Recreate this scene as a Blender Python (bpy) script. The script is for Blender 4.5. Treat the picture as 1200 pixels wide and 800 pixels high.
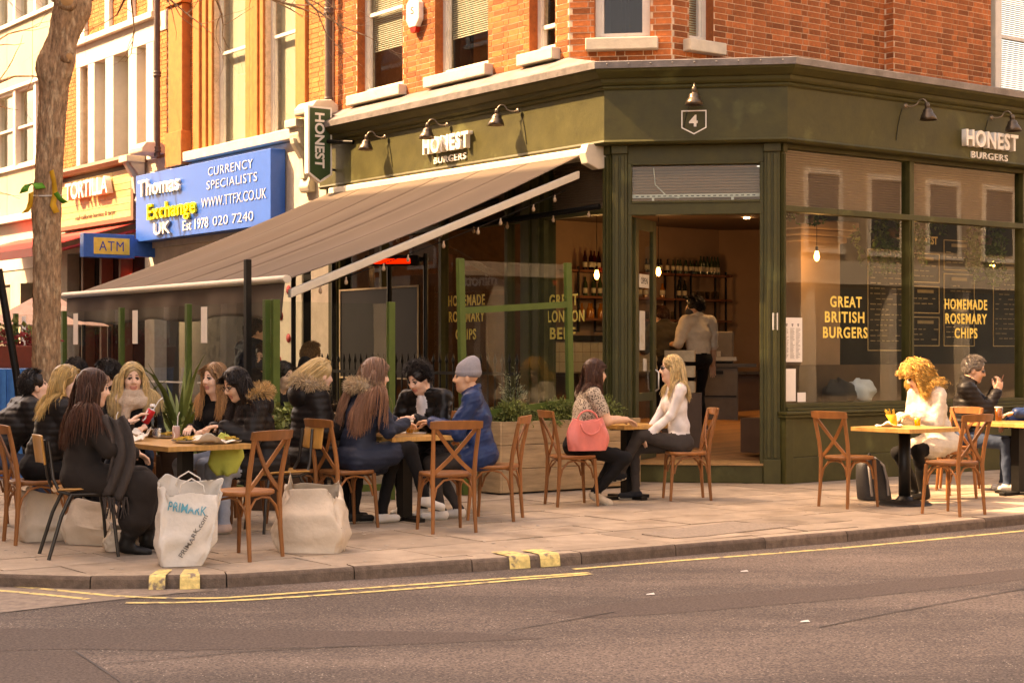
import bpy, bmesh, math, random
import numpy as np
from mathutils import Vector, Matrix

for o in list(bpy.data.objects): bpy.data.objects.remove(o)
sc = bpy.context.scene
COL = sc.collection
random.seed(11)
RAD = math.radians

# ------------------------------------------------------------------ camera
cam_d = bpy.data.cameras.new("camera"); cam = bpy.data.objects.new("camera", cam_d); COL.objects.link(cam)
cam.location = (0, 0, 1.5); cam.rotation_euler = (RAD(90), 0, 0)
cam_d.sensor_fit = 'HORIZONTAL'; cam_d.sensor_width = 36; cam_d.lens = 57.93
cam_d.shift_y = 0.0125; cam_d.clip_start = 0.1; cam_d.clip_end = 500
sc.camera = cam
# ------------------------------------------------------------------ sky, sun, exposure
SUN_AZ = RAD(176.5); SUN_EL = RAD(45)          # direction towards the sun, counter-clockwise from +X
S = Vector((math.cos(SUN_AZ)*math.cos(SUN_EL), math.sin(SUN_AZ)*math.cos(SUN_EL), math.sin(SUN_EL)))
w = bpy.data.worlds.new("World"); sc.world = w; w.use_nodes = True
nt = w.node_tree; nt.nodes.clear()
sky = nt.nodes.new('ShaderNodeTexSky'); sky.sky_type = 'NISHITA'; sky.sun_disc = False
sky.sun_elevation = SUN_EL; sky.sun_rotation = math.atan2(S.x, S.y) % (2*math.pi)
sky.dust_density = 3.5; sky.air_density = 0.7; sky.ozone_density = 0.5
bg = nt.nodes.new('ShaderNodeBackground'); bg.inputs['Strength'].default_value = 0.15
wo = nt.nodes.new('ShaderNodeOutputWorld')
nt.links.new(sky.outputs[0], bg.inputs[0]); nt.links.new(bg.outputs[0], wo.inputs[0])
sun_d = bpy.data.lights.new("sun", 'SUN'); sun_d.energy = 2.1; sun_d.angle = RAD(0.5); sun_d.color = (1, 0.9, 0.76)
sun = bpy.data.objects.new("sun", sun_d); COL.objects.link(sun); sun.location = (-30, 0, 40)
sun.rotation_euler = S.to_track_quat('Z', 'Y').to_euler()
vs = sc.view_settings
vs.view_transform = 'Standard'; vs.look = 'None'; vs.gamma = 1.0; vs.use_curve_mapping = False
vs.exposure = 2.9
vs.use_white_balance = True; vs.white_balance_temperature = 13200; vs.white_balance_tint = 24
sc.cycles.transparent_max_bounces = 24; sc.cycles.max_bounces = 8
sc.cycles.caustics_reflective = False; sc.cycles.caustics_refractive = False
sc.cycles.sample_clamp_indirect = 6

# ------------------------------------------------------------------ street geometry: two facades at right angles with a 45 degree corner
F_PX = 1931.0
aC = RAD(8.2); aL = RAD(53.2)
V2 = lambda x, y: np.array([x, y], float)
cC = V2(math.cos(aC), -math.sin(aC)); nC = V2(-math.sin(aC), -math.cos(aC))
dL = V2(-math.cos(aL), math.sin(aL)); nL = V2(-math.sin(aL), -math.cos(aL))
dR = V2(math.sin(aL), math.cos(aL)); nR = V2(math.cos(aL), -math.sin(aL))
A = V2(1.188, 19.440); B = V2(3.116, 19.162)
def frame(o, d, n):
    o = np.array(o, float)
    def F(u, m, z):
        p = o + d*u + n*m
        return (p[0], p[1], z)
    return F
PL, PR, PC = frame(A, dL, nL), frame(B, dR, nR), frame(A, cC, nC)
I3 = lambda x, y, z: (x, y, z)
def loc_frame(x, y, z, rot):
    c, s = math.cos(rot), math.sin(rot)
    return lambda a, b, d: (x + c*a - s*b, y + s*a + c*b, z + d)

# ------------------------------------------------------------------ materials
MATS = {}
def _new(name):
    m = bpy.data.materials.new(name); m.use_nodes = True; n = m.node_tree; n.nodes.clear()
    out = n.nodes.new('ShaderNodeOutputMaterial'); return m, n, out
def mat(name, col, rough=0.6, metal=0.0, var=0.12, scale=9.0, bump=0.0, bscale=60.0, col2=None, thr=None, emit=None, estr=0, spec=0.28, coat=0, tone=0.0, stretch=(1, 1, 1), attr=None, sheen=0):
    """procedural principled material: two noise octaves of colour variation, optional second colour in worn patches, optional bump"""
    if name in MATS: return MATS[name]
    m, n, out = _new(name); L = n.links
    p = n.nodes.new('ShaderNodeBsdfPrincipled'); L.new(p.outputs[0], out.inputs[0])
    p.inputs['Roughness'].default_value = rough; p.inputs['Metallic'].default_value = metal
    p.inputs['Specular IOR Level'].default_value = spec; p.inputs['Coat Weight'].default_value = coat
    if sheen: p.inputs['Sheen Weight'].default_value = sheen
    tc = n.nodes.new('ShaderNodeTexCoord'); mp = n.nodes.new('ShaderNodeMapping'); mp.inputs['Scale'].default_value = stretch
    L.new(tc.outputs['Object'], mp.inputs[0])
    base = n.nodes.new('ShaderNodeRGB'); base.outputs[0].default_value = (*col, 1)
    cur = base.outputs[0]
    if attr:
        at = n.nodes.new('ShaderNodeAttribute'); at.attribute_name = attr
        mx = n.nodes.new('ShaderNodeMix'); mx.data_type = 'RGBA'; mx.blend_type = 'MULTIPLY'; mx.inputs[0].default_value = 1
        L.new(cur, mx.inputs[6]); L.new(at.outputs['Color'], mx.inputs[7]); cur = mx.outputs[2]
    if col2 is not None:
        nz = n.nodes.new('ShaderNodeTexNoise'); nz.inputs['Scale'].default_value = scale*0.6; nz.inputs['Detail'].default_value = 6
        L.new(mp.outputs[0], nz.inputs['Vector'])
        rp = n.nodes.new('ShaderNodeValToRGB'); t = 0.55 if thr is None else thr
        rp.color_ramp.elements[0].position = t; rp.color_ramp.elements[1].position = min(1, t+0.09)
        L.new(nz.outputs[0], rp.inputs[0])
        mx = n.nodes.new('ShaderNodeMix'); mx.data_type = 'RGBA'
        L.new(rp.outputs[0], mx.inputs[0]); L.new(cur, mx.inputs[6]); mx.inputs[7].default_value = (*col2, 1); cur = mx.outputs[2]
    if var:
        nz = n.nodes.new('ShaderNodeTexNoise'); nz.inputs['Scale'].default_value = scale; nz.inputs['Detail'].default_value = 8; nz.inputs['Roughness'].default_value = 0.65
        L.new(mp.outputs[0], nz.inputs['Vector'])
        mr = n.nodes.new('ShaderNodeMapRange'); mr.inputs[1].default_value = 0.25; mr.inputs[2].default_value = 0.75
        mr.inputs[3].default_value = 1-var*1.5; mr.inputs[4].default_value = 1+var*1.5
        L.new(nz.outputs[0], mr.inputs[0])
        mx = n.nodes.new('ShaderNodeMix'); mx.data_type = 'RGBA'; mx.blend_type = 'MULTIPLY'; mx.inputs[0].default_value = 1
        L.new(cur, mx.inputs[6]); L.new(mr.outputs[0], mx.inputs[7]); cur = mx.outputs[2]
        rr = n.nodes.new('ShaderNodeMapRange'); rr.inputs[3].default_value = max(0.02, rough-0.1); rr.inputs[4].default_value = min(1, rough+0.1)
        L.new(nz.outputs[0], rr.inputs[0]); L.new(rr.outputs[0], p.inputs['Roughness'])
    if tone:   # piece-by-piece variation: object random for single pieces, 'tone' attribute for joined ones
        oi = n.nodes.new('ShaderNodeObjectInfo'); at = n.nodes.new('ShaderNodeAttribute'); at.attribute_name = 'tone'
        ad = n.nodes.new('ShaderNodeMath'); ad.operation = 'ADD'; L.new(oi.outputs['Random'], ad.inputs[0]); L.new(at.outputs['Fac'], ad.inputs[1])
        fr = n.nodes.new('ShaderNodeMath'); fr.operation = 'FRACT'; L.new(ad.outputs[0], fr.inputs[0])
        mr = n.nodes.new('ShaderNodeMapRange'); mr.inputs[3].default_value = 1-tone; mr.inputs[4].default_value = 1+tone*0.7; L.new(fr.outputs[0], mr.inputs[0])
        mx = n.nodes.new('ShaderNodeMix'); mx.data_type = 'RGBA'; mx.blend_type = 'MULTIPLY'; mx.inputs[0].default_value = 1
        L.new(cur, mx.inputs[6]); L.new(mr.outputs[0], mx.inputs[7]); cur = mx.outputs[2]
    L.new(cur, p.inputs['Base Color'])
    if bump:
        nz = n.nodes.new('ShaderNodeTexNoise'); nz.inputs['Scale'].default_value = bscale; nz.inputs['Detail'].default_value = 5
        L.new(mp.outputs[0], nz.inputs['Vector'])
        bp = n.nodes.new('ShaderNodeBump'); bp.inputs['Strength'].default_value = bump; bp.inputs['Distance'].default_value = 0.01
        L.new(nz.outputs[0], bp.inputs['Height']); L.new(bp.outputs[0], p.inputs['Normal'])
    if emit: p.inputs['Emission Color'].default_value = (*emit, 1); p.inputs['Emission Strength'].default_value = estr
    MATS[name] = m; return m
def glassmat(name, tint=(0.9, 0.93, 0.9), rough=0.0, ior=1.45, gain=1.0):
    if name in MATS: return MATS[name]
    m, n, out = _new(name); L = n.links
    t = n.nodes.new('ShaderNodeBsdfTransparent'); t.inputs[0].default_value = (*tint, 1)
    g = n.nodes.new('ShaderNodeBsdfGlossy'); g.inputs['Roughness'].default_value = rough
    tc = n.nodes.new('ShaderNodeTexCoord'); nz = n.nodes.new('ShaderNodeTexNoise'); nz.inputs['Scale'].default_value = 0.9; nz.inputs['Detail'].default_value = 1
    L.new(tc.outputs['Object'], nz.inputs['Vector'])
    bp = n.nodes.new('ShaderNodeBump'); bp.inputs['Strength'].default_value = 0.05; bp.inputs['Distance'].default_value = 0.02
    L.new(nz.outputs[0], bp.inputs['Height']); L.new(bp.outputs[0], g.inputs['Normal'])
    fr = n.nodes.new('ShaderNodeFresnel'); fr.inputs[0].default_value = ior
    ml = n.nodes.new('ShaderNodeMath'); ml.operation = 'MULTIPLY'; ml.inputs[1].default_value = gain; ml.use_clamp = True
    L.new(fr.outputs[0], ml.inputs[0])
    ge_ = n.nodes.new('ShaderNodeNewGeometry'); iv = n.nodes.new('ShaderNodeMath'); iv.operation = 'SUBTRACT'; iv.inputs[0].default_value = 1; L.new(ge_.outputs['Backfacing'], iv.inputs[1])
    m2 = n.nodes.new('ShaderNodeMath'); m2.operation = 'MULTIPLY'; L.new(ml.outputs[0], m2.inputs[0]); L.new(iv.outputs[0], m2.inputs[1])
    mx = n.nodes.new('ShaderNodeMixShader'); L.new(m2.outputs[0], mx.inputs[0]); L.new(t.outputs[0], mx.inputs[1]); L.new(g.outputs[0], mx.inputs[2])
    L.new(mx.outputs[0], out.inputs[0]); MATS[name] = m; return m
def emitmat(name, col, strength):
    if name in MATS: return MATS[name]
    m, n, out = _new(name); e = n.nodes.new('ShaderNodeEmission'); e.inputs[0].default_value = (*col, 1); e.inputs[1].default_value = strength
    n.links.new(e.outputs[0], out.inputs[0]); MATS[name] = m; return m

# ------------------------------------------------------------------ mesh building
class G:
    def __init__(s): s.v = []; s.f = []; s.m = []; s.sm = []; s.tone = []
    def add(s, vs_, fs, mi=0, smooth=False, tone=0.0):
        b = len(s.v); s.v.extend(vs_); s.f.extend([tuple(b+i for i in q) for q in fs])
        k = len(fs); s.m += [mi]*k; s.sm += [smooth]*k; s.tone += [tone]*k
    def box(s, F, a0, a1, b0, b1, c0, c1, mi=0, tone=0.0, open_back=False):
        q = [F(a, b, c) for c in (c0, c1) for b in (b0, b1) for a in (a0, a1)]
        fs = [(0, 2, 3, 1), (4, 5, 7, 6), (0, 1, 5, 4), (2, 6, 7, 3), (0, 4, 6, 2), (1, 3, 7, 5)]
        if open_back: fs.pop(2)
        s.add(q, fs, mi, False, tone)
    def prism(s, F, pts, b0, b1, mi=0):
        """polygon pts (a, c) in the frame's vertical plane, extruded from b0 to b1 along the frame normal"""
        n = len(pts); q = [F(a, b0, c) for a, c in pts] + [F(a, b1, c) for a, c in pts]
        s.add(q, [tuple(range(n))[::-1], tuple(range(n, 2*n))] + [(i, (i+1) % n, n+(i+1) % n, n+i) for i in range(n)], mi)
    def slab(s, pts, z0, z1, mi=0):
        n = len(pts); q = [(x, y, z0) for x, y in pts] + [(x, y, z1) for x, y in pts]
        s.add(q, [tuple(range(n))[::-1], tuple(range(n, 2*n))] + [(i, (i+1) % n, n+(i+1) % n, n+i) for i in range(n)], mi)
    def tube(s, pts, r, seg=8, mi=0, cap=True, squash=None):
        pts = [Vector(p) for p in pts]; n = len(pts); rs = [r]*n if not hasattr(r, '__len__') else r
        q = []; fs = []; ref = None
        for i, p in enumerate(pts):
            t = (pts[min(i+1, n-1)] - pts[max(i-1, 0)])
            t = t.normalized() if t.length > 1e-9 else Vector((0, 0, 1))
            if ref is None:
                ref = Vector((0, 0, 1)) if abs(t.z) < 0.9 else Vector((1, 0, 0))
            e1 = (ref - t*ref.dot(t)); e1 = e1.normalized() if e1.length > 1e-6 else t.orthogonal().normalized()
            ref = e1; e2 = t.cross(e1); sq = squash or (1, 1)
            for k in range(seg):
                a = 2*math.pi*k/seg; q.append(tuple(p + e1*math.cos(a)*rs[i]*sq[0] + e2*math.sin(a)*rs[i]*sq[1]))
        for i in range(n-1):
            for k in range(seg):
                fs.append((i*seg+k, i*seg+(k+1) % seg, (i+1)*seg+(k+1) % seg, (i+1)*seg+k))
        s.add(q, fs, mi, seg > 5)
        if cap:
            s.add(q[:seg], [tuple(range(seg))[::-1]], mi); s.add(q[-seg:], [tuple(range(seg))], mi)
    def lathe(s, prof, seg=16, F=I3, mi=0, cx=0, cy=0, cz=0, smooth=True):
        q = []; fs = []; n = len(prof)
        for r, z in prof:
            for k in range(seg):
                a = 2*math.pi*k/seg; q.append(F(cx + r*math.cos(a), cy + r*math.sin(a), cz+z))
        for i in range(n-1):
            for k in range(seg): fs.append((i*seg+k, i*seg+(k+1) % seg, (i+1)*seg+(k+1) % seg, (i+1)*seg+k))
        if prof[0][0] > 1e-6: fs.append(tuple(range(seg))[::-1])
        if prof[-1][0] > 1e-6: fs.append(tuple((n-1)*seg+k for k in range(seg)))
        s.add(q, fs, mi, smooth)
    def sheet(s, rows, mi=0, smooth=True, thick=None):
        n = len(rows); m = len(rows[0]); q = [tuple(p) for r in rows for p in r]
        s.add(q, [(i*m+j, i*m+j+1, (i+1)*m+j+1, (i+1)*m+j) for i in range(n-1) for j in range(m-1)], mi, smooth)
def worldloc(o):
    p = Vector((0, 0, 0))
    while o is not None: p += Vector(o.location); o = o.parent
    return p
def mk(name, g, mats, parent=None, label=None, bevel=0, local=False, recalc=True, subsurf=0, solid=0):
    """link the builder's mesh as one object; vertices are world coordinates unless local"""
    me = bpy.data.meshes.new(name)
    off = worldloc(parent) if (parent is not None and not local) else Vector((0, 0, 0))
    v = np.array(g.v, float)
    if len(v): v = v - np.array(off)
    me.from_pydata(v.tolist(), [], g.f)
    mats = mats if isinstance(mats, (list, tuple)) else [mats]
    for m in mats: me.materials.append(m)
    me.polygons.foreach_set('material_index', g.m); me.polygons.foreach_set('use_smooth', g.sm)
    if any(g.tone):
        at = me.attributes.new('tone', 'FLOAT', 'FACE'); at.data.foreach_set('value', g.tone)
    if recalc and len(g.f) < 60000:
        bm = bmesh.new(); bm.from_mesh(me); bmesh.ops.recalc_face_normals(bm, faces=bm.faces); bm.to_mesh(me); bm.free()
    me.update()
    o = bpy.data.objects.new(name, me); COL.objects.link(o)
    if parent is not None: o.parent = parent
    if label: o['label'] = label
    if solid:
        md = o.modifiers.new('solid', 'SOLIDIFY'); md.thickness = solid; md.offset = 0
    if bevel:
        md = o.modifiers.new('bevel', 'BEVEL'); md.width = bevel; md.segments = 2; md.limit_method = 'ANGLE'; md.angle_limit = RAD(40)
    if subsurf:
        md = o.modifiers.new('sub', 'SUBSURF'); md.levels = subsurf; md.render_levels = subsurf
    return o
def thing(name, label, cat, loc=(0, 0, 0), rotz=0.0, group=None):
    o = bpy.data.objects.new(name, None); COL.objects.link(o); o.location = loc; o.rotation_euler = (0, 0, rotz)
    o.empty_display_size = 0.2; return tag(o, label, cat, group)
def tag(o, label=None, cat=None, group=None, kind=None):
    if label: o['label'] = label
    if cat: o['category'] = cat
    if group: o['group'] = group
    if kind: o['kind'] = kind
    return o
def dup(root, loc, rotz, label, group=None, scale=None):
    r = root.copy(); COL.objects.link(r); r.location = loc; r.rotation_euler = (0, 0, rotz); r['label'] = label
    if group: r['group'] = group
    if scale: r.scale = scale
    for ch in list(root.children):
        c = ch.copy(); COL.objects.link(c); c.parent = r
        for g_ in ch.children:
            d = g_.copy(); COL.objects.link(d); d.parent = c
    return r
def centre(o):   # move a parentless mesh's origin to the base of its bounding box
    v = np.array([x.co for x in o.data.vertices]); c = np.array([(v[:, 0].min()+v[:, 0].max())/2, (v[:, 1].min()+v[:, 1].max())/2, v[:, 2].min()])
    o.data.transform(Matrix.Translation(-Vector(c))); o.location = c; return o
def text(name, body, size, o, xd, up, m, parent=None, extrude=0.01, bold=0.0, sx=1.0, align='CENTER', spacing=1.0, label=None, w=None, h=None):
    """lettering as real extruded geometry; o origin (baseline), xd reading direction, up vector"""
    cu = bpy.data.curves.new(name, 'FONT'); cu.body = body; cu.size = size; cu.extrude = extrude; cu.offset = bold
    cu.align_x = align; cu.space_character = spacing; cu.resolution_u = 4
    t = bpy.data.objects.new(name, cu); COL.objects.link(t)
    dg = bpy.context.evaluated_depsgraph_get(); me = bpy.data.meshes.new_from_object(t.evaluated_get(dg)); bpy.data.objects.remove(t)
    if w or h:   # fit to a measured width and height, baseline at zero
        q = np.array([x.co for x in me.vertices]); bx = q[:, 0].max()-q[:, 0].min(); by = q[:, 1].max()-max(q[:, 1].min(), 0 if h is None else -9)
        kx = (w/bx) if w else (h/by); ky = (h/by) if h else kx
        me.transform(Matrix.Diagonal((kx, ky, 1, 1)))
    xd = Vector(xd).normalized(); up = Vector(up).normalized(); nz_ = xd.cross(up)
    M_ = Matrix(((xd.x*sx, up.x, nz_.x, o[0]), (xd.y*sx, up.y, nz_.y, o[1]), (xd.z*sx, up.z, nz_.z, o[2]), (0, 0, 0, 1)))
    me.transform(M_); off = worldloc(parent) if parent is not None else Vector((0, 0, 0)); me.transform(Matrix.Translation(-off))
    me.materials.clear(); me.materials.append(m); me.name = name
    ob = bpy.data.objects.new(name, me); COL.objects.link(ob)
    if parent is not None: ob.parent = parent
    if label: ob['label'] = label
    return ob
def v3(p, z=0.0): return (float(p[0]), float(p[1]), z)
def sweep(g, prof, path, nrm, mi=0, cap=True):
    """closed profile (n, z) swept along the plan polyline path; nrm = outward normals of its segments; mitred corners"""
    k = len(prof); rows = []
    for i, p in enumerate(path):
        if i == 0: mv = nrm[0]
        elif i == len(path)-1: mv = nrm[-1]
        else:
            s_ = nrm[i-1]+nrm[i]; s_ = s_/np.linalg.norm(s_); mv = s_/(s_ @ nrm[i])
        rows.append([(p[0]+mv[0]*n_, p[1]+mv[1]*n_, z) for n_, z in prof])
    q = [x for r in rows for x in r]
    fs = [(i*k+j, i*k+(j+1) % k, (i+1)*k+(j+1) % k, (i+1)*k+j) for i in range(len(path)-1) for j in range(k)]
    if cap: fs += [tuple(range(k))[::-1], tuple((len(path)-1)*k+j for j in range(k))]
    g.add(q, fs, mi)
def wall_cells(g, F, u0, u1, z0, z1, n0, n1, openings, mi=0):
    us = sorted({u0, u1, *[x for o in openings for x in o[:2] if u0 < x < u1]}); zs = sorted({z0, z1, *[x for o in openings for x in o[2:4] if z0 < x < z1]})
    for a0, a1 in zip(us, us[1:]):
        run = None
        for c0, c1 in zip(zs, zs[1:]):
            am, cm = (a0+a1)/2, (c0+c1)/2
            if any(o[0] < am < o[1] and o[2] < cm < o[3] for o in openings):
                if run: g.box(F, a0, a1, n0, n1, *run, mi=mi); run = None
            else: run = (run[0] if run else c0, c1)
        if run: g.box(F, a0, a1, n0, n1, *run, mi=mi)
# ------------------------------------------------------------------ shared materials
M_green = mat('shop_green_paint', (0.058, 0.053, 0.017), 0.5, spec=0.22, var=0.2, scale=4, bump=0.12, bscale=30, col2=(0.085, 0.085, 0.03), thr=0.6)
M_green2 = mat('screen_green_paint', (0.065, 0.105, 0.022), 0.45, var=0.12, scale=6, bump=0.1)
M_cream = mat('cream_stone_paint', (0.52, 0.46, 0.37), 0.7, var=0.12, scale=5, bump=0.25, bscale=40, col2=(0.5, 0.44, 0.34), thr=0.6)
M_white = mat('white_gloss_paint', (0.62, 0.59, 0.53), 0.45, var=0.08, scale=7, bump=0.1, col2=(0.52, 0.48, 0.4), thr=0.66)
M_lead = mat('lead_sheet', (0.20, 0.18, 0.17), 0.5, 0.25, var=0.3, scale=5, bump=0.4, bscale=14)
M_blackmetal = mat('black_metal', (0.010, 0.009, 0.008), 0.45, 0.4, var=0.2, scale=14, bump=0.1)
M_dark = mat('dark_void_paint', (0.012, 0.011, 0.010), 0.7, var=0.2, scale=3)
M_mortar = mat('mortar', (0.62, 0.46, 0.33), 0.95, var=0.2, scale=12, bump=0.5, bscale=90)
M_brick = mat('red_brick', (0.37, 0.105, 0.036), 0.9, var=0.26, scale=14, bump=0.6, bscale=70, tone=0.46)
M_brick_o = mat('orange_brick', (0.43, 0.165, 0.06), 0.9, var=0.16, scale=12, bump=0.6, bscale=60, tone=0.25)
M_glass = glassmat('window_glass', gain=1.0)
M_glass_c = glassmat('clear_screen_glass', (0.93, 0.95, 0.93), gain=0.9)
M_wood = mat('varnished_chair_wood', (0.27, 0.10, 0.033), 0.45, var=0.22, scale=9, bump=0.12, bscale=40, stretch=(1, 1, 0.2), coat=0.1, tone=0.3)
M_tablewood = mat('table_top_wood', (0.48, 0.255, 0.085), 0.42, var=0.2, scale=7, bump=0.15, bscale=50, stretch=(6, 0.7, 1), coat=0.15, tone=0.15)
M_bulb = emitmat('warm_filament', (1.0, 0.5, 0.16), 7)
M_goldleaf = mat('yellow_window_lettering', (0.92, 0.66, 0.16), 0.5, var=0.1, scale=30)
M_letter = mat('cream_sign_lettering', (0.80, 0.76, 0.68), 0.5, var=0.08, scale=12)

# ------------------------------------------------------------------ road: asphalt with patches, seams and stones
def asphalt():
    m, n, out = _new('asphalt'); L = n.links
    p = n.nodes.new('ShaderNodeBsdfPrincipled'); p.inputs['Roughness'].default_value = 0.88; L.new(p.outputs[0], out.inputs[0])
    tc = n.nodes.new('ShaderNodeTexCoord')
    def noise(sc_, det, rough=0.6, off=(0, 0, 0), st=(1, 1, 1)):
        mp = n.nodes.new('ShaderNodeMapping'); mp.inputs['Location'].default_value = off; mp.inputs['Scale'].default_value = st; L.new(tc.outputs['Object'], mp.inputs[0])
        z = n.nodes.new('ShaderNodeTexNoise'); z.inputs['Scale'].default_value = sc_; z.inputs['Detail'].default_value = det; z.inputs['Roughness'].default_value = rough
        L.new(mp.outputs[0], z.inputs['Vector']); return z.outputs[0]
    def ramp(x, a, b, ca, cb):
        r = n.nodes.new('ShaderNodeValToRGB'); r.color_ramp.elements[0].position = a; r.color_ramp.elements[1].position = b
        r.color_ramp.elements[0].color = (*ca, 1); r.color_ramp.elements[1].color = (*cb, 1); L.new(x, r.inputs[0]); return r.outputs[0]
    def mix(f, a, b, mode='MIX', fv=None):
        x = n.nodes.new('ShaderNodeMix'); x.data_type = 'RGBA'; x.blend_type = mode
        if f is None: x.inputs[0].default_value = fv
        else: L.new(f, x.inputs[0])
        L.new(a, x.inputs[6]); L.new(b, x.inputs[7]); return x.outputs[2]
    base = ramp(noise(0.45, 4, off=(3, 1, 0)), 0.35, 0.65, (0.105, 0.077, 0.061), (0.150, 0.112, 0.090))
    worn = ramp(noise(1.1, 5, st=(0.25, 1.0, 1)), 0.42, 0.6, (0.68, 0.67, 0.66), (1.12, 1.11, 1.1))
    c = mix(None, base, worn, 'MULTIPLY', 1.0)
    grit = ramp(noise(62, 2, 0.75), 0.36, 0.66, (0.42, 0.41, 0.40), (1.72, 1.69, 1.64))
    c = mix(None, c, grit, 'MULTIPLY', 1.0)
    vo = n.nodes.new('ShaderNodeTexVoronoi'); vo.inputs['Scale'].default_value = 42; L.new(tc.outputs['Object'], vo.inputs['Vector'])
    st = ramp(vo.outputs['Distance'], 0.14, 0.22, (1, 1, 1), (0, 0, 0))
    vc = n.nodes.new('ShaderNodeTexNoise'); vc.inputs['Scale'].default_value = 9; L.new(tc.outputs['Object'], vc.inputs['Vector'])
    sm = n.nodes.new('ShaderNodeMath'); sm.operation = 'MULTIPLY'; L.new(st, sm.inputs[0]); L.new(ramp(vc.outputs[0], 0.5, 0.6, (0, 0, 0), (1, 1, 1)), sm.inputs[1])
    stone = n.nodes.new('ShaderNodeRGB'); stone.outputs[0].default_value = (0.46, 0.38, 0.30, 1)
    c = mix(sm.outputs[0], c, stone.outputs[0])
    L.new(c, p.inputs['Base Color'])
    bp = n.nodes.new('ShaderNodeBump'); bp.inputs['Strength'].default_value = 0.7; bp.inputs['Distance'].default_value = 0.01
    L.new(noise(75, 3, 0.7), bp.inputs['Height']); L.new(bp.outputs[0], p.inputs['Normal'])
    return m
M_asph = asphalt()
ZR = -0.085
g = G(); g.add([(-150, -60, ZR), (150, -60, ZR), (150, 160, ZR), (-150, 160, ZR)], [(0, 1, 2, 3)])
road = tag(mk('road', g, M_asph), kind='structure')
def gp(px, py, z):   # photograph measurement to a point on a level plane
    Y = F_PX*(1.5-z)/(py-415.0); return V2((px-600)/F_PX*Y, Y)
# kerb line in plan (front arris of the kerb), continued beyond the photograph on both sides
KPX = [(0, 672.5), (60, 674.5), (112, 675.5), (175, 676), (235, 675), (300, 671.5), (350, 668.5), (400, 665.5), (500, 659), (600, 653), (700, 646.5), (800, 637.5), (940, 627), (1000, 622), (1100, 612.5), (1200, 603.5)]
K = [gp(x, y, 0.0) for x, y in KPX]
K = [K[0]+dL*22+V2(-3.0, 0), K[0]+dL*7+V2(-3.0, 0), K[0]+V2(-2.9, 2.4), K[0]+V2(-1.7, 0.75), K[0]+V2(-0.7, 0.15)] + K + [K[-1]+dR*9, K[-1]+dR*30]
# resample kerb into stones of about 0.9 m
def resample(P, step):
    out = [P[0]]; acc = 0.0
    for a, b in zip(P, P[1:]):
        d = np.linalg.norm(b-a); t = step-acc
        while t <= d: out.append(a+(b-a)*t/d); t += step
        acc = (acc+d) % step
    return out + [P[-1]]
def smooth(P, it=2):
    for _ in range(it):
        Q = [P[0]]
        for a, b in zip(P, P[1:]): Q += [a*0.75+b*0.25, a*0.25+b*0.75]
        P = Q + [P[-1]]
    return P
KS = smooth(K, 2)
def kerb_normal(P, i):
    t = P[min(i+1, len(P)-1)]-P[max(i-1, 0)]; t = t/np.linalg.norm(t); return V2(t[1], -t[0])   # towards the road
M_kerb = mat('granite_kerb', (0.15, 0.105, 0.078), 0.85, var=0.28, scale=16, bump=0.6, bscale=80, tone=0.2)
M_kerbtop = mat('pale_kerb_top', (0.38, 0.29, 0.21), 0.85, var=0.22, scale=14, bump=0.4, bscale=80, tone=0.12)  # upper face coloured paler than the sides
M_yellow = mat('yellow_road_paint', (0.74, 0.56, 0.22), 0.7, var=0.25, scale=22, bump=0.3, bscale=80, col2=(0.24, 0.18, 0.13), thr=0.545)
kerb = tag(bpy.data.objects.new('kerb', None), kind='structure'); COL.objects.link(kerb)
KR = resample(KS, 0.92)
KW = 0.16
for i in range(len(KR)-1):
    a, b = KR[i], KR[i+1]
    if np.linalg.norm(b-a) < 0.05: continue
    na, nb = kerb_normal(KR, i), kerb_normal(KR, i+1); t = (b-a)/np.linalg.norm(b-a)*0.005
    j = random.uniform(-0.004, 0.004); ge = G()
    r = 0.018   # worn rounded arris
    def ring(p, n_): return [v3(p-n_*KW, ZR-0.05), v3(p-n_*KW, 0.004+j), v3(p-n_*r, 0.004+j), v3(p-n_*0.005, -r*0.35+j), v3(p+n_*0.004, -r*1.3), v3(p+n_*0.012, ZR-0.05)]
    q = ring(a+t, na)+ring(b-t, nb)
    ge.add(q, [(0, 1, 7, 6), (1, 2, 8, 7), (2, 3, 9, 8), (3, 4, 10, 9), (4, 5, 11, 10), (0, 5, 4, 3, 2, 1), (6, 7, 8, 9, 10, 11)])
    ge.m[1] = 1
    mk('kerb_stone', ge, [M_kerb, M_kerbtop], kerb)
# ------------------------------------------------------------------ pavement: sub-base sheet and separate slabs with recessed joints
inner = [KS[i]-kerb_normal(KS, i)*(KW+0.006) for i in range(len(KS))]
M_joint = mat('pavement_joint_sand', (0.10, 0.085, 0.07), 0.95, var=0.2, scale=20)
far = [inner[-1]+dL*10, A+dR*34+dL*2, A+dL*45-nL*1, inner[0]+dL*26]
g = G(); g.slab([tuple(p) for p in inner+[inner[-1]-nR*12, inner[0]-nL*14+dL*8, inner[0]+dL*8]], ZR-0.06, -0.012)
pave = tag(mk('pavement', g, M_joint), kind='structure')
M_slab = mat('york_paving_slab', (0.36, 0.275, 0.20), 0.85, var=0.2, scale=3.0, bump=0.35, bscale=60, col2=(0.27, 0.20, 0.14), thr=0.56, tone=0.2)
M_cover = mat('tarmac_infill', (0.30, 0.235, 0.18), 0.9, var=0.2, scale=30, bump=0.5, bscale=120)
M_chew = mat('chewing_gum_spots', (0.38, 0.33, 0.27), 0.8)
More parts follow.
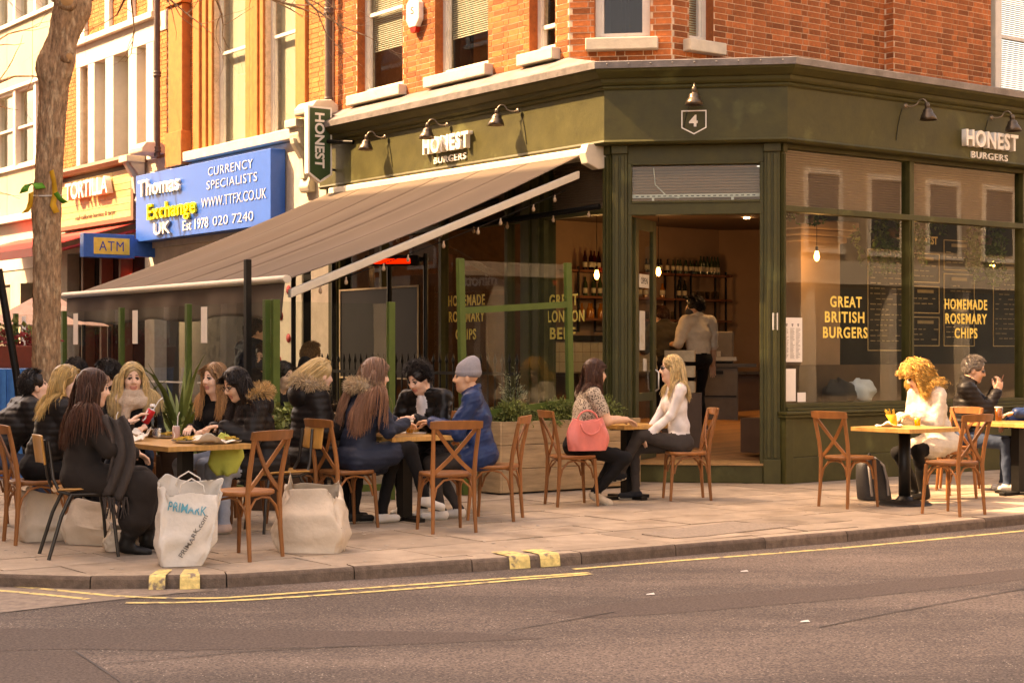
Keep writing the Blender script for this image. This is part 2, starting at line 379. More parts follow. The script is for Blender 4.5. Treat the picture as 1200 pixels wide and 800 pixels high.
def clip(poly, p0, nrm_):
    out = []
    for i in range(len(poly)):
        a, b = poly[i], poly[(i+1) % len(poly)]; da, db = (a-p0) @ nrm_, (b-p0) @ nrm_
        if da <= 0: out.append(a)
        if (da < 0 < db) or (db < 0 < da): out.append(a+(b-a)*(da/(da-db)))
    return out
halfplanes = []
for a, b in zip(inner, inner[1:]):
    t = b-a
    if np.linalg.norm(t) > 1e-6: t = t/np.linalg.norm(t); halfplanes.append((a, V2(t[1], -t[0]), (a+b)/2))
wallplanes = [(A, -nL), (B, -nR), (A, -nC)]
def area(p): return 0.5*abs(sum(p[i][0]*p[(i+1) % len(p)][1]-p[(i+1) % len(p)][0]*p[i][1] for i in range(len(p))))
rest = G(); nsl = 0; row = 0
O0 = gp(600, 653, 0)
v_ = -9.0
slabs = []
while v_ < 12:                     # courses parallel to the right-hand street
    dv = random.choice([0.56, 0.62, 0.62, 0.7]); u_ = -15 + random.uniform(0, 0.6)
    while u_ < 11:
        du = random.choice([0.6, 0.75, 0.9, 0.9, 1.05]); e = 0.007
        q = [O0+dR*(u_+e)-nR*(v_+e), O0+dR*(u_+du-e)-nR*(v_+e), O0+dR*(u_+du-e)-nR*(v_+dv-e), O0+dR*(u_+e)-nR*(v_+dv-e)]
        qc = sum(q)/4
        for p0, nn, md in halfplanes:
            if len(q) < 3: break
            if np.linalg.norm(md-qc) > 2.2: continue
            q = clip(q, p0, nn)
        if len(q) >= 3 and area(q) > 0.012:
            m_ = sum(q)/len(q)
            p0, nn, md = min(halfplanes, key=lambda h_: np.linalg.norm(h_[2]-m_))
            if (m_-p0) @ nn > 0.02: u_ += du; continue
            behind = all((m_-p0) @ (-nn) < -0.25 for p0, nn in wallplanes)
            if not behind: slabs.append((np.linalg.norm(m_), q, m_))
        u_ += du
    v_ += dv
def seen(m_, z=0, pad=40):
    px = 600+F_PX*m_[0]/m_[1]; py = 415+F_PX*(1.5-z)/m_[1]; return m_[1] > 1 and -pad < px < 1200+pad and -pad < py < 800+pad
slabs.sort(key=lambda s_: (not seen(s_[2]), s_[0]))
for k_, (d_, q, m_) in enumerate(slabs):
    dz = random.uniform(-0.003, 0.003); tl = (random.uniform(-0.003, 0.003), random.uniform(-0.003, 0.003))
    ge = G() if k_ < 290 else rest
    top = [(p[0], p[1], dz+tl[0]*(p[0]-m_[0])+tl[1]*(p[1]-m_[1])) for p in q]; bot = [(p[0], p[1], -0.05) for p in q]; n_ = len(q)
    ge.add(bot+top, [tuple(range(n_, 2*n_))]+[(i, (i+1) % n_, n_+(i+1) % n_, n_+i) for i in range(n_)], tone=random.random()*0.98+0.01 if k_ >= 290 else 0)
    if k_ < 290: mk('slab', ge, M_slab, pave, recalc=False)
if rest.v: tag(mk('slab_field', rest, M_slab, pave, recalc=False), kind='stuff')
# tarmac reinstatement near the kerb
q = [gp(752, 626, 0), gp(858, 612, 0), gp(935, 616, 0), gp(830, 628, 0), gp(790, 631, 0)]
g = G(); g.slab([tuple(p) for p in q], -0.02, 0.008); mk('tarmac_patch', g, M_cover, pave)
# flat chewing gum spots trodden onto the slabs
g = G()
for _ in range(240):
    p = gp(random.uniform(0, 1200), random.uniform(580, 668), 0); r = random.uniform(0.008, 0.022)
    if all((p-p0) @ nn < -0.05 for p0, nn, md in halfplanes): g.lathe([(r, 0), (r*0.8, 0.0015), (0.0001, 0.002)], 7, cx=p[0], cy=p[1], cz=0.0045)
tag(mk('gum_spots', g, M_chew, pave), kind='stuff')
# ------------------------------------------------------------------ painted lines
def stripe(name, pts, width, label=None, z=ZR):
    P = smooth([gp(x, y, z) for x, y in pts], 2); g_ = G(); q_ = []
    for i, p in enumerate(P):
        n_ = kerb_normal(P, i); wv = width*(1+random.uniform(-0.07, 0.07)); q_ += [v3(p-n_*wv/2, z+0.004), v3(p+n_*wv/2, z+0.004)]
    g_.add(q_, [(2*i, 2*i+1, 2*i+3, 2*i+2) for i in range(len(P)-1)])
    o = mk(name, g_, M_yellow, road); return o
stripe('yellow_line', [(-60, 682), (0, 685), (75, 692.5), (150, 700), (250, 701.5), (300, 698), (400, 691), (500, 684), (690, 671)], 0.06)
stripe('yellow_line', [(-60, 688), (0, 692), (50, 696.5), (103, 702)], 0.06)
stripe('yellow_line', [(147, 706.5), (225, 706), (300, 702.5), (400, 696), (500, 688.5), (600, 680), (694, 672.5)], 0.06)
stripe('yellow_line', [(672, 667), (800, 656.5), (900, 649), (1000, 641), (1100, 631.5), (1200, 622), (1400, 602)], 0.06)
# yellow kerb marks painted over the kerb stones
def kerbmark(px0, px1):
    def at(px):
        best = min(range(len(KS)), key=lambda i: abs(600+F_PX*KS[i][0]/max(KS[i][1], 1)-px)+(0 if KS[i][1] > 5 else 1e5)); return best
    def interp(px):
        for i in range(len(KS)-1):
            x0, x1 = 600+F_PX*KS[i][0]/KS[i][1], 600+F_PX*KS[i+1][0]/KS[i+1][1]
            if KS[i][1] > 5 and x0 <= px <= x1:
                t = (px-x0)/(x1-x0+1e-9); return KS[i]*(1-t)+KS[i+1]*t, kerb_normal(KS, i)
    g_ = G(); (a, na), (b, nb) = interp(px0), interp(px1)
    def ring(p, n_): return [v3(p-n_*0.30, 0.0125), v3(p-n_*0.012, 0.0125), v3(p+n_*0.003, 0.003), v3(p+n_*0.014, -0.02), v3(p+n_*0.022, ZR+0.003)]
    q_ = ring(a, na)+ring(b, nb); g_.add(q_, [(i, i+1, 6+i, 5+i) for i in range(4)]); mk('yellow_mark', g_, M_yellow, kerb)
for a_, b_ in ((175, 194), (211, 234), (596, 620), (632, 655)): kerbmark(a_, b_)
# granite setts gutter at the left mouth of the side street, darker reinstatement strip and seams
M_gut = mat('gutter_setts', (0.27, 0.205, 0.155), 0.85, var=0.3, scale=12, bump=0.6, bscale=60)
P0 = [gp(x, y, ZR) for x, y in [(-80, 679), (0, 683), (60, 686), (130, 688.5), (190, 690), (255, 690)]]; P1 = [gp(x, y, ZR) for x, y in [(-80, 730), (0, 718), (60, 711), (130, 703), (190, 697), (255, 691.5)]]
g = G(); g.add([v3(p, ZR+0.002) for p in P0+P1[::-1]], [tuple(range(len(P0)*2))]); mk('gutter_strip', g, M_gut, road)
M_patch = mat('fresh_asphalt', (0.106, 0.078, 0.063), 0.9, var=0.5, scale=62, bump=0.7, bscale=130)
for pts in ([(-80, 738), (0, 736), (250, 737), (560, 741), (640, 748), (420, 757), (200, 762), (90, 760), (-80, 764)], [(-120, 800), (-40, 763), (88, 762), (150, 800), (190, 840), (-120, 840)], [(640, 716), (780, 700), (1000, 685), (1260, 660), (1260, 672), (1010, 700), (820, 716), (700, 724)]):
    g = G(); g.add([v3(gp(x, y, ZR), ZR+0.0015) for x, y in pts], [tuple(range(len(pts)))]); mk('asphalt_patch', g, M_patch, road)
M_tar = mat('tar_seam', (0.045, 0.038, 0.033), 0.6, var=0.2, scale=30)
for pts in ([(0, 718), (60, 711.5), (130, 703.5), (250, 691)], [(88, 763), (110, 778), (128, 790), (150, 806)], [(110, 779), (220, 770), (300, 762), (420, 757)], [(600, 738), (660, 728), (720, 717)], [(960, 735), (1060, 715), (1200, 690)]):
    P = smooth([gp(x, y, ZR) for x, y in pts], 2); q_ = []
    for i, p in enumerate(P):
        n_ = kerb_normal(P, i); wv = random.uniform(0.003, 0.008); q_ += [v3(p-n_*wv, ZR+0.005), v3(p+n_*wv, ZR+0.005)]
    g = G(); g.add(q_, [(2*i, 2*i+1, 2*i+3, 2*i+2) for i in range(len(P)-1)]); mk('tar_seam', g, M_tar, road)
for px, py in ((762, 697), (872, 670), (943, 729)):   # scraps of paper
    p = gp(px, py, ZR); g = G(); a = random.uniform(0, 3)
    g.add([(p[0]-0.03, p[1]-0.02, ZR+0.006), (p[0]+0.03, p[1]-0.015, ZR+0.008), (p[0]+0.025, p[1]+0.025, ZR+0.014), (p[0]-0.02, p[1]+0.02, ZR+0.007)], [(0, 1, 2), (0, 2, 3)])
    o = centre(mk('paper_scrap', g, M_white)); tag(o, 'white paper scrap lying on the asphalt %s' % {762: 'left of the road centre', 872: 'below the single yellow line', 943: 'nearest the bottom right'}[px], 'litter')
# ------------------------------------------------------------------ corner restaurant building
bld = thing('corner_building', 'red brick corner building with olive green shopfront and splayed entrance', 'building', v3(A))
A2 = V2(0.700, 20.176); W2 = 1.26; B2 = A2+cC*W2
PL2, PC2, PR2 = frame(A2, dL, nL), frame(A2, cC, nC), frame(B2, dR, nR)
ZT = 8.6
def ang(d): return math.atan2(d[1], d[0])
# openings of the upper floor: (u0, u1, z0, z1)
opL = [(0.27, 0.80, 5.28, 7.5), (1.68, 2.92, 5.28, 7.5), (3.73, 4.95, 5.28, 7.5)]
opC = [(0.31, 0.99, 5.34, 7.5)]
opR = [(0.27, 0.68, 5.34, 7.5)]
def brickset(F, u0, u1, z0, z1, n, ops):
    out = []; k = 0; z = z0
    while z < z1-0.02:
        u = u0 - (0.0 if k % 2 else 0.081); hd = k % 2 == 0
        while u < u1-0.01:
            L_ = 0.1025 if hd else 0.215; a, b = max(u, u0), min(u+L_, u1); hd = not hd; u += L_+0.01
            segs = [(a, b)]
            for o in ops:
                if o[2] < z+0.035 < o[3]:
                    ns = []
                    for p, q in segs:
                        if q <= o[0] or p >= o[1]: ns.append((p, q)); continue
                        if p < o[0]: ns.append((p, o[0]))
                        if q > o[1]: ns.append((o[1], q))
                    segs = ns
            for p, q in segs:
                if q-p > 0.025: out.append((F, p, q, n, z, z+0.065))
        z += 0.075; k += 1
    return out
allb = []
mort = G()
wall_cells(mort, PL2, 0.0, 5.78, 5.0, ZT, -0.30, 0.0, opL); allb += brickset(PL2, 0.0, 5.78, 5.06, 7.0, 0.0, opL)
wall_cells(mort, PC2, 0.0, W2, 5.0, ZT, -0.30, 0.0, opC); allb += brickset(PC2, 0.012, W2-0.012, 5.06, 6.6, 0.0, opC)
wall_cells(mort, PR2, 0.0, 2.78, 4.6, ZT, -0.30, 0.0, opR); allb += brickset(PR2, 0.0, 2.78, 4.76, 6.6, 0.0, opR)
mort.box(PR2, 2.78, 3.93, -0.30, -0.05, 4.6, ZT); allb += brickset(PR2, 2.79, 3.92, 4.76, 6.6, -0.05, [])
mort.box(PR2, 3.93, 6.03, -0.30, 0.10, 4.6, ZT); allb += brickset(PR2, 3.927, 6.03, 4.76, 6.6, 0.10, [])
wall_cells(mort, PR2, 6.03, 9.5, 4.6, ZT, -0.30, 0.0, [(6.03, 7.6, 4.9, 7.5)])
# flank of the projecting pier
FP = frame(np.array(PR2(3.93, 0, 0)[:2]), nR, -dR)
allb += brickset(FP, -0.05, 0.1035, 4.76, 6.6, 0.0, [])
mk('wall', mort, M_mortar, bld)
def bdist(b):
    p = b[0]((b[1]+b[2])/2, b[3], (b[4]+b[5])/2); px = 600+F_PX*p[0]/p[1]; py = 415+F_PX*(1.5-p[2])/p[1]
    vis = -5 < px < 1205 and 0 < py < 150
    nrm_ = (b[2]-b[1])
    return (0 if vis else 1, -(nrm_/p[1])*(0.62 if b[0] is PL2 else 1.0))
allb.sort(key=bdist)
restb = G(); share = {}
for i, (F, a, b, n, z0, z1) in enumerate(allb):
    pr = 0.003+random.uniform(0, 0.003)
    if i < 300:
        key = (id(F), round(b-a, 3), )
        if key not in share:
            ge = G(); o0 = np.array(F(0, 0, 0)); Fz = lambda u, m, z: tuple(np.array(F(u, m, z))-o0)
            ge.box(Fz, 0, b-a, -0.012, 0.008, 0, z1-z0); me_o = mk('brick', ge, M_brick); share[key] = me_o.data; bpy.data.objects.remove(me_o)
        o = bpy.data.objects.new('brick', share[key]); COL.objects.link(o); o.parent = bld
        o.location = Vector(F(a, n+pr-0.008, z0))-Vector(v3(A))
    else:
        restb.box(F, a, b, n-0.003, n+pr, z0, z1, tone=random.random()*0.98+0.01, open_back=True)
tag(mk('brickwork', restb, M_brick, bld), kind='stuff')
# --- sash windows of the upper floor
M_blind = mat('venetian_blind', (0.62, 0.58, 0.5), 0.6, var=0.05)
def sash(F, o, parent, sill=True, blind=0.0, depth=0.13, reveal=None, mid=None, sillw=0.14, name='window', fm=M_white, gm=None):
    u0, u1, z0, z1 = o; wn = tag(bpy.data.objects.new(name, None)); COL.objects.link(wn); wn.parent = parent
    f = G(); d0, d1 = -depth-0.05, -depth; fw = 0.07
    f.box(F, u0, u0+fw, d0, d1, z0, z1); f.box(F, u1-fw, u1, d0, d1, z0, z1); f.box(F, u0+fw, u1-fw, d0, d1, z1-fw, z1); f.box(F, u0+fw, u1-fw, d0, d1+0.02, z0, z0+0.09)
    zm = mid if mid else (z0+z1)/2
    f.box(F, u0+fw, u1-fw, d0-0.01, d1-0.012, zm-0.025, zm+0.025)
    f.box(F, u0+fw, u0+fw+0.035, d0-0.02, d1-0.02, z0+0.09, zm-0.025); f.box(F, u1-fw-0.035, u1-fw, d0-0.02, d1-0.02, z0+0.09, zm-0.025)
    mk('frame', f, fm, wn)
    p = G(); p.box(F, u0+fw, u1-fw, d0-0.032, d0-0.024, z0+0.05, z1); mk('pane', p, gm or M_glass, wn)
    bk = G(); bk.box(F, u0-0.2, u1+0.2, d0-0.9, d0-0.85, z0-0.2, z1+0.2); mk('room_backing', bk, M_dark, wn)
    if blind:
        b = G(); z = z1-0.02
        while z > z1-(z1-z0)*blind: b.box(F, u0+fw, u1-fw, d0-0.08, d0-0.055, z-0.022, z-0.019+0.008); z -= 0.03
        tag(mk('blind', b, M_blind, wn), kind='stuff')
    if sill:
        s_ = G(); s_.box(F, u0-0.10, u1+0.10, -0.05, sillw, z0-0.15, z0-0.003); mk('sill', s_, M_cream, wn, bevel=0.012)
    return wn
sash(PL2, opL[0], bld, mid=5.62); sash(PL2, opL[1], bld, blind=0.76, mid=6.6); sash(PL2, opL[2], bld, blind=0.7, mid=6.45)
sash(PC2, opC[0], bld, mid=6.6); sash(PR2, opR[0], bld, blind=0.97, mid=6.6)
sash(PR2, (6.03, 7.6, 4.9, 7.5), bld, sill=False, blind=0.9, mid=6.15, depth=0.16)
f = G(); f.box(PR2, 6.38, 6.52, -0.26, -0.08, 4.9, 7.5); mk('mullion', f, M_white, bld)
# brick reveals
rv = G()
for F, ops in ((PL2, opL), (PC2, opC), (PR2, opR)):
    for o in ops:
        rv.box(F, o[0]-0.003, o[0]+0.002, -0.2, 0.004, o[2], o[3]); rv.box(F, o[1]-0.002, o[1]+0.003, -0.2, 0.004, o[2], o[3])
mk('reveal', rv, M_brick, bld)
# --- fascia, cornice and lead capping swept round the corner
path = [np.array(PL(6.5, 0, 0)[:2]), A, B, np.array(PR(9.5, 0, 0)[:2])]; nr = [nL, nC, nR]
g = G(); sweep(g, [(-0.25, 3.95), (0.19, 3.95), (0.215, 3.975), (0.20, 4.0), (0.20, 4.58), (-0.25, 4.58)], path, nr); mk('fascia', g, M_green, bld)
g = G(); sweep(g, [(-0.1, 4.58), (0.22, 4.58), (0.235, 4.60), (0.225, 4.625), (0.25, 4.635), (0.27, 4.66), (0.28, 4.70), (0.31, 4.705), (0.34, 4.73), (0.385, 4.77), (0.40, 4.80), (-0.1, 4.80)], path, nr); mk('cornice', g, M_green, bld)
g = G(); sweep(g, [(-0.1, 4.80), (0.418, 4.80), (0.426, 4.875), (0.40, 4.885), (-0.1, 4.90)], path, nr); mk('lead_capping', g, M_lead, bld)
def miter(i, n_): 
    s_ = nr[i]+nr[i+1]; s_ = s_/np.linalg.norm(s_); return path[i+1]+s_/(s_ @ nr[i])*n_
cA, cB = miter(0, 0.40), miter(1, 0.40); cLf = path[0]+nL*0.40; cRf = path[3]+nR*0.40
R2f = np.array(PR2(9.5, 0.02, 0)[:2]); L2f = np.array(PL2(5.78, 0.02, 0)[:2])
g = G()
g.add([v3(cLf, 4.884), v3(cA, 4.884), v3(A2+nL*0.02, 5.12), v3(L2f, 5.12)], [(0, 1, 2, 3)])
g.add([v3(cA, 4.884), v3(cB, 4.884), v3(B2, 4.93), v3(A2, 5.12)], [(0, 1, 2, 3)])
g.add([v3(cB, 4.884), v3(cRf, 4.884), v3(R2f, 4.89), v3(B2, 4.93)], [(0, 1, 2, 3)])
mk('lead_roof', g, M_lead, bld, solid=0.01)
g = G()
for k_ in range(9):
    t = 0.06+k_*0.11; p = cA*(1-t)+cB*t; g.lathe([(0.012, 0), (0.009, 0.006), (0.0001, 0.008)], 8, F=lambda a, b, c, p=p: (p[0]+a+nC[0]*(c+0.024), p[1]+nC[1]*(c+0.024), 4.845+b))
mk('stud', g, M_lead, bld)
# --- pilasters of the corner entrance
def pilaster(F, u0, u1, name, z0=0.0, z1=3.95, n1=0.06):
    g = G(); w_ = u1-u0
    g.box(F, u0, u1, -0.16, n1, z0, z1); g.box(F, u0+w_*0.18, u0+w_*0.42, n1-0.001, n1+0.025, z0+0.3, z1-0.12); g.box(F, u0+w_*0.58, u0+w_*0.82, n1-0.001, n1+0.025, z0+0.3, z1-0.12)
    g.box(F, u0-0.008, u1+0.008, -0.17, n1+0.035, z0, z0+0.28); g.box(F, u0-0.008, u1+0.008, -0.17, n1+0.035, z1-0.10, z1-0.002)
    return mk(name, g, M_green, bld, bevel=0.005)
pilaster(PC, 0.0, 0.175, 'pilaster'); pilaster(PC, 1.765, 1.948, 'pilaster')
pilaster(PL, 0.0, 0.15, 'pilaster', n1=0.03); pilaster(PL, 1.28, 1.77, 'pilaster', n1=0.03); pilaster(PL, 6.15, 6.5, 'pilaster', n1=0.05); pilaster(PR, 0.0, 0.055, 'pilaster', n1=0.03)
# --- entrance: transom light with roller blind behind, open door, threshold
en = G(); u0, u1 = 0.175, 1.765
en.box(PC, u0, u1, -0.12, 0.02, 3.74, 3.95); en.box(PC, u0, u1, -0.12, 0.02, 3.135, 3.285); en.box(PC, u0, u0+0.05, -0.12, 0.015, 0.22, 3.74); en.box(PC, u1-0.05, u1, -0.12, 0.015, 0.22, 3.74)
en.box(PC, u0+0.05, u1-0.05, -0.11, 0.035, 3.27, 3.30); en.box(PC, u0+0.05, u1-0.05, -0.11, 0.035, 3.72, 3.75)
mk('door_frame', en, M_green, bld, bevel=0.006)
g = G(); g.box(PC, u0+0.05, u1-0.05, -0.06, -0.052, 3.29, 3.73); mk('transom_pane', g, M_glass, bld)
M_rblind = mat('pink_grey_blind', (0.26, 0.15, 0.105), 0.7, var=0.06)
g = G(); z = 3.74
while z > 3.36: g.box(PC, u0+0.04, u1-0.04, -0.16, -0.135, z-0.03, z-0.006); z -= 0.034
mk('transom_blind', g, M_rblind, bld)
g = G(); g.box(PC, u0+0.05, u1-0.05, -0.105, -0.09, 3.345, 3.385)
for k_ in range(22): g.box(PC, u0+0.09+k_*0.065, u0+0.125+k_*0.065, -0.0895, -0.086, 3.358, 3.368, mi=1)
g.box(PC, u0+0.28, u0+0.31, -0.10, -0.092, 3.29, 3.36); g.box(PC, u1-0.38, u1-0.35, -0.10, -0.092, 3.29, 3.36); mk('light_rail', g, [M_white, M_dark], bld)
g = G(); g.tube([PC(u0+0.3, -0.1, 3.7), PC(u0+0.32, -0.1, 3.5), PC(u0+0.45, -0.095, 3.37), PC(u0+0.6, -0.095, 3.34)], 0.007, 6); mk('cable', g, M_white, bld)
g = G(); g.box(PC, 0.19, 1.755, -0.3, 0.03, 0.0, 0.205); mk('threshold', g, M_green, bld, bevel=0.01)
M_oak = mat('worn_oak_strip', (0.40, 0.22, 0.09), 0.5, var=0.2, scale=6, bump=0.2, stretch=(1, 5, 1))
g = G(); g.box(PC, 0.18, 1.76, -0.5, 0.045, 0.206, 0.232); mk('door_sill', g, M_oak, bld)
# the open door leaf
door = tag(bpy.data.objects.new('door', None)); COL.objects.link(door); door.parent = bld
dv = -nC*math.cos(RAD(16))+cC*math.sin(RAD(16)); dn = V2(-dv[1], dv[0])
PD = frame(np.array(PC(0.24, -0.13, 0)[:2]), dv, dn)
g = G(); Wd, Hd0, Hd1 = 0.74, 0.24, 3.12
g.box(PD, 0, 0.11, -0.025, 0.025, Hd0, Hd1); g.box(PD, Wd-0.11, Wd, -0.025, 0.025, Hd0, Hd1); g.box(PD, 0.11, Wd-0.11, -0.025, 0.025, Hd1-0.13, Hd1); g.box(PD, 0.11, Wd-0.11, -0.025, 0.025, Hd0, Hd0+0.35)
g.box(PD, 0.11, Wd-0.11, -0.025, 0.025, 0.94, 1.04)
mk('frame', g, M_green, door, bevel=0.004)
g = G(); g.box(PD, 0.11, Wd-0.11, -0.004, 0.004, Hd0+0.35, 0.94); g.box(PD, 0.11, Wd-0.11, -0.004, 0.004, 1.04, Hd1-0.13); mk('pane', g, M_glass, door)
g = G(); g.tube([PD(Wd-0.05, -0.03, 1.05), PD(Wd-0.05, -0.07, 1.08), PD(Wd-0.05, -0.07, 1.28), PD(Wd-0.05, -0.03, 1.31)], 0.012, 8); mk('handle', g, mat('brushed_steel', (0.55, 0.52, 0.48), 0.3, 0.9, var=0.05), door)
g = G(); g.box(PD, 0.16, 0.50, -0.014, -0.008, 2.30, 2.46); mk('open_sign', g, M_white, door)
text('sign_lettering', 'OPEN', 0.09, PD(0.33, -0.0145, 2.345), v3(dv), (0, 0, 1), M_dark, door, extrude=0.001, w=0.24, h=0.075)
g = G(); g.box(PD, 0.17, 0.36, -0.013, -0.008, 1.55, 2.02); mk('notice', g, M_white, door)
g = G(); g.box(PD, 0.3, 0.42, -0.012, -0.008, 1.3, 1.45); mk('sticker', g, mat('grey_sticker', (0.55, 0.52, 0.46), 0.5), door)
# no-smoking sign low on the left window next to the entrance
g = G(); g.box(PL, 0.2, 0.42, -0.02, -0.012, 1.12, 1.42); sg = mk('notice', g, mat('pink_notice', (0.75, 0.50, 0.47), 0.5), bld)
g = G(); c0 = PL(0.31, -0.008, 1.30)
for k_ in range(20):
    a0, a1 = 2*math.pi*k_/20, 2*math.pi*(k_+1)/20
    g.add([PL(0.31+r*math.cos(t), -0.009, 1.31+r*math.sin(t)) for r, t in ((0.06, a0), (0.078, a0), (0.078, a1), (0.06, a1))], [(0, 1, 2, 3)])
g.box(PL, 0.22, 0.40, -0.0105, -0.0085, 1.14, 1.19)
g.prism(PL, [(0.26, 1.35), (0.272, 1.362), (0.36, 1.27), (0.348, 1.258)], -0.0105, -0.0085); mk('notice_symbol', g, mat('sign_red', (0.55, 0.05, 0.06), 0.5), bld)
# --- right-hand shop window: stall riser, sill, mullions, transoms, panes
g = G(); g.box(PR, -0.02, 9.5, -0.2, 0.10, 0, 0.30); g.box(PR, -0.02, 9.5, -0.2, 0.092, 0.302, 0.76); g.box(PR, -0.035, 0.10, -0.2, 0.13, 0.0, 0.76); mk('stall_riser', g, M_green, bld, bevel=0.006)
g = G(); g.box(PR, -0.06, 9.5, -0.2, 0.15, 0.762, 0.80); g.box(PR, -0.07, 9.5, -0.2, 0.175, 0.802, 0.835); mk('sill', g, M_green, bld, bevel=0.008)
g = G(); g.box(PR, 0.056, 9.5, -0.14, 0.07, 0.837, 0.875); g.box(PR, 0.056, 9.5, -0.14, 0.045, 0.877, 0.925); g.box(PR, 0.056, 9.5, -0.12, 0.02, 3.90, 3.949)
g.box(PR, 0.056, 9.5, -0.10, 0.035, 3.165, 3.235)
mk('window_frame', g, M_green, bld, bevel=0.005)
mul = [0.056, 2.27, 4.56, 6.85, 9.4]
for u in mul[1:]:
    g = G(); g.box(PR, u, u+0.085, -0.11, 0.025, 0.926, 3.90); g.box(PR, u+0.025, u+0.06, 0.0252, 0.04, 0.926, 3.164); mk('mullion', g, M_green, bld, bevel=0.005)
for a, b in zip(mul, mul[1:]):
    a2 = a+0.085 if a > 0.1 else a
    for z0, z1 in ((0.926, 3.165), (3.235, 3.90)):
        g = G(); g.box(PR, a2, b, -0.05, -0.042, z0, z1); mk('pane', g, M_glass, bld)
    g = G(); z = 3.90
    while z > 3.25: g.box(PR, a2+0.02, b-0.02, -0.12, -0.09, z-0.026, z-0.006); z -= 0.03
    tag(mk('blind', g, M_rblind, bld), kind='stuff')
    g = G(); g.box(PR, a2-0.08, b+0.08, -0.19, -0.17, 3.24, 3.948); mk('sky_block_board', g, M_rblind, bld)  # added board hiding the bright sky between the slats
# --- left-hand windows under the awning
g = G(); g.box(PL, 0.15, 6.15, -0.2, 0.03, 0, 0.72); g.box(PL, 0.15, 6.15, -0.2, 0.07, 0.722, 0.78); mk('stall_riser', g, M_green, bld, bevel=0.006)
g = G(); g.box(PL, 0.151, 6.149, -0.10, 0.02, 3.165, 3.235); mk('transom', g, M_green, bld, bevel=0.005)
pan = [(0.15, 1.28), (1.77, 2.05), (2.11, 3.55), (3.62, 5.05), (5.12, 6.15)]
for u in (2.05, 3.55, 5.05):
    g = G(); g.box(PL, u, u+0.065, -0.10, 0.025, 0.781, 3.949); mk('mullion', g, M_green, bld, bevel=0.005)
for a, b in pan:
    for z0, z1 in ((0.781, 3.165), (3.235, 3.949)):
        g = G(); g.box(PL, a, b, -0.05, -0.042, z0, z1); mk('pane', g, M_glass, bld)
    if b < 2:
        g = G(); z = 3.94
        while z > 3.25: g.box(PL, a+0.02, b-0.02, -0.12, -0.09, z-0.026, z-0.006); z -= 0.03
        tag(mk('blind', g, M_rblind, bld), kind='stuff')
    g = G(); g.box(PL, a-0.03, b+0.03, -0.19, -0.17, 3.24, 3.948); mk('sky_block_board', g, M_rblind, bld)  # added board closing off bright sky behind the upper panes
# --- lettering
xl, xr = v3(-dL), v3(dR); up = (0, 0, 1)
def wl(F, body, u, z, w, h, xd, n=-0.036, m=M_goldleaf, ext=0.0015, bold=0.022, nm='lettering', sp=1.16):
    return text(nm, body, 1.0, F(u, n, z), xd, up, m, bld, extrude=ext, bold=bold, w=w, h=h, spacing=sp)
wl(PL, 'HOMEMADE', 3.05, 2.15, 0.84, 0.145, xl); wl(PL, 'ROSEMARY', 3.05, 1.935, 0.82, 0.145, xl); wl(PL, 'CHIPS', 3.06, 1.70, 0.47, 0.145, xl)
wl(PL, 'GREAT', 0.98, 2.10, 0.56, 0.145, xl); wl(PL, 'LONDON', 0.93, 1.90, 0.72, 0.145, xl); wl(PL, 'BEEF', 1.0, 1.69, 0.5, 0.145, xl)
wl(PR, 'GREAT', 1.17, 2.07, 0.56, 0.135, xr); wl(PR, 'BRITISH', 1.15, 1.885, 0.70, 0.135, xr); wl(PR, 'BURGERS', 1.16, 1.70, 0.79, 0.135, xr)
wl(PR, 'HOMEMADE', 3.45, 2.08, 0.86, 0.135, xr); wl(PR, 'ROSEMARY', 3.45, 1.895, 0.84, 0.135, xr); wl(PR, 'CHIPS', 3.45, 1.71, 0.46, 0.135, xr)
wl(PL, 'HONEST', 3.10, 4.19, 1.06, 0.22, xl, n=0.24, m=M_letter, ext=0.038, bold=0.032); wl(PL, 'BURGERS', 3.07, 4.045, 0.74, 0.085, xl, n=0.212, m=M_letter, ext=0.01, bold=0.0, sp=1.15)
wl(PR, 'HONEST', 3.58, 4.14, 1.06, 0.215, xr, n=0.24, m=M_letter, ext=0.038, bold=0.032); wl(PR, 'BURGERS', 3.60, 3.995, 0.74, 0.085, xr, n=0.212, m=M_letter, ext=0.01, bold=0.0, sp=1.15)
wl(PC, '4', 0.955, 4.14, 0.10, 0.135, v3(cC), n=0.212, m=M_letter, ext=0.012, bold=0.03)
g = G(); outer = [(0.815, 4.325), (1.105, 4.325), (1.105, 4.12), (0.96, 4.045), (0.815, 4.12)]; inner_ = [(0.828, 4.312), (1.092, 4.312), (1.092, 4.128), (0.96, 4.06), (0.828, 4.128)]
q = [PC(a, b, c) for b in (0.201, 0.212) for L_ in (outer, inner_) for a, c in L_]
fs = []
for i in range(5):
    j = (i+1) % 5; fs += [(10+i, 10+j, 15+j, 15+i), (i, j, 10+j, 10+i), (5+i, 15+i, 15+j, 5+j)]
g.add(q, fs); mk('number_badge', g, M_letter, bld)
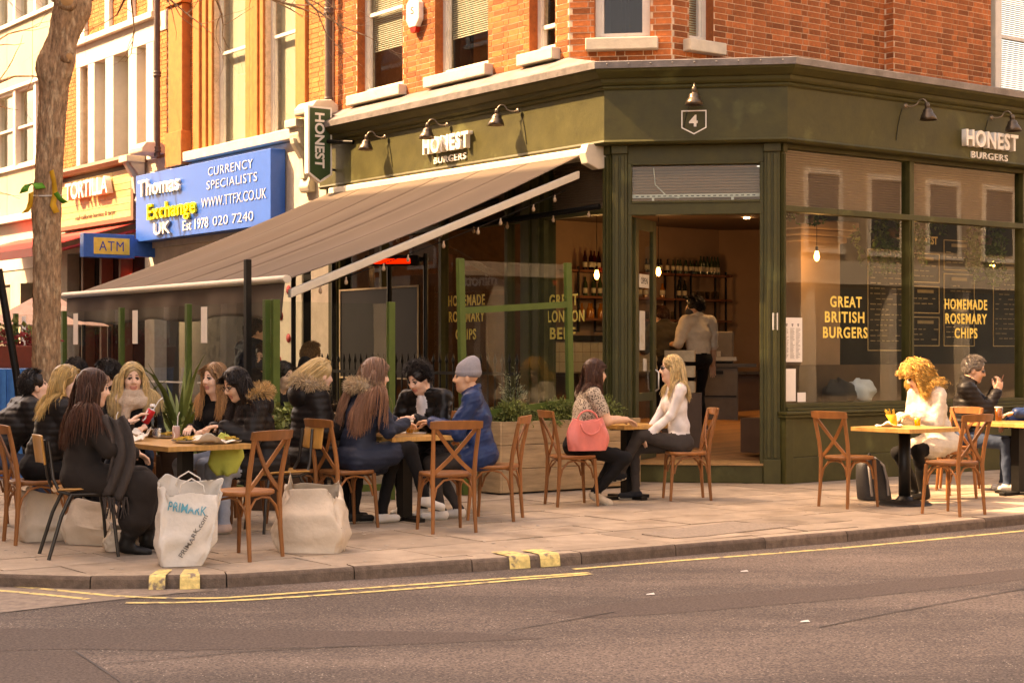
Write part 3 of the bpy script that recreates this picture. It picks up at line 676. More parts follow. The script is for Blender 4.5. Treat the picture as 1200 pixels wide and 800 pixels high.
# --- gooseneck lamps over the fascia: every lamp is a thing
M_bell = mat('bronze_lamp_shade', (0.10, 0.075, 0.055), 0.35, 0.7, var=0.2, scale=20); M_chr = mat('lamp_arm_metal', (0.20, 0.16, 0.12), 0.3, 0.8, var=0.1)
def gooseneck(F, u, label, du=0.0):
    t = thing('wall_lamp', label, 'lamp', F(u, 0.2, 4.53), group='gooseneck lamps over the fascia')
    g = G(); g.lathe([(0.035, 0), (0.035, 0.012), (0.012, 0.02)], 12, F=lambda a, b, c: F(u+a, 0.24+c, 4.53+b)); mk('wall_plate', g, M_chr, t)
    s_ = du; pts = []
    for k_ in range(15):
        x = k_/14; 
        if x < 0.5: pts.append(F(u-s_*x*0.9, 0.25+x*0.16, 4.53-0.02*math.sin(x*2*math.pi)+0.05*x))
        else:
            th = (x-0.5)*2*math.pi; pts.append(F(u-s_*0.45-s_*(x-0.5)*0.5, 0.33+0.05*(1-math.cos(th*0.95)), 4.555+0.055*math.sin(th*0.95)-0.08*max(0, x-0.8)))
    g = G(); g.tube(pts, 0.009, 8); mk('arm', g, M_chr, t)
    e = pts[-1]; g = G(); tl = 0.25
    def Fs(a, b, c): return (e[0]+a+0.30*(F(0, 1, 0)[0]-F(0, 0, 0)[0])*(-c)*0.35, e[1]+b+0.30*(F(0, 1, 0)[1]-F(0, 0, 0)[1])*(-c)*0.35, e[2]+c)
    g.lathe([(0.0001, 0.0210), (0.0213, 0.0157), (0.0298, -0.0053), (0.0298, -0.0472), (0.0235, -0.0525), (0.0480, -0.0630), (0.0640, -0.0893), (0.0618, -0.1103), (0.0746, -0.1208), (0.0938, -0.1575), (0.1066, -0.1995), (0.1002, -0.1995), (0.0533, -0.1260), (0.0001, -0.1155)], 18, F=Fs)
    mk('shade', g, M_bell, t)
    g = G(); g.tube([F(u-0.02, 0.205, 4.50), F(u-0.06, 0.205, 4.40), F(u-0.10, 0.205, 4.27), F(u-0.13, 0.205, 4.10)], 0.004, 6); mk('cable', g, M_blackmetal, t)
gooseneck(PL, 4.62, 'bronze gooseneck lamp on the sunlit fascia nearest the projecting sign', du=-0.25)
gooseneck(PL, 3.09, 'bronze gooseneck lamp just above the sunlit raised fascia lettering', du=-0.25)
gooseneck(PL, 1.54, 'bronze gooseneck lamp on the sunlit fascia closest to the corner', du=-0.25)
gooseneck(PC, 0.97, 'bronze gooseneck lamp above the number four badge over the entrance', du=0.0)
gooseneck(PR, 1.93, 'bronze gooseneck lamp on the shaded fascia nearest the entrance corner', du=-0.25)
gooseneck(PR, 3.60, 'bronze gooseneck lamp above the raised lettering on the shaded fascia', du=-0.25)
# --- alarm box and cable on the sunlit wall
t = thing('alarm_box', 'white burglar alarm box with red base on the sunlit brick wall', 'alarm box', PL2(3.34, 0.0, 6.0))
g = G(); g.prism(PL2, [(3.18, 6.12), (3.26, 6.02), (3.42, 6.02), (3.50, 6.12), (3.50, 6.34), (3.42, 6.42), (3.26, 6.42), (3.18, 6.34)], 0.012, 0.10); mk('cover', g, M_white, t, bevel=0.012)
g = G(); g.prism(PL2, [(3.26, 6.02), (3.42, 6.02), (3.39, 5.95), (3.29, 5.95)], 0.012, 0.09); mk('strobe', g, mat('alarm_red', (0.35, 0.02, 0.015), 0.3), t)
text('alarm_lettering', 'S', 0.1, PL2(3.34, 0.102, 6.2), xl, up, M_dark, t, extrude=0.001, w=0.07, h=0.1)
# --- rain pipe and hopper
def rainpipe(F, u, z0, z1, label, n=0.09):
    t = thing('rain_pipe', label, 'pipe', F(u, n, z0)); M_pipe = mat('pipe_paint', (0.085, 0.062, 0.055), 0.5, var=0.15, scale=6, bump=0.15)
    g = G(); g.tube([F(u, n, z0), F(u, n, z1)], 0.055, 14); mk('pipe', g, M_pipe, t)
    for z in (z0+0.12, z0+1.45, z0+3.0):
        if z < z1: 
            g = G(); g.lathe([(0.056, -0.05), (0.072, -0.045), (0.072, -0.02), (0.062, -0.01), (0.072, 0.02), (0.072, 0.045), (0.056, 0.05)], 14, F=lambda a, b, c, z=z: F(u+a, n+b, z+c)); mk('collar', g, M_pipe, t)
    return t
rainpipe(PL, 6.42, 5.15, 8.6, 'dark rain pipe left of the corner building upper windows')
# --- projecting vertical sign
ps = thing('projecting_sign', 'dark green vertical hanging sign with cream letters and pointed bottom', 'sign', PL(6.05, 0.3, 4.0))
FS = frame(np.array(PL(6.05, 0.28, 0)[:2]), nL, -dL)     # u outwards from wall, n towards the corner
M_sgn = mat('sign_dark_green', (0.035, 0.075, 0.03), 0.4, var=0.08)
poly = [(0.0, 4.12), (0.20, 3.99), (0.40, 4.12), (0.40, 5.10), (0.0, 5.10)]; pin = [(0.03, 4.135), (0.20, 4.025), (0.37, 4.135), (0.37, 5.07), (0.03, 5.07)]
g = G(); g.prism(FS, poly, -0.05, 0.05); mk('sign_frame', g, M_letter, ps)
g = G(); g.prism(FS, pin, -0.054, 0.054); mk('sign_panel', g, M_sgn, ps)
text('lettering', 'HONEST', 1.0, FS(0.28, 0.056, 4.61), (0, 0, -1), v3(-nL), M_letter, ps, extrude=0.002, bold=0.03, w=0.80, h=0.16)
g = G(); g.tube([PL(6.05, 0.0, 4.98), PL(6.05, 0.3, 4.98)], 0.022, 8); g.tube([PL(6.05, 0.0, 4.2), PL(6.05, 0.3, 4.2)], 0.018, 8); g.box(PL, 5.9, 6.15, 0.0, 0.06, 4.55, 4.75); g.tube([PL(5.5, 0.22, 4.55), PL(6.0, 0.35, 4.6)], 0.03, 8); mk('bracket', g, M_blackmetal, ps)
# ------------------------------------------------------------------ restaurant interior
PI = lambda u, v, z: PL(u, -v, z)
M_plaster = mat('interior_plaster', (0.33, 0.215, 0.155), 0.85, var=0.08, scale=2)
M_brown = mat('brown_panel', (0.10, 0.055, 0.033), 0.6, var=0.15, scale=3)
M_floorw = mat('oak_floorboard', (0.33, 0.15, 0.06), 0.5, var=0.2, scale=5, stretch=(1, 1, 1), bump=0.1, tone=0.25)
def fz(p): return 0.215+max(0, (p[1]-19.6))*0.052
fl = tag(bpy.data.objects.new('interior_floor', None), kind='structure'); COL.objects.link(fl)
u = -1.2
while u < 5.6:
    v0 = 0.25 if u > 0 else 0.25-u*1.0
    g = G(); c4 = [PI(u+0.002, v0, 0), PI(u+0.123, v0, 0), PI(u+0.123, 9.0, 0), PI(u+0.002, 9.0, 0)]
    q = [(p[0], p[1], fz(p)-0.02) for p in c4]+[(p[0], p[1], fz(p)) for p in c4]
    g.add(q, [(4, 5, 6, 7), (0, 1, 5, 4), (1, 2, 6, 5), (2, 3, 7, 6), (3, 0, 4, 7)]); mk('floorboard', g, M_floorw, fl); u += 0.125
g = G(); g.box(PI, 5.6, 5.75, 0.2, 3.2, 0.1, 3.7); tag(mk('interior_brick_wall', g, mat('dark_inner_brick', (0.075, 0.035, 0.018), 0.9, var=0.3, scale=6)), kind='structure')
g = G(); g.box(PI, 5.6, 5.75, 3.2, 7.3, 0.1, 3.7)
g2 = np.array(PI(5.6, 7.13, 0)[:2]); PW = frame(g2, cC, nC); g.box(PW, 0, 4, -0.15, 0, 0.1, 3.7)
tag(mk('interior_wall', g, M_plaster), kind='structure')
g = G(); g.slab([PI(5.8, 0.26, 0)[:2], PI(5.8, 14, 0)[:2], PI(-1.1, 14, 0)[:2], PI(-1.1, 1.5, 0)[:2], PI(0.05, 0.26, 0)[:2]], 3.62, 3.7); tag(mk('interior_ceiling', g, mat('ceiling_paint', (0.14, 0.09, 0.065), 0.9, var=0.1)), kind='structure')
# back of the room behind the right-hand windows: dark menu wall
M_board = mat('blackboard', (0.006, 0.005, 0.004), 0.6, var=0.2, scale=2); M_chalk = mat('chalk_line', (0.55, 0.43, 0.28), 0.8)
mw = thing('menu_wall', 'black chalkboard menu wall with framed lists seen through the right-hand window', 'menu board', PR(5.5, -2.4, 0.5))
g = G(); g.box(PR, 2.2, 9.3, -2.35, -2.25, 0.5, 3.62); mk('board', g, M_board, mw)
def rect(u0, u1, z0, z1, lines, seed):
    rr = random.Random(seed); g = G(); t = 0.012; n0, n1 = -2.249, -2.243
    g.box(PR, u0, u1, n0, n1, z0, z0+t); g.box(PR, u0, u1, n0, n1, z1-t, z1); g.box(PR, u0, u0+t, n0, n1, z0+t, z1-t); g.box(PR, u1-t, u1, n0, n1, z0+t, z1-t)
    mk('menu_frame', g, M_chalk, mw); g = G(); z = z1-0.09
    g.box(PR, (u0+u1)/2-0.18, (u0+u1)/2+0.18, n0, n1, z-0.012, z+0.035); z -= 0.1
    while z > z0+0.06:
        x = u0+0.06
        while x < u1-0.12:
            L_ = rr.uniform(0.04, 0.13)
            if rr.random() < 0.75: g.box(PR, x, x+L_, n0, n1, z, z+0.014)
            x += L_+0.035
        z -= 0.075
    if lines: tag(mk('menu_text', g, mat('chalk_small_print', (0.30, 0.24, 0.17), 0.8), mw), kind='stuff')
rect(4.1, 4.95, 1.55, 3.0, True, 1); rect(5.05, 5.68, 2.55, 2.98, True, 2); rect(5.05, 5.68, 2.1, 2.5, True, 3); rect(5.05, 5.68, 1.62, 2.05, True, 4)
rect(5.78, 6.5, 2.75, 3.2, True, 5); rect(5.78, 6.5, 2.3, 2.7, True, 6); rect(5.78, 6.5, 1.62, 2.24, True, 7); rect(6.95, 7.6, 1.62, 2.9, True, 8)
text('menu_lettering', 'HONEST', 1.0, PR(5.38, -2.243, 3.12), v3(dR), (0, 0, 1), mat('chalk_letter', (0.7, 0.55, 0.35), 0.8), mw, extrude=0.002, bold=0.03, w=0.5, h=0.12)
# added column standing in for a building reflected in the right-hand window
cl = thing('reflection_column', 'pale square stand-in for a building column reflected in the right-hand window', 'column', PR(1.95, -1.9, 0.3))
g = G(); g.box(PR, 2.0, 2.75, -1.95, -1.55, 0.3, 2.98); mk('shaft', g, M_plaster, cl)
g = G(); g.box(PR, 1.93, 2.82, -2.0, -1.48, 2.98, 3.06); g.box(PR, 1.88, 2.87, -2.04, -1.43, 3.06, 3.14); g.box(PR, 1.82, 2.93, -2.1, -1.37, 3.14, 3.26); mk('capital', g, M_plaster, cl, bevel=0.02)
# brown bench back along the window with a jacket on it
bn = thing('window_bench', 'brown panelled bench running along inside the right-hand window', 'bench', PR(3, -0.6, 0.3))
g = G(); g.box(PR, 0.4, 9.0, -0.62, -0.55, 0.3, 1.37); mk('backrest', g, M_brown, bn); g = G(); g.box(PR, 0.4, 9.0, -1.05, -0.63, 0.3, 0.72); mk('seat', g, M_brown, bn)
def lump(name, F, cu, cz, n, ru, rz, rn, m, label, cat, seed=0):
    rr = np.random.default_rng(seed); g = G(); rows = []; ph = rr.uniform(0, 6, 8)
    for i in range(13):
        th = math.pi*i/12; row = []
        for j in range(25):
            a = 2*math.pi*j/24; k = 1+0.10*math.sin(3*a+ph[0]+2*th)+0.08*math.sin(5*a+ph[1])+0.07*math.sin(7*th+ph[2]+a)
            row.append(F(cu+ru*k*math.sin(th)*math.cos(a), n+rn*k*math.sin(th)*math.sin(a), cz+rz*max(-0.8, math.cos(th))*k))
        rows.append(row)
    g.sheet(rows); o = centre(mk(name, g, m)); return tag(o, label, cat)
lump('folded_jacket', PR, 1.35, 1.02, -0.32, 0.22, 0.17, 0.18, mat('dark_cloth', (0.04, 0.035, 0.033), 0.9), 'dark bundled jacket on the sill behind the right-hand window', 'jacket', 1)
lump('folded_shirt', PR, 1.72, 1.03, -0.3, 0.22, 0.15, 0.16, mat('pale_blue_cloth', (0.52, 0.54, 0.58), 0.9, var=0.1), 'pale bundled shirt on the sill behind the right-hand window', 'shirt', 5)
# papers taped to the glass
def paper(F, u0, u1, z0, z1, n, label, printed=False):
    t = thing('notice_paper', label, 'notice', F((u0+u1)/2, n, z0)); g = G(); g.box(F, u0, u1, n, n+0.003, z0, z1); mk('sheet', g, mat('paper', (0.78, 0.73, 0.66), 0.8, var=0.03), t)
    if printed:
        g = G(); rr = random.Random(3)
        for cix in range(3):
            x0 = u0+0.03+cix*(u1-u0-0.04)/3; x1 = x0+(u1-u0)/3-0.035; z = z1-0.07
            g.prism(F, [(x0+0.02, z), (x1-0.02, z), (x1-0.03, z-0.035), (x0+0.03, z-0.035)], n+0.0031, n+0.0042); z -= 0.06
            while z > z0+0.03: g.box(F, x0, x0+(x1-x0)*rr.uniform(0.5, 1), n+0.0031, n+0.0042, z, z+0.006); z -= 0.014
        tag(mk('print', g, mat('grey_print', (0.28, 0.25, 0.22), 0.8), t), kind='stuff')
paper(PR, 0.08, 0.41, 1.41, 1.93, -0.038, 'printed menu sheet taped inside the window beside the entrance', True)
paper(PR, 0.08, 0.30, 0.95, 1.33, -0.038, 'blank white sheet below the printed menu on the window'); paper(PR, 0.33, 0.47, 0.94, 1.05, -0.038, 'small white card at the foot of the right-hand window')
g = G(); g.box(PC, 1.86, 1.925, 0.062, 0.085, 1.78, 1.98); o = centre(mk('door_intercom', g, M_white, bevel=0.006)); tag(o, 'white entry panel on the right entrance pilaster', 'intercom')
# --- shelves behind the bar
sh = thing('bar_shelving', 'black metal shelving with wooden boards on the back wall of the bar', 'shelving', PI(5.3, 5.3, 1.8))
M_shelf = mat('shelf_wood', (0.17, 0.06, 0.03), 0.5, var=0.2)
SZ = [2.83, 2.42, 2.07]
for z in SZ:
    g = G(); g.box(PI, 5.2, 5.48, 3.55, 7.05, z-0.035, z); mk('shelf', g, M_shelf, sh)
for v in (3.7, 4.25, 5.75, 6.1, 6.9):
    g = G(); g.box(PI, 5.2, 5.225, v, v+0.03, 1.85, 2.88); g.box(PI, 5.455, 5.48, v, v+0.03, 1.85, 2.88); g.box(PI, 5.225, 5.455, v, v+0.03, 1.85, 1.875); mk('upright', g, M_blackmetal, sh)
M_bot = {'rose': glassmat('rose_bottle', (0.45, 0.10, 0.07), ior=1.5), 'dark': mat('dark_bottle_glass', (0.012, 0.014, 0.010), 0.08, spec=0.8), 'green': mat('green_bottle_glass', (0.03, 0.05, 0.02), 0.1, spec=0.8), 'clear': glassmat('clear_bottle', (0.82, 0.82, 0.78)), 'amber': mat('amber_spirit', (0.35, 0.12, 0.025), 0.1, spec=0.8), 'red': mat('red_glass_jar', (0.35, 0.02, 0.03), 0.1, spec=0.8)}
M_lab = mat('bottle_label', (0.62, 0.55, 0.45), 0.7, var=0.1)
PROF = {'wine': [(0.036, 0), (0.038, 0.01), (0.038, 0.19), (0.03, 0.22), (0.015, 0.25), (0.014, 0.31), (0.0001, 0.312)], 'short': [(0.045, 0), (0.046, 0.01), (0.046, 0.13), (0.03, 0.17), (0.017, 0.19), (0.017, 0.24), (0.0001, 0.242)], 'glass': [(0.03, 0), (0.034, 0.10), (0.036, 0.13), (0.033, 0.13), (0.028, 0.01), (0.0001, 0.01)], 'beer': [(0.03, 0), (0.031, 0.01), (0.031, 0.13), (0.014, 0.18), (0.014, 0.23), (0.0001, 0.232)]}
protos = {}
def bottle(kind, c, v, z, label, group, lab=True):
    key = (kind, c, lab)
    p = PI(5.34+random.uniform(-0.05, 0.05), v, z); L_ = label
    if key not in protos:
        t = thing({'glass': 'drinking_glass'}.get(kind, 'bottle'), L_, {'glass': 'glass'}.get(kind, 'bottle'), p, 0, group); g = G(); g.lathe(PROF[kind], 12); mk('vessel', g, M_bot[c], t, local=True)
        if lab and kind != 'glass': g = G(); r = PROF[kind][1][0]+0.001; g.lathe([(r, 0.05), (r, 0.13)], 12); mk('label_band', g, M_lab, t, local=True)
        protos[key] = t
    else: dup(protos[key], p, random.uniform(0, 6), L_, group)
v = 4.0
for k_ in range(4): bottle('wine', 'rose', 3.95+k_*0.1, SZ[0], 'red wine bottle with pale label on the top bar shelf', 'red bottles on the top shelf')
for k_ in range(5): bottle('wine', 'dark', 4.4+k_*0.085, SZ[0], 'dark wine bottle on the top bar shelf nearest the left pilaster', 'dark bottles on the top shelf')
for k_ in range(6): bottle('beer', 'dark', 5.25+k_*0.085, SZ[0], 'small dark beer bottle on the top bar shelf left of the green ones', 'beer bottles on the top shelf')
for k_ in range(8): bottle('beer', 'green', 5.85+k_*0.075, SZ[0], 'small green beer bottle mid row on the top bar shelf', 'green bottles on the top shelf')
for k_ in range(7): bottle('wine', 'green', 6.42+k_*0.072, SZ[0], 'green wine bottle at the right end of the top bar shelf', 'wine bottles at the end of the top shelf')
for k_ in range(3): bottle('wine', 'green', 3.98+k_*0.13, SZ[1], 'tall green wine bottle on the middle shelf beside the plant', 'wine bottles on the middle shelf')
bottle('short', 'red', 4.33, SZ[1], 'squat red jar on the middle bar shelf', None, False)
for k_ in range(4): bottle('short', 'amber' if k_ % 2 else 'clear', 5.1+k_*0.16, SZ[1], ['squat amber spirit bottle on the middle bar shelf' , 'squat clear spirit bottle on the middle bar shelf'][k_ % 2 == 0], 'spirit bottles on the middle shelf %s' % ('amber' if k_ % 2 else 'clear'))
for k_ in range(2): bottle('wine', 'dark', 5.92+k_*0.13, SZ[1], 'tall black bottle in the centre of the middle shelf', 'tall bottles on the middle shelf')
for k_ in range(7): bottle('glass', 'clear', 6.3+k_*0.085, SZ[1], 'upturned wine glass at the right end of the middle shelf', 'glasses on the middle shelf')
for k_ in range(8): bottle('glass', 'clear', 5.1+k_*0.1, SZ[2], 'straight tumbler on the lowest bar shelf behind the staff', 'tumblers on the lowest shelf')
for k_ in range(5): bottle('short', 'amber', 3.9+k_*0.11, SZ[2], 'amber bottle on the lowest bar shelf left of the entrance', 'amber bottles on the lowest shelf', False)
# --- counter, tiles, steel cabinet, small plants
M_tile = mat('white_tile', (0.55, 0.49, 0.41), 0.25, var=0.06, tone=0.08); M_steel = mat('steel_cabinet', (0.11, 0.09, 0.075), 0.4, 0.3, var=0.15, scale=4)
tw = tag(bpy.data.objects.new('tile_splashback', None), 'white tiled splashback behind the bar counter', 'tiles'); COL.objects.link(tw); tw.location = PI(5.59, 4.5, 1.2)
for i in range(22):
    for k_ in range(3):
        g = G(); g.box(PI, 5.57, 5.6, 3.3+i*0.16, 3.3+i*0.16+0.152, 1.22+k_*0.16, 1.22+k_*0.16+0.152); mk('tile', g, M_tile, tw, recalc=False)
ct = thing('bar_counter', 'dark bar counter below the bottle shelves', 'counter', PI(4.6, 5, 0.4))
g = G(); g.box(PI, 4.2, 5.4, 2.9, 7.0, 1.17, 1.22); mk('worktop', g, mat('worktop', (0.05, 0.04, 0.035), 0.3), ct, bevel=0.006)
g = G(); g.box(PI, 4.25, 5.4, 2.95, 6.95, 0.35, 1.168); mk('front', g, M_brown, ct)
g = G(); g.box(PI, 5.5, 5.56, 3.3, 6.9, 1.72, 1.80); mk('dark_trim', g, M_dark, ct)
cf = thing('steel_cabinet', 'under-counter steel cabinet inside the entrance on the right', 'cabinet', PW(0.4, 1.9, 0.6))
FW = frame(np.array(PW(-0.28, 3.1, 0)[:2]), cC, nC)
g = G(); g.box(FW, 0, 0.62, -0.5, 0, 0.43, 1.30); mk('body', g, M_steel, cf, bevel=0.008); g = G(); g.box(FW, -0.15, 0.9, -0.55, 0.03, 1.305, 1.36); mk('worktop', g, mat('worktop', (0.05, 0.04, 0.035), 0.3), cf)
g = G(); g.box(FW, 0.22, 0.40, 0.001, 0.02, 1.2, 1.25); g.box(FW, 0.02, 0.60, 0.001, 0.012, 0.85, 0.87); mk('handle', g, M_blackmetal, cf)
M_alu0 = mat('dull_aluminium', (0.32, 0.28, 0.24), 0.4, 0.6)
cm = thing('coffee_machine', 'dark coffee machine on the counter right of the barman', 'machine', FW(0.3, -0.3, 1.36))
g = G(); g.box(FW, 0.05, 0.55, -0.5, -0.1, 1.361, 1.85); mk('body', g, M_steel, cm, bevel=0.02); g = G(); g.box(FW, 0.02, 0.60, -0.12, 0.0, 1.40, 1.46); g.box(FW, 0.08, 0.14, -0.08, -0.02, 1.465, 1.55); g.box(FW, 0.3, 0.36, -0.08, -0.02, 1.465, 1.55); mk('drip_tray', g, M_alu0, cm)
# crates of glasses on a low stand by the door
st = thing('wooden_stand', 'low wooden stand with pale crates just inside the open door', 'stand', PC(0.55, -1.9, 0.3))
FD = frame(np.array(PC(0.48, -1.9, 0)[:2]), cC, nC)
g = G(); g.box(FD, 0, 0.5, -0.4, 0, 0.3, 1.0); mk('stand_body', g, M_brown, st)
for z in (1.0, 1.2, 1.4):
    g = G(); g.box(FD, 0.03, 0.42, -0.36, -0.02, z+0.002, z+0.15); mk('crate', g, mat('pale_crate', (0.45, 0.34, 0.22), 0.7, var=0.2), st, bevel=0.01)
# --- pendant bulbs (lit in the photograph)
def pendant(p, zc, label, power=3.5):
    t = thing('pendant_lamp', label, 'lamp', p, group='hanging filament bulbs'); g = G(); g.tube([(p[0], p[1], zc), (p[0], p[1], p[2]+0.12)], 0.004, 6); mk('flex', g, M_blackmetal, t)
    g = G(); g.lathe([(0.018, 0.06), (0.018, 0.12), (0.005, 0.125)], 10, cx=p[0], cy=p[1], cz=p[2]); mk('holder', g, M_blackmetal, t)
    g = G(); g.lathe([(0.0001, -0.07), (0.02, -0.06), (0.034, -0.03), (0.034, 0.0), (0.018, 0.06)], 12, cx=p[0], cy=p[1], cz=p[2]); mk('bulb', g, M_bulb, t)
    ld = bpy.data.lights.new('bulb_light', 'POINT'); ld.energy = power; ld.color = (1, 0.66, 0.36); ld.shadow_soft_size = 0.08
    lo = bpy.data.objects.new('bulb_light', ld); COL.objects.link(lo); lo.parent = t; lo.location = (0, 0, -0.12)
pendant(PI(3.0, 2.25, 2.62), 3.62, 'lit filament bulb hanging left of the entrance in front of the bottles', 4)
pendant(PI(3.6, 3.95, 2.74), 3.62, 'lit filament bulb seen through the open door glass', 4)
pendant(PR(1.92, -1.2, 2.77), 3.62, 'lit filament bulb hanging nearest the entrance in the right-hand window', 1.5)
pendant(PR(3.64, -1.2, 2.79), 3.62, 'lit filament bulb beside the middle mullion of the right-hand window', 1.5)
pendant(PR(5.54, -1.2, 2.77), 3.62, 'lit filament bulb farthest right in the right-hand window', 1.5)
# recessed downlights
for v, u in ((4.4, 2.2), (5.4, 2.6), (5.6, 3.4)):
    p = PI(u, v, 3.6); g = G(); g.lathe([(0.045, 0.018), (0.045, 0.0), (0.0001, 0.001)], 12, cx=p[0], cy=p[1], cz=p[2]); o = centre(mk('downlight', g, emitmat('downlight_glow', (1, 0.7, 0.4), 12))); tag(o, 'small recessed ceiling spotlight glowing above the bar', 'light', 'recessed ceiling spotlights')
    ld = bpy.data.lights.new('downlight_spot', 'SPOT'); ld.energy = 9; ld.color = (1, 0.72, 0.46); ld.spot_size = RAD(100); ld.spot_blend = 0.6; ld.shadow_soft_size = 0.05
    lo = bpy.data.objects.new('downlight_spot', ld); COL.objects.link(lo); lo.parent = o; lo.location = (0, 0, -0.03)
# --- leaves
M_leaf = mat('leaf_green', (0.075, 0.12, 0.03), 0.55, var=0.3, scale=6, attr=None, tone=0.5)
def leaf_cloud(g, centre_, rad, n, size, rr, droop=0.3):
    for _ in range(n):
        d = rr.normal(size=3); d /= np.linalg.norm(d); p = np.array(centre_)+d*np.array(rad)*rr.uniform(0.3, 1)**0.5
        t = rr.normal(size=3); t[2] -= droop; t /= np.linalg.norm(t); s_ = np.cross(t, rr.normal(size=3)); s_ /= np.linalg.norm(s_); L_ = size*rr.uniform(0.6, 1.3); wv = L_*0.32
        k = np.cross(t, s_)*L_*0.12
        g.add([tuple(p), tuple(p+t*L_*0.45+s_*wv+k), tuple(p+t*L_), tuple(p+t*L_*0.45-s_*wv+k)], [(0, 1, 2), (0, 2, 3)], tone=float(rr.uniform(0.01, 0.99)))
def ivy(p, size, label, seed, strands=10):
    rr = np.random.default_rng(seed); t = thing('hanging_plant', label, 'plant', p, group='trailing plants in the right-hand window'); g = G()
    leaf_cloud(g, (p[0], p[1], p[2]+0.05), (0.28, 0.2, 0.14), 130, 0.075, rr)
    sg_ = G()
    for k_ in range(strands):
        L_ = size*rr.uniform(0.4, 1); x = p[0]+rr.normal()*0.2; y = p[1]+rr.normal()*0.12; z = 0; pts = []
        while z < L_:
            pts.append((x+0.03*math.sin(z*9+k_), y+0.03*math.cos(z*7), p[2]-z)); leaf_cloud(g, pts[-1], (0.05, 0.05, 0.04), 5, 0.07, rr); z += 0.05
        if len(pts) > 1: sg_.tube(pts, 0.004, 5)
    mk('foliage', g, M_leaf, t, recalc=False); mk('stem', sg_, mat('plant_stem', (0.08, 0.09, 0.03), 0.7), t)
    h = G(); h.lathe([(0.10, -0.1), (0.14, 0.02), (0.13, 0.02), (0.09, -0.09)], 12, cx=p[0], cy=p[1], cz=p[2]); h.tube([(p[0]-0.13, p[1], p[2]+0.02), (p[0], p[1], 3.62)], 0.004, 5); h.tube([(p[0]+0.13, p[1], p[2]+0.02), (p[0], p[1], 3.62)], 0.004, 5); mk('pot', h, M_brown, t)
ivy(PR(0.95, -0.5, 3.2), 0.12, 'trailing plant over the stand-in for the reflected column in the right-hand window', 1, 5)
ivy(PR(2.78, -0.6, 3.1), 0.6, 'trailing plant beside the middle mullion of the right-hand window', 2)
ivy(PR(4.55, -0.6, 3.08), 0.75, 'longest trailing plant near the right edge of the window', 3, 14)
ivy(PR(3.35, -0.7, 3.2), 0.3, 'short trailing plant just right of the middle mullion', 4, 7)
# ------------------------------------------------------------------ neighbouring buildings along the left-hand street
def joined_bricks(name, F, u0, u1, z0, z1, n, ops, m, parent):
    g = G()
    for (F_, a, b, n_, za, zb) in brickset(F, u0, u1, z0, z1, n, ops):
        g.box(F, a, b, n_-0.003, n_+0.006+random.uniform(0, 0.004), za, zb, tone=random.random()*0.98+0.01, open_back=True)
    return tag(mk(name, g, m, parent, recalc=True), kind='stuff')
M_rubbed = mat('rubbed_orange_brick', (0.42, 0.15, 0.05), 0.85, var=0.15, scale=8, bump=0.3, bscale=50)
M_olive = mat('cream_spandrel', (0.40, 0.36, 0.25), 0.6, var=0.07, scale=2)
# --- middle building with tall sashes
mb = thing('brick_terrace', 'orange brick building with moulded piers above the blue sign', 'building', PL(9.3, 0, 0))
g = G(); opsM = [(7.55, 8.55, 4.95, 8.2), (9.2, 10.35, 4.95, 8.2)]
wall_cells(g, PL, 6.5, 12.15, 4.3, 8.6, -0.3, 0.0, opsM); mk('wall', g, M_mortar, mb)
joined_bricks('brickwork', PL, 6.5, 12.15, 4.8, 8.5, 0.0, opsM, M_brick_o, mb)
for o in opsM: sash(PL, o, mb, sill=False, depth=0.1, mid=6.55, blind=0)
g = G()
for o in opsM: g.box(PL, o[0]+0.08, o[1]-0.08, -0.25, -0.24, 4.95, 8.2)
mk('curtain', g, mat('net_curtain', (0.48, 0.43, 0.36), 0.9, var=0.06, stretch=(20, 20, 0.3)), mb)
for a, b, n_ in ((7.18, 7.40, 0.05), (7.42, 7.54, 0.02), (8.56, 8.68, 0.03), (8.70, 8.84, 0.06), (8.87, 9.0, 0.04), (9.03, 9.19, 0.02), (10.36, 10.5, 0.03), (10.53, 10.68, 0.06), (10.7, 10.85, 0.10), (10.9, 11.05, 0.05)):
    g = G(); g.box(PL, a, b, -0.02, n_+0.01, 4.97, 8.5); mk('pier', g, M_rubbed, mb, bevel=0.012)
g = G(); g.box(PL, 11.25, 11.8, -0.02, 0.16, 5.35, 7.55); g.box(PL, 11.2, 11.85, -0.02, 0.2, 4.75, 5.35); g.box(PL, 11.2, 11.85, -0.02, 0.2, 7.55, 7.62); g.box(PL, 11.28, 11.78, -0.02, 0.15, 7.621, 8.5); mk('pilaster', g, M_rubbed, mb, bevel=0.01)
g = G(); g.box(PL, 7.4, 11.15, -0.05, 0.20, 4.80, 4.96); mk('sill', g, M_cream, mb, bevel=0.012)
g = G(); g.box(PL, 6.5, 12.95, -0.3, 0.06, 3.4, 4.78); mk('fascia_board', g, M_cream, mb)
g = G(); wall_cells(g, PL, 6.5, 12.95, 0, 3.4, -0.3, 0.0, [(7.1, 8.6, 0.1, 3.1), (8.8, 12.72, 0.3, 3.1)]); mk('ground_floor', g, M_cream, mb)
g = G(); g.box(PL, 7.0, 12.8, -0.28, -0.24, 0.1, 3.1); mk('shop_glass', g, mat('dark_shop_glass', (0.03, 0.03, 0.03), 0.08, spec=0.7), mb)
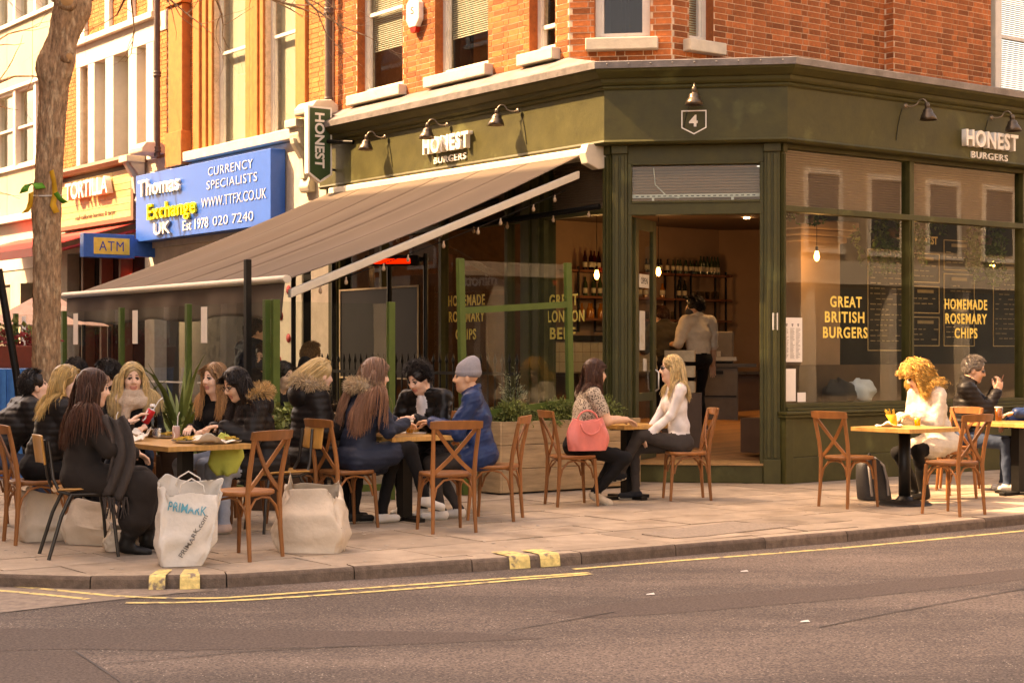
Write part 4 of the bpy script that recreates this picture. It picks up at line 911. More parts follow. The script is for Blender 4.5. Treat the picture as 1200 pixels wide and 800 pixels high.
def console(u, label, z0=3.95, z1=5.05, w_=0.3):
    t = thing('console_bracket', label, 'bracket', PL(u, 0.05, z0)); FB = frame(np.array(PL(u, 0, 0)[:2]), nL, dL)
    pts = [(0.06, z0), (0.16, z0), (0.20, z0+0.08), (0.14, z0+0.3), (0.18, z0+0.55), (0.32, z0+0.72), (0.36, z0+0.85), (0.36, z1-0.06), (0.30, z1), (0.06, z1)]
    g = G(); g.prism(FB, pts, -w_/2, w_/2); mk('scroll', g, M_cream, t, bevel=0.02)
    g = G(); g.prism(FB, [(0.06, z0+0.2), (0.21, z0+0.2), (0.24, z0+0.5), (0.38, z0+0.72), (0.40, z0+0.8), (0.06, z0+0.8)], -w_/2+0.09, w_/2-0.09); g.box(PL, u-w_/2-0.03, u+w_/2+0.03, 0.06, 0.42, z1-0.14, z1-0.02); mk('moulding', g, M_cream, t, bevel=0.012)
console(7.0, 'grey stone scroll bracket right of the blue sign'); console(13.15, 'cream scroll bracket between the blue sign and the wooden sign', 4.2, 5.1)
for u, lab in ((6.55, 'rounded lead cap on the party wall beside the projecting sign'), (12.5, 'rounded lead cap on the party wall above the blue sign')):
    g = G(); g.prism(frame(np.array(PL(u, 0, 0)[:2]), nL, dL), [(0.0, 5.05), (0.0, 5.2), (0.12, 5.27), (0.38, 5.24), (0.46, 5.14), (0.46, 5.05)], -0.28, 0.28) ; tag(centre(mk('party_wall_cap', g, M_cream, bevel=0.03)), lab, 'coping')
# --- blue exchange sign
bs = thing('blue_sign', 'long bright blue shop sign with white and yellow raised letters', 'sign', PL(10.3, 0.2, 3.5))
M_blue = mat('blue_sign_panel', (0.012, 0.10, 0.42), 0.35, var=0.06); M_blued = mat('blue_sign_edge', (0.03, 0.06, 0.38), 0.4)
g = G(); g.box(PL, 7.75, 12.75, 0.08, 0.34, 3.5, 4.68); mk('panel', g, [M_blue], bs, bevel=0.008)
M_wlet = mat('white_sign_letter', (0.82, 0.80, 0.76), 0.45); M_ylet = mat('yellow_sign_letter', (0.85, 0.72, 0.05), 0.45)
def sl(body, u, z, w_, h_, m, ext, bold=0.03, n=0.345, par=bs, sp=1.0): return text('lettering', body, 1.0, PL(u, n+ext, z), xl, up, m, par, extrude=ext, bold=bold, w=w_, h=h_, spacing=sp)
sl('Thomas', 11.72, 4.29, 1.65, 0.29, M_wlet, 0.022, 0.012, sp=1.08); sl('Exchange', 11.25, 3.86, 1.9, 0.36, M_ylet, 0.022, 0.012, sp=1.08); sl('UK', 11.6, 3.58, 0.66, 0.21, M_wlet, 0.022, 0.012, sp=1.05); sl('Est 1978', 10.35, 3.59, 0.95, 0.17, M_wlet, 0.003, 0.0)
M_pale = mat('pale_blue_print', (0.42, 0.45, 0.55), 0.5); sl('CURRENCY', 9.1, 4.43, 1.55, 0.14, M_pale, 0.003, -0.008, sp=1.1); sl('SPECIALISTS', 9.05, 4.21, 1.75, 0.14, M_pale, 0.003, -0.008, sp=1.1); sl('WWW.TTFX.CO.UK', 9.0, 3.92, 2.25, 0.16, M_pale, 0.003, -0.008); sl('020 7240', 9.0, 3.60, 1.4, 0.15, M_pale, 0.003, -0.008)
# --- ATM sign
at_ = thing('atm_sign', 'blue projecting ATM sign with yellow plate', 'sign', PL(12.4, 0.5, 3.2)); FA = frame(np.array(PL(12.75, 0.0, 0)[:2]), nL, -dL)
M_atm = mat('atm_blue', (0.02, 0.12, 0.42), 0.4)
g = G(); g.box(FA, 0.40, 1.35, -0.09, 0.09, 3.20, 3.62); g.box(FA, 0.0, 0.399, -0.07, 0.07, 3.24, 3.56); mk('sign_box', g, M_atm, at_, bevel=0.01)
g = G(); g.box(FA, 0.50, 1.17, 0.091, 0.10, 3.26, 3.55); mk('plate', g, mat('atm_yellow', (0.80, 0.55, 0.12), 0.5), at_, bevel=0.03)
text('lettering', 'ATM', 1.0, FA(0.835, 0.102, 3.32), v3(-nL), up, mat('atm_letter', (0.05, 0.07, 0.35), 0.5), at_, extrude=0.002, bold=0.0, w=0.46, h=0.17, spacing=1.15)
rainpipe(PL, 12.25, 5.0, 8.6, 'dark rain pipe between the white stone window and the orange brick piers', 0.16)
# --- restaurant with timber sign and white stone window
tb = thing('stone_window_building', 'brick building with white stone three-light window above a timber sign', 'building', PL(14.6, 0, 0))
g = G(); opT = [(13.0, 16.0, 5.0, 7.3)]
wall_cells(g, PL, 12.15, 17.0, 4.3, 10.0, -0.3, 0.0, opT); mk('wall', g, M_mortar, tb); joined_bricks('brickwork', PL, 12.15, 17.0, 5.0, 9.2, 0.0, [(12.6, 16.35, 5.0, 7.55)], M_brick_o, tb)
g = G()
for a, b in ((12.62, 12.95), (13.35, 13.72), (14.4, 14.78), (15.3, 15.62), (16.0, 16.2)): g.box(PL, a, b, -0.45, 0.06, 5.0, 7.1)
g.box(PL, 12.60, 16.22, -0.3, 0.061, 7.1, 7.5); g.box(PL, 12.5, 16.35, -0.05, 0.16, 7.501, 7.62)
for u in (12.62, 13.5, 14.55, 15.75): g.box(PL, u, u+0.22, -0.05, 0.08, 7.621, 10)
g.box(PL, 12.15, 12.599, -0.02, 0.025, 7.25, 7.6); g.box(PL, 16.36, 17.0, -0.02, 0.025, 7.25, 7.6)
mk('stone_surround', g, mat('white_stone', (0.58, 0.54, 0.47), 0.7, var=0.06, scale=4), tb, bevel=0.012)
for a, b in ((12.95, 13.35), (13.72, 14.4), (14.78, 15.3), (15.62, 16.0)): sash(PL, (a, b, 5.0, 7.1), tb, sill=False, depth=0.28, mid=6.0, fm=mat('dark_sash_paint', (0.05, 0.035, 0.03), 0.5))
g = G(); g.box(PL, 12.95, 16.0, -0.75, -0.72, 5.0, 7.1); mk('curtain', g, mat('net_curtain', (0.48, 0.43, 0.36), 0.9, var=0.06, stretch=(20, 20, 0.3)), tb)
g = G(); sweep(g, [(0, 4.98), (0.30, 4.98), (0.34, 5.05), (0.30, 5.12), (0.0, 5.2)], [np.array(PL(17.2, 0, 0)[:2]), np.array(PL(13.0, 0, 0)[:2])], [nL]); mk('cornice', g, mat('brown_paint', (0.20, 0.085, 0.05), 0.6, var=0.12), tb)
g = G(); wall_cells(g, PL, 12.95, 17.2, 0, 4.3, -0.3, 0.0, [(13.12, 16.8, 0.3, 3.5)]); mk('ground_floor', g, M_cream, tb)
g = G(); g.box(PL, 13.05, 16.9, -0.28, -0.25, 0.4, 3.5); mk('shop_glass', g, mat('dark_shop_glass', (0.03, 0.03, 0.03), 0.08, spec=0.7), tb)
g = G(); 
for u in (14.2, 15.1, 16.0): g.box(PL, u, u+0.09, -0.24, 0.0, 0.5, 3.5)
mk('shop_mullion', g, mat('brown_paint', (0.20, 0.085, 0.05), 0.6), tb)
ts = thing('timber_sign', 'timber plank shop sign with raised letters above the red awning', 'sign', PL(15, 0.2, 4.0))
g = G(); g.box(PL, 13.2, 16.9, 0.06, 0.14, 3.95, 4.97); mk('backing', g, M_brown, ts)
M_plk = mat('honey_timber', (0.50, 0.385, 0.18), 0.55, var=0.2, scale=6, stretch=(1, 1, 6), tone=0.2)
for k_ in range(7):
    u = 13.28+(k_ % 2)*0.35-0.35
    while u < 16.8:
        a, b = max(u, 13.28), min(u+1.25, 16.82)
        if b-a > 0.08: g = G(); g.box(PL, a+0.004, b-0.004, 0.141, 0.165+random.uniform(0, 0.008), 4.02+k_*0.125, 4.02+k_*0.125+0.118); mk('plank', g, M_plk, ts)
        u += 1.25
g = G(); g.box(PL, 13.14, 13.26, 0.06, 0.22, 3.93, 5.0); g.box(PL, 16.84, 16.96, 0.06, 0.22, 3.93, 5.0); g.box(PL, 13.26, 16.84, 0.06, 0.22, 3.93, 4.01); mk('sign_frame', g, mat('brown_paint', (0.20, 0.085, 0.05), 0.6), ts)
M_tl = mat('cream_front_letter', (0.75, 0.70, 0.62), 0.5)
text('lettering', 'TORTILLA', 1.0, PL(15.1, 0.26, 4.50), xl, up, M_tl, ts, extrude=0.06, bold=0.02, w=2.05, h=0.33)
text('small_lettering', 'real california burritos & tacos', 1.0, PL(15.0, 0.178, 4.10), xl, up, M_brown, ts, extrude=0.002, w=1.9, h=0.09)
# red awning of that shop
ra = thing('red_awning', 'red fabric shop awning behind the tree trunk', 'awning', PL(16.5, 0.5, 3.3)); M_red = mat('red_awning_cloth', (0.50, 0.045, 0.035), 0.8, var=0.1)
g = G(); g.sheet([[PL(u, n_, 3.92-0.30*n_) for n_ in np.linspace(0.05, 1.7, 6)] for u in np.linspace(13.3, 19.5, 12)]); mk('canopy', g, M_red, ra, solid=0.01)
g = G(); g.box(PL, 13.3, 19.5, 1.70, 1.74, 3.26, 3.42); g.tube([PL(13.32, 0.1, 3.75), PL(13.32, 1.68, 3.30)], 0.03, 8); mk('front_bar', g, mat('red_awning_frame', (0.30, 0.02, 0.02), 0.5), ra)
# neon scribble in the shop window
g = G(); pts = [PL(13.9+0.03*i, -0.2, 2.75+0.09*math.sin(i*1.1)) for i in range(24)]; g.tube(pts, 0.018, 6); pts = [PL(13.95+0.03*i, -0.2, 2.95+0.06*math.sin(i*1.7)) for i in range(20)]; g.tube(pts, 0.016, 6)
tag(centre(mk('neon_sign', g, emitmat('neon_red', (1, 0.05, 0.015), 0.9))), 'glowing red neon squiggle in the window under the red awning', 'neon sign')
# --- cream post-war building at far left
cb = thing('cream_building', 'cream panelled building with metal windows at the far left', 'building', PL(22, 0, 0))
for z0, z1 in [(4.48, 5.43), (7.22, 8.53), (10.3, 11.5)]:
    u = 17.22
    while u < 30: g = G(); g.box(PL, u, u+1.485, -0.2, random.uniform(-0.004, 0.004), z0, z1); mk('spandrel_panel', g, M_olive, cb, bevel=0.004); u += 1.5
g = G(); 
for z0, z1 in ((4.42, 4.48), (5.43, 5.50), (7.15, 7.22), (8.53, 8.60)): g.box(PL, 17.2, 30, -0.22, 0.06, z0, z1)
g.box(PL, 17.2, 30, -0.3, 0.2, 4.30, 4.419); mk('band', g, M_white, cb)
for z0, z1 in ((5.50, 7.15), (8.60, 10.3)):
    u = 17.3
    while u < 29:
        wn = bpy.data.objects.new('window', None); COL.objects.link(wn); wn.parent = cb
        g = G(); g.box(PL, u, u+0.09, -0.18, 0.02, z0, z1); g.box(PL, u+1.16, u+1.2, -0.18, 0.02, z0, z1); g.box(PL, u+0.09, u+1.16, -0.17, -0.03, z0, z0+0.06); g.box(PL, u+0.09, u+1.16, -0.17, -0.03, z1-0.06, z1); g.box(PL, u+0.09, u+1.16, -0.15, -0.03, (z0+z1)/2-0.025, (z0+z1)/2+0.025); mk('frame', g, M_white, wn)
        g = G(); g.box(PL, u+0.09, u+1.16, -0.12, -0.112, z0+0.06, z1-0.06); mk('pane', g, M_glass, wn); u += 1.2
g = G(); g.box(PL, 17.2, 30, -1.3, -1.2, 4.4, 11); mk('inner_wall', g, mat('office_wall', (0.35, 0.28, 0.2), 0.9), cb)
g = G(); g.box(PL, 17.2, 30, -0.3, 0.02, 3.3, 4.29); mk('shop_fascia', g, mat('white_stone', (0.58, 0.54, 0.47), 0.7), cb)
g = G(); wall_cells(g, PL, 17.2, 30, 0, 3.3, -0.3, 0.0, [(17.8, 19.4, 0.1, 3.0), (20, 29, 0.6, 3.0)]); mk('ground_floor', g, M_cream, cb); g = G(); g.box(PL, 17.5, 29.5, -0.28, -0.25, 0.1, 3.0); mk('shop_glass', g, mat('dark_shop_glass', (0.03, 0.03, 0.03), 0.08, spec=0.7), cb)
# --- hidden cores that close the block (behind the facades)
for nm, lab, F, a, b, z1, n0 in (('rear_block', 'plain brick rear mass behind the terrace facades', PL, 6.55, 30, 10, -9),):
    g = G(); g.box(F, a, b, n0, -1.5, 0, z1); tag(centre(mk(nm, g, M_brick_o)), lab, 'building')
g = G(); g.slab([v3(A2-nL*0.4+dL*0.3)[:2], v3(A2-nL*0.4+dL*5.9)[:2], v3(A2-nL*9+dL*5.9)[:2], v3(B2-nR*0.4+dR*9.4)[:2], v3(B2-nR*0.4+dR*0.4)[:2]], 8.4, 8.6); mk('flat_roof', g, M_lead, bld)
# ------------------------------------------------------------------ buildings across the two streets (behind and beside the camera): they shade the street and show in the glass
def opposite(name, label, F, u0, u1, H, m, step=2.4, floors=None, n=0.0, deep=9):
    t = thing(name, label, 'building', F((u0+u1)/2, n, 0)); ops = []; z = 3.9
    g = G(); g.box(F, u0, u1, n, n+deep, 3.4, H)
    g.box(F, u0, u1, n+0.3, n+deep, 0, 3.399); mk('wall', g, m, t)
    g = G(); wnd = G(); u = u0+0.7
    while u+1.3 < u1:
        z = 4.3
        while z+1.9 < H:
            wnd.box(F, u, u+1.2, n-0.012, n-0.004, z, z+1.8); g.box(F, u-0.12, u, n-0.06, n-0.002, z-0.1, z+1.95); g.box(F, u+1.2, u+1.32, n-0.06, n-0.002, z-0.1, z+1.95); g.box(F, u, u+1.2, n-0.08, n-0.002, z+1.8, z+1.95); g.box(F, u-0.15, u+1.35, n-0.12, n-0.002, z-0.22, z-0.101); g.box(F, u, u+1.2, n-0.03, n-0.013, z+0.88, z+0.94); z += 3.2
        u += step
    mk('window_trim', g, M_white, t); mk('window_glass', wnd, mat('dark_shop_glass', (0.03, 0.03, 0.03), 0.08, spec=0.7), t)
    g = G(); g.box(F, u0, u1, n-0.35, n-0.001, H-0.5, H+0.001); g.box(F, u0, u1, n-0.2, n-0.001, 3.3, 3.9); g.box(F, u0, u1, n+0.25, n+0.29, 0.5, 3.2, mi=1)
    u = u0
    while u < u1: g.box(F, u, u+0.3, n-0.05, n+0.24, 0, 3.299); u += 3.1
    mk('shopfront', g, [M_cream, mat('dark_shop_glass', (0.03, 0.03, 0.03), 0.08, spec=0.7)], t); return t
FLo = frame(np.array(PL(0, 15.0, 0)[:2]), dL, nL); FRo = frame(np.array(PR(0, 15.5, 0)[:2]), dR, nR)
M_bath = mat('bath_stone', (0.36, 0.28, 0.20), 0.8, var=0.12, scale=2)
LOTS = [(-7.0, 8.0, 24.0, M_brick), (8.0, 11.2, 20.0, M_cream), (11.2, 20.5, 22.2, M_brick_o), (20.5, 30.0, 22.0, M_brick), (30, 44, 20.5, M_cream)]
labs = ['red brick block across the side street nearest the corner', 'low cream house across the side street', 'orange brick block across the side street with a dark shopfront', 'red brick block across the side street with cream lettering', 'cream block far along the side street']
for (a, b, H, m), lab in zip(LOTS, labs): to = opposite('opposite_building', lab, FLo, a, b, H, m)
mino = thing('opposite_shop_sign', 'cream shop lettering across the side street mirrored in the window', 'sign', FLo(23.6, -0.2, 3.4))
g = G(); g.box(FLo, 20.8, 27, -0.24, -0.202, 3.31, 3.89); mk('sign_panel', g, M_dark, mino); text('lettering', 'minotti', 1.0, FLo(23.4, -0.242, 3.46), v3(dL), up, mat('bright_letter', (0.85, 0.82, 0.75), 0.5), mino, extrude=0.004, bold=0.03, w=1.9, h=0.34)
opposite('opposite_building', 'cream stone block across the main street behind the viewer', FRo, -7, 14, 16.0, M_bath); opposite('opposite_building', 'brick block farther along the main street behind the viewer', FRo, 14, 40, 17.5, M_bath)
# ------------------------------------------------------------------ trees
M_bark = mat('plane_bark', (0.33, 0.20, 0.115), 0.95, var=0.5, scale=34, bump=1.0, bscale=26, stretch=(1, 1, 0.35), col2=(0.45, 0.31, 0.19), thr=0.54)
M_cut = mat('sawn_branch', (0.42, 0.22, 0.09), 0.8, var=0.15)
def twig(g, p, d, L_, r, depth, rr):
    pts = [np.array(p)]; dd = np.array(d, float); k = 6
    for i in range(k):
        dd = dd+rr.normal(size=3)*0.16+np.array([0, 0, 0.03]); dd /= np.linalg.norm(dd); pts.append(pts[-1]+dd*L_/k)
    rs = [r*(1-0.75*i/k) for i in range(k+1)]; g.tube([tuple(q) for q in pts], rs, 7 if r > 0.03 else 5, cap=False)
    if depth:
        for i in range(2, k+1):
            for _ in range(1 if depth < 3 else 2):
                nd = dd+rr.normal(size=3)*0.75; nd /= np.linalg.norm(nd); twig(g, pts[i], nd, L_*rr.uniform(0.4, 0.65), rs[i]*0.65, depth-1, rr)
def tree(x, y, label, rad, lean, seed, H=9.0, knots=True):
    rr = np.random.default_rng(seed); t = thing('bare_tree', label, 'tree', (x, y, 0)); g = G(); rows = []
    bend = (lambda z: float(np.interp(z, [0, 1.63, 3.1, 3.95, 4.2, 4.64, 5.0, 5.6], [-0.004, 0, 0.009, 0.069, 0.094, 0.164, 0.224, 0.32]))) if knots else (lambda z: lean[0]*z)
    NZ, NA = 240, 84; ph = rr.uniform(0, 6.28, 12)
    kn = [(4.42, -2.6, 0.09, 0.2), (4.40, -0.6, 0.05, 0.18), (4.98, 0.2, 0.10, 0.25), (4.95, -1.5, 0.05, 0.2), (2.1, -1.2, 0.02, 0.12), (2.9, -2.2, 0.03, 0.12)] if knots else []
    for i in range(NZ+1):
        z = 5.6*i/NZ; row = []; cx, cy = x+bend(z), y+lean[1]*z
        r0 = rad*(1+0.35*math.exp(-z*3.0))
        for j in range(NA+1):
            a = 2*math.pi*j/NA; r = r0*(1+0.04*math.sin(3*a+ph[0]+z)+0.03*math.sin(5*a+ph[1]-1.7*z)+0.02*math.sin(9*a+ph[2]+3*z)+0.015*math.sin(14*z+ph[3]+2*a))+0.008*math.sin(23*a+4*math.sin(3.1*z+ph[4])+ph[5])*math.sin(17*z+5*math.sin(3*a+ph[6])+ph[7])+0.005*math.sin(41*a+9*math.sin(5*z))*math.sin(43*z+7*a)
            for kz, ka, kr, ks in kn:
                da = math.atan2(math.sin(a-ka), math.cos(a-ka)); r += kr*math.exp(-((z-kz)/ks)**2-(da/0.6)**2)
            row.append((cx+r*math.cos(a), cy+r*math.sin(a), z))
        rows.append(row)
    g.sheet(rows); mk('trunk', g, M_bark, t, recalc=False)
    if knots:
        for z, a, k in ((4.40, -2.75, 0.075), (4.42, -0.75, 0.05), (4.97, -1.35, 0.075)):
            c0 = np.array([x+bend(z), y+lean[1]*z, z]); d = np.array([math.cos(a), math.sin(a), 0.25]); d /= np.linalg.norm(d)
            gg = G(); e1 = np.cross(d, [0, 0, 1]); e1 /= np.linalg.norm(e1); e2 = np.cross(d, e1)
            F_ = lambda p, q, s_: tuple(c0+d*(rad*0.95+s_)+e1*p+e2*q)
            gg.lathe([(k*1.25, 0), (k*1.2, rad*0.45), (k*1.05, rad*0.62)], 14, F=F_); mk('branch_stub', gg, M_bark, t)
            gg = G(); gg.lathe([(k*0.85, rad*0.60), (k*0.8, rad*0.64), (0.0001, rad*0.64)], 14, F=F_); mk('sawn_face', gg, M_cut, t)
    c = G(); top = np.array([x+bend(5.0), y+lean[1]*5.0, 5.0])
    for d, L_ in (((0.85, 0.1, 0.42), 3.2), ((-0.5, 0.3, 0.8), 3.5), ((0.1, -0.3, 0.95), 3.2), ((-0.8, -0.2, 0.5), 3.0), ((0.2, 0.8, 0.6), 3.0)):
        twig(c, top, np.array(d)/np.linalg.norm(d), L_, rad*0.55, 3 if knots else 2, rr)
    mk('crown', c, M_bark, t, recalc=False); return t
tr = tree(-4.694, 16.6, 'rough-barked street tree trunk with sawn knots at the left', 0.132, (0.0, 0.0), 5)
t2 = tree(-10.8, 27.4, 'bare tree whose twigs reach in at the top left edge', 0.16, (0.02, -0.02), 9, knots=False)
# a few thin twigs reaching into the frame at upper left
# ribbons tied round the trunk
rb = thing('trunk_ribbon', 'green and orange ribbons tied round the tree trunk', 'ribbon', (-4.6, 16.4, 2.9)); rr = np.random.default_rng(4)
tz = 3.10; tx = -4.685
g = G(); g.tube([(tx+0.14*math.cos(a), 16.6+0.14*math.sin(a), tz+0.02*math.sin(a)) for a in np.linspace(0, 6.283, 25)], 0.008, 6); mk('tie', g, M_white, rb)
def ribbon(p, pts, w_, m, nm):
    rows = [[(p[0]+x-w_/2, p[1]-0.01+0.02*math.sin(i*1.3), p[2]+z), (p[0]+x+w_/2*0.6, p[1]-0.03*math.cos(i*1.1), p[2]+z+0.02)] for i, (x, z) in enumerate(pts)]; g = G(); g.sheet(rows); mk(nm, g, m, rb, solid=0.003)
M_rg = mat('green_ribbon', (0.07, 0.30, 0.03), 0.6); M_ro = mat('orange_ribbon', (0.62, 0.32, 0.03), 0.6)
ribbon((tx-0.10, 16.44, tz+0.02), [(-0.07, -0.02), (-0.06, 0.03), (-0.02, 0.07), (0.06, 0.07), (0.10, 0.02)], 0.11, M_rg, 'green_bow'); ribbon((tx-0.10, 16.44, tz), [(0, 0), (-0.01, -0.08), (-0.03, -0.15), (-0.07, -0.20)], 0.07, M_ro, 'orange_tail')
ribbon((tx+0.09, 16.44, tz), [(0.01, 0.22), (0.03, 0.12), (0.04, 0.0), (0.02, -0.12), (0.06, -0.2)], 0.06, M_ro, 'orange_tail'); ribbon((tx+0.12, 16.45, tz), [(0.02, 0), (0.06, -0.06), (0.11, -0.1)], 0.06, M_rg, 'green_tail')
# ------------------------------------------------------------------ awning over the terrace
M_awn = mat('taupe_awning_cloth', (0.108, 0.079, 0.058), 0.9, var=0.10, scale=1.2, bump=0.12, bscale=6)
M_awnp = mat('ivory_awning_metal', (0.62, 0.55, 0.44), 0.45, var=0.06)
aw = thing('awning', 'large taupe fabric awning stretched out over the terrace', 'awning', PL(3, 2, 2.2))
AU0, AU1, APR, AZ0, AZ1 = 0.22, 6.15, 4.22, 3.86, 2.27
def awz(n_, u, sag=True): 
    t = (n_-0.25)/(APR-0.25); return AZ0+(AZ1-AZ0)*t-(0.07*math.sin(math.pi*t) if sag else 0)-(0.02*math.sin(math.pi*t)*math.sin((u-AU0)*5.1) if sag else 0)
us = np.linspace(AU0+0.05, AU1, 49)
for k_ in range(6):            # six sewn widths of cloth
    g = G(); a, b = AU0+0.05+k_*(AU1-AU0-0.05)/6, AU0+0.05+(k_+1)*(AU1-AU0-0.05)/6
    g.sheet([[PL(u, n_, awz(n_, u)) for n_ in np.linspace(0.25, APR, 26)] for u in np.linspace(a+0.001, b-0.001, 9)]); mk('cloth_panel', g, M_awn, aw, solid=0.004)
g = G(); rows = []
for u in np.linspace(AU0+0.03, AU1, 90):
    rows.append([PL(u, APR+0.02+0.035*t*math.sin(u*4.3+0.7)+0.02*t*math.sin(u*11), AZ1-0.015-t*(0.36+0.025*math.sin(u*3.1)-(0.06 if u > AU1-0.5 else 0)*(u-AU1+0.5)*4)) for t in np.linspace(0, 1, 10)])
g.sheet(rows); mk('valance', g, mat('dark_taupe_valance', (0.10, 0.073, 0.055), 0.9, var=0.1, scale=2), aw, solid=0.004)
g = G(); g.box(PL, AU0, AU1, 0.0, 0.26, 3.82, 3.94); mk('cassette', g, M_awnp, aw, bevel=0.02)
g = G(); g.prism(frame(np.array(PL(0.2, 0, 0)[:2]), nL, dL), [(0.0, 3.70), (0.14, 3.68), (0.30, 3.74), (0.34, 3.86), (0.30, 3.97), (0.0, 3.98)], -0.11, 0.02); mk('end_cap', g, M_awnp, aw, bevel=0.012)
g = G(); g.tube([PL(AU0-0.02, APR+0.02, AZ1+0.01), PL(AU1+0.1, APR+0.02, AZ1+0.01)], 0.05, 10, squash=(0.8, 1)); mk('front_bar', g, M_awnp, aw)
for u, nm in ((AU0+0.06, 'near'), (AU1-0.2, 'far')):
    g = G(); g.box(lambda a, b, c, u=u: PL(u+a, 0.3+b, 3.62-0.385*b+c), -0.035, 0.035, 0, APR-0.35, -0.045, 0.045); mk('arm', g, M_awnp, aw, bevel=0.01)
for u in (2.0, 4.2):
    g = G(); g.tube([PL(u, 0.2, 3.45), PL(u+0.9, 1.9, 2.95), PL(u, APR-0.1, AZ1-0.02)], 0.035, 8); mk('folding_arm', g, M_blackmetal, aw)
# dark bar carrying bulbs along the window head
sl_ = thing('string_lights', 'black cable of small glass bulbs strung under the awning', 'string lights', PL(1, 2, 2.3)); gb = G()
M_bg = glassmat('bulb_glass', (0.85, 0.8, 0.7), ior=1.5)
def cable(P0_, P1_, n_, sag):
    pts = [tuple(np.array(P0_)*(1-t)+np.array(P1_)*t+np.array([0, 0, -sag*4*t*(1-t)])) for t in np.linspace(0, 1, 24)]; gb.tube(pts, 0.006, 5)
    for k_ in range(n_):
        t = (k_+0.5)/n_; i = int(t*23); p = pts[i]; g_ = G(); g_.lathe([(0.0001, -0.085), (0.015, -0.078), (0.022, -0.06), (0.017, -0.038), (0.010, -0.027), (0.010, 0.0), (0.0001, 0.002)], 10, cx=p[0], cy=p[1], cz=p[2]); mk('bulb', g_, mat('frosted_bulb', (0.40, 0.27, 0.17), 0.25, var=0), sl_)
cable(PL(AU0+0.05, 0.5, 3.42), PL(AU0+0.05, APR-0.1, 2.12), 9, 0.04); cable(PL(0.1, 0.10, 3.22), PL(3.4, 1.6, 2.95), 7, 0.02); cable(PL(3.4, 1.6, 2.95), PL(5.8, 3.6, 2.3), 6, 0.1)
mk('cable', gb, M_blackmetal, sl_)
g = G(); g.tube([PL(0.1, 0.12, 3.24), PL(2.2, 0.9, 3.06)], 0.035, 8); tag(centre(mk('awning_stay', g, M_blackmetal)), 'black bar running from the entrance pilaster under the awning', 'bar')
# ------------------------------------------------------------------ infrared heaters on posts
M_glow = emitmat('heater_element', (1.0, 0.025, 0.012), 0.28)
def heater(u, n_, z, label, post=True):
    t = thing('patio_heater', label, 'heater', PL(u, n_, 0), group='glowing bar heaters under the awning'); FH = frame(np.array(PL(u, n_, 0)[:2]), cC, nC)
    g = G(); g.prism(FH, [(-0.36, z), (-0.33, z+0.10), (0.33, z+0.10), (0.36, z), (0.33, z-0.03), (-0.33, z-0.03)], -0.08, 0.04); mk('housing', g, M_blackmetal, t, bevel=0.01)
    g = G(); g.box(FH, -0.24, 0.24, 0.041, 0.06, z-0.005, z+0.055); mk('element', g, M_glow, t)
    if post: g = G(); g.tube([FH(0.42, -0.02, 0.0), FH(0.42, -0.02, z+0.12)], 0.03, 8); g.tube([FH(0.3, -0.02, z+0.05), FH(0.45, -0.02, z+0.05)], 0.025, 8); mk('post', g, M_blackmetal, t)
heater(2.32, 1.6, 2.62, 'red glowing bar heater left of the tall green screen'); heater(4.6, 2.6, 2.55, 'red glowing bar heater deep under the awning near its front')
for u, n_ in ((4.1, 0.5), (4.9, 0.9), (5.5, 1.2)):
    g = G(); g.tube([PL(u, n_, 0), PL(u, n_, 2.9)], 0.035, 8); g.lathe([(0.12, 0), (0.12, 0.02), (0.04, 0.03)], 12, cx=PL(u, n_, 0)[0], cy=PL(u, n_, 0)[1]); tag(centre(mk('awning_post', g, M_blackmetal)), 'slim black post standing under the awning', 'post', 'black posts under the awning')
# ------------------------------------------------------------------ terrace screens: green posts with glass
c0 = V2(-2.36, 16.2); SR = frame(c0, dR, nR); SLf = frame(c0, dL, nL)
def screen(F, u0, u1, z0, z1, label, posts=(True, True), bars=(), tilt=0.0, mid=None, pw=0.075):
    t = thing('glass_screen', label, 'screen', F((u0+u1)/2, 0, 0))
    def Ft(a, b, c): return F(a+tilt*(1-c/z1) , b, c)
    for on, u in zip(posts, (u0, u1-pw)):
        if on: g = G(); g.box(Ft, u, u+pw, -0.03, 0.03, 0.0, z1); mk('post', g, M_green2, t, bevel=0.004)
    g = G(); g.box(Ft, u0+pw if posts[0] else u0, u1-pw if posts[1] else u1, -0.005, 0.005, z0, z1-0.02); mk('pane', g, M_glass_c, t)
    for z, za in bars:
        g = G(); q = [Ft(u0+pw, -0.028, z), Ft(u1-pw, -0.028, za), Ft(u1-pw, -0.028, za+0.07), Ft(u0+pw, -0.028, z+0.07)]; q2 = [Ft(u0+pw, 0.028, z), Ft(u1-pw, 0.028, za), Ft(u1-pw, 0.028, za+0.07), Ft(u0+pw, 0.028, z+0.07)]
        g.add(q+q2, [(0, 1, 2, 3), (4, 7, 6, 5), (0, 4, 5, 1), (1, 5, 6, 2), (2, 6, 7, 3), (3, 7, 4, 0)]); mk('rail', g, M_green2, t)
    return t
screen(SR, 0.0, 1.42, 0.15, 2.04, 'glass terrace screen between two green posts behind the parka wearers', bars=((0.10, 0.10),))
screen(SR, 2.22, 3.76, 0.15, 2.52, 'tall leaning green framed screen beside the planter', bars=((1.93, 2.02), (0.80, 0.93)), tilt=0.06)
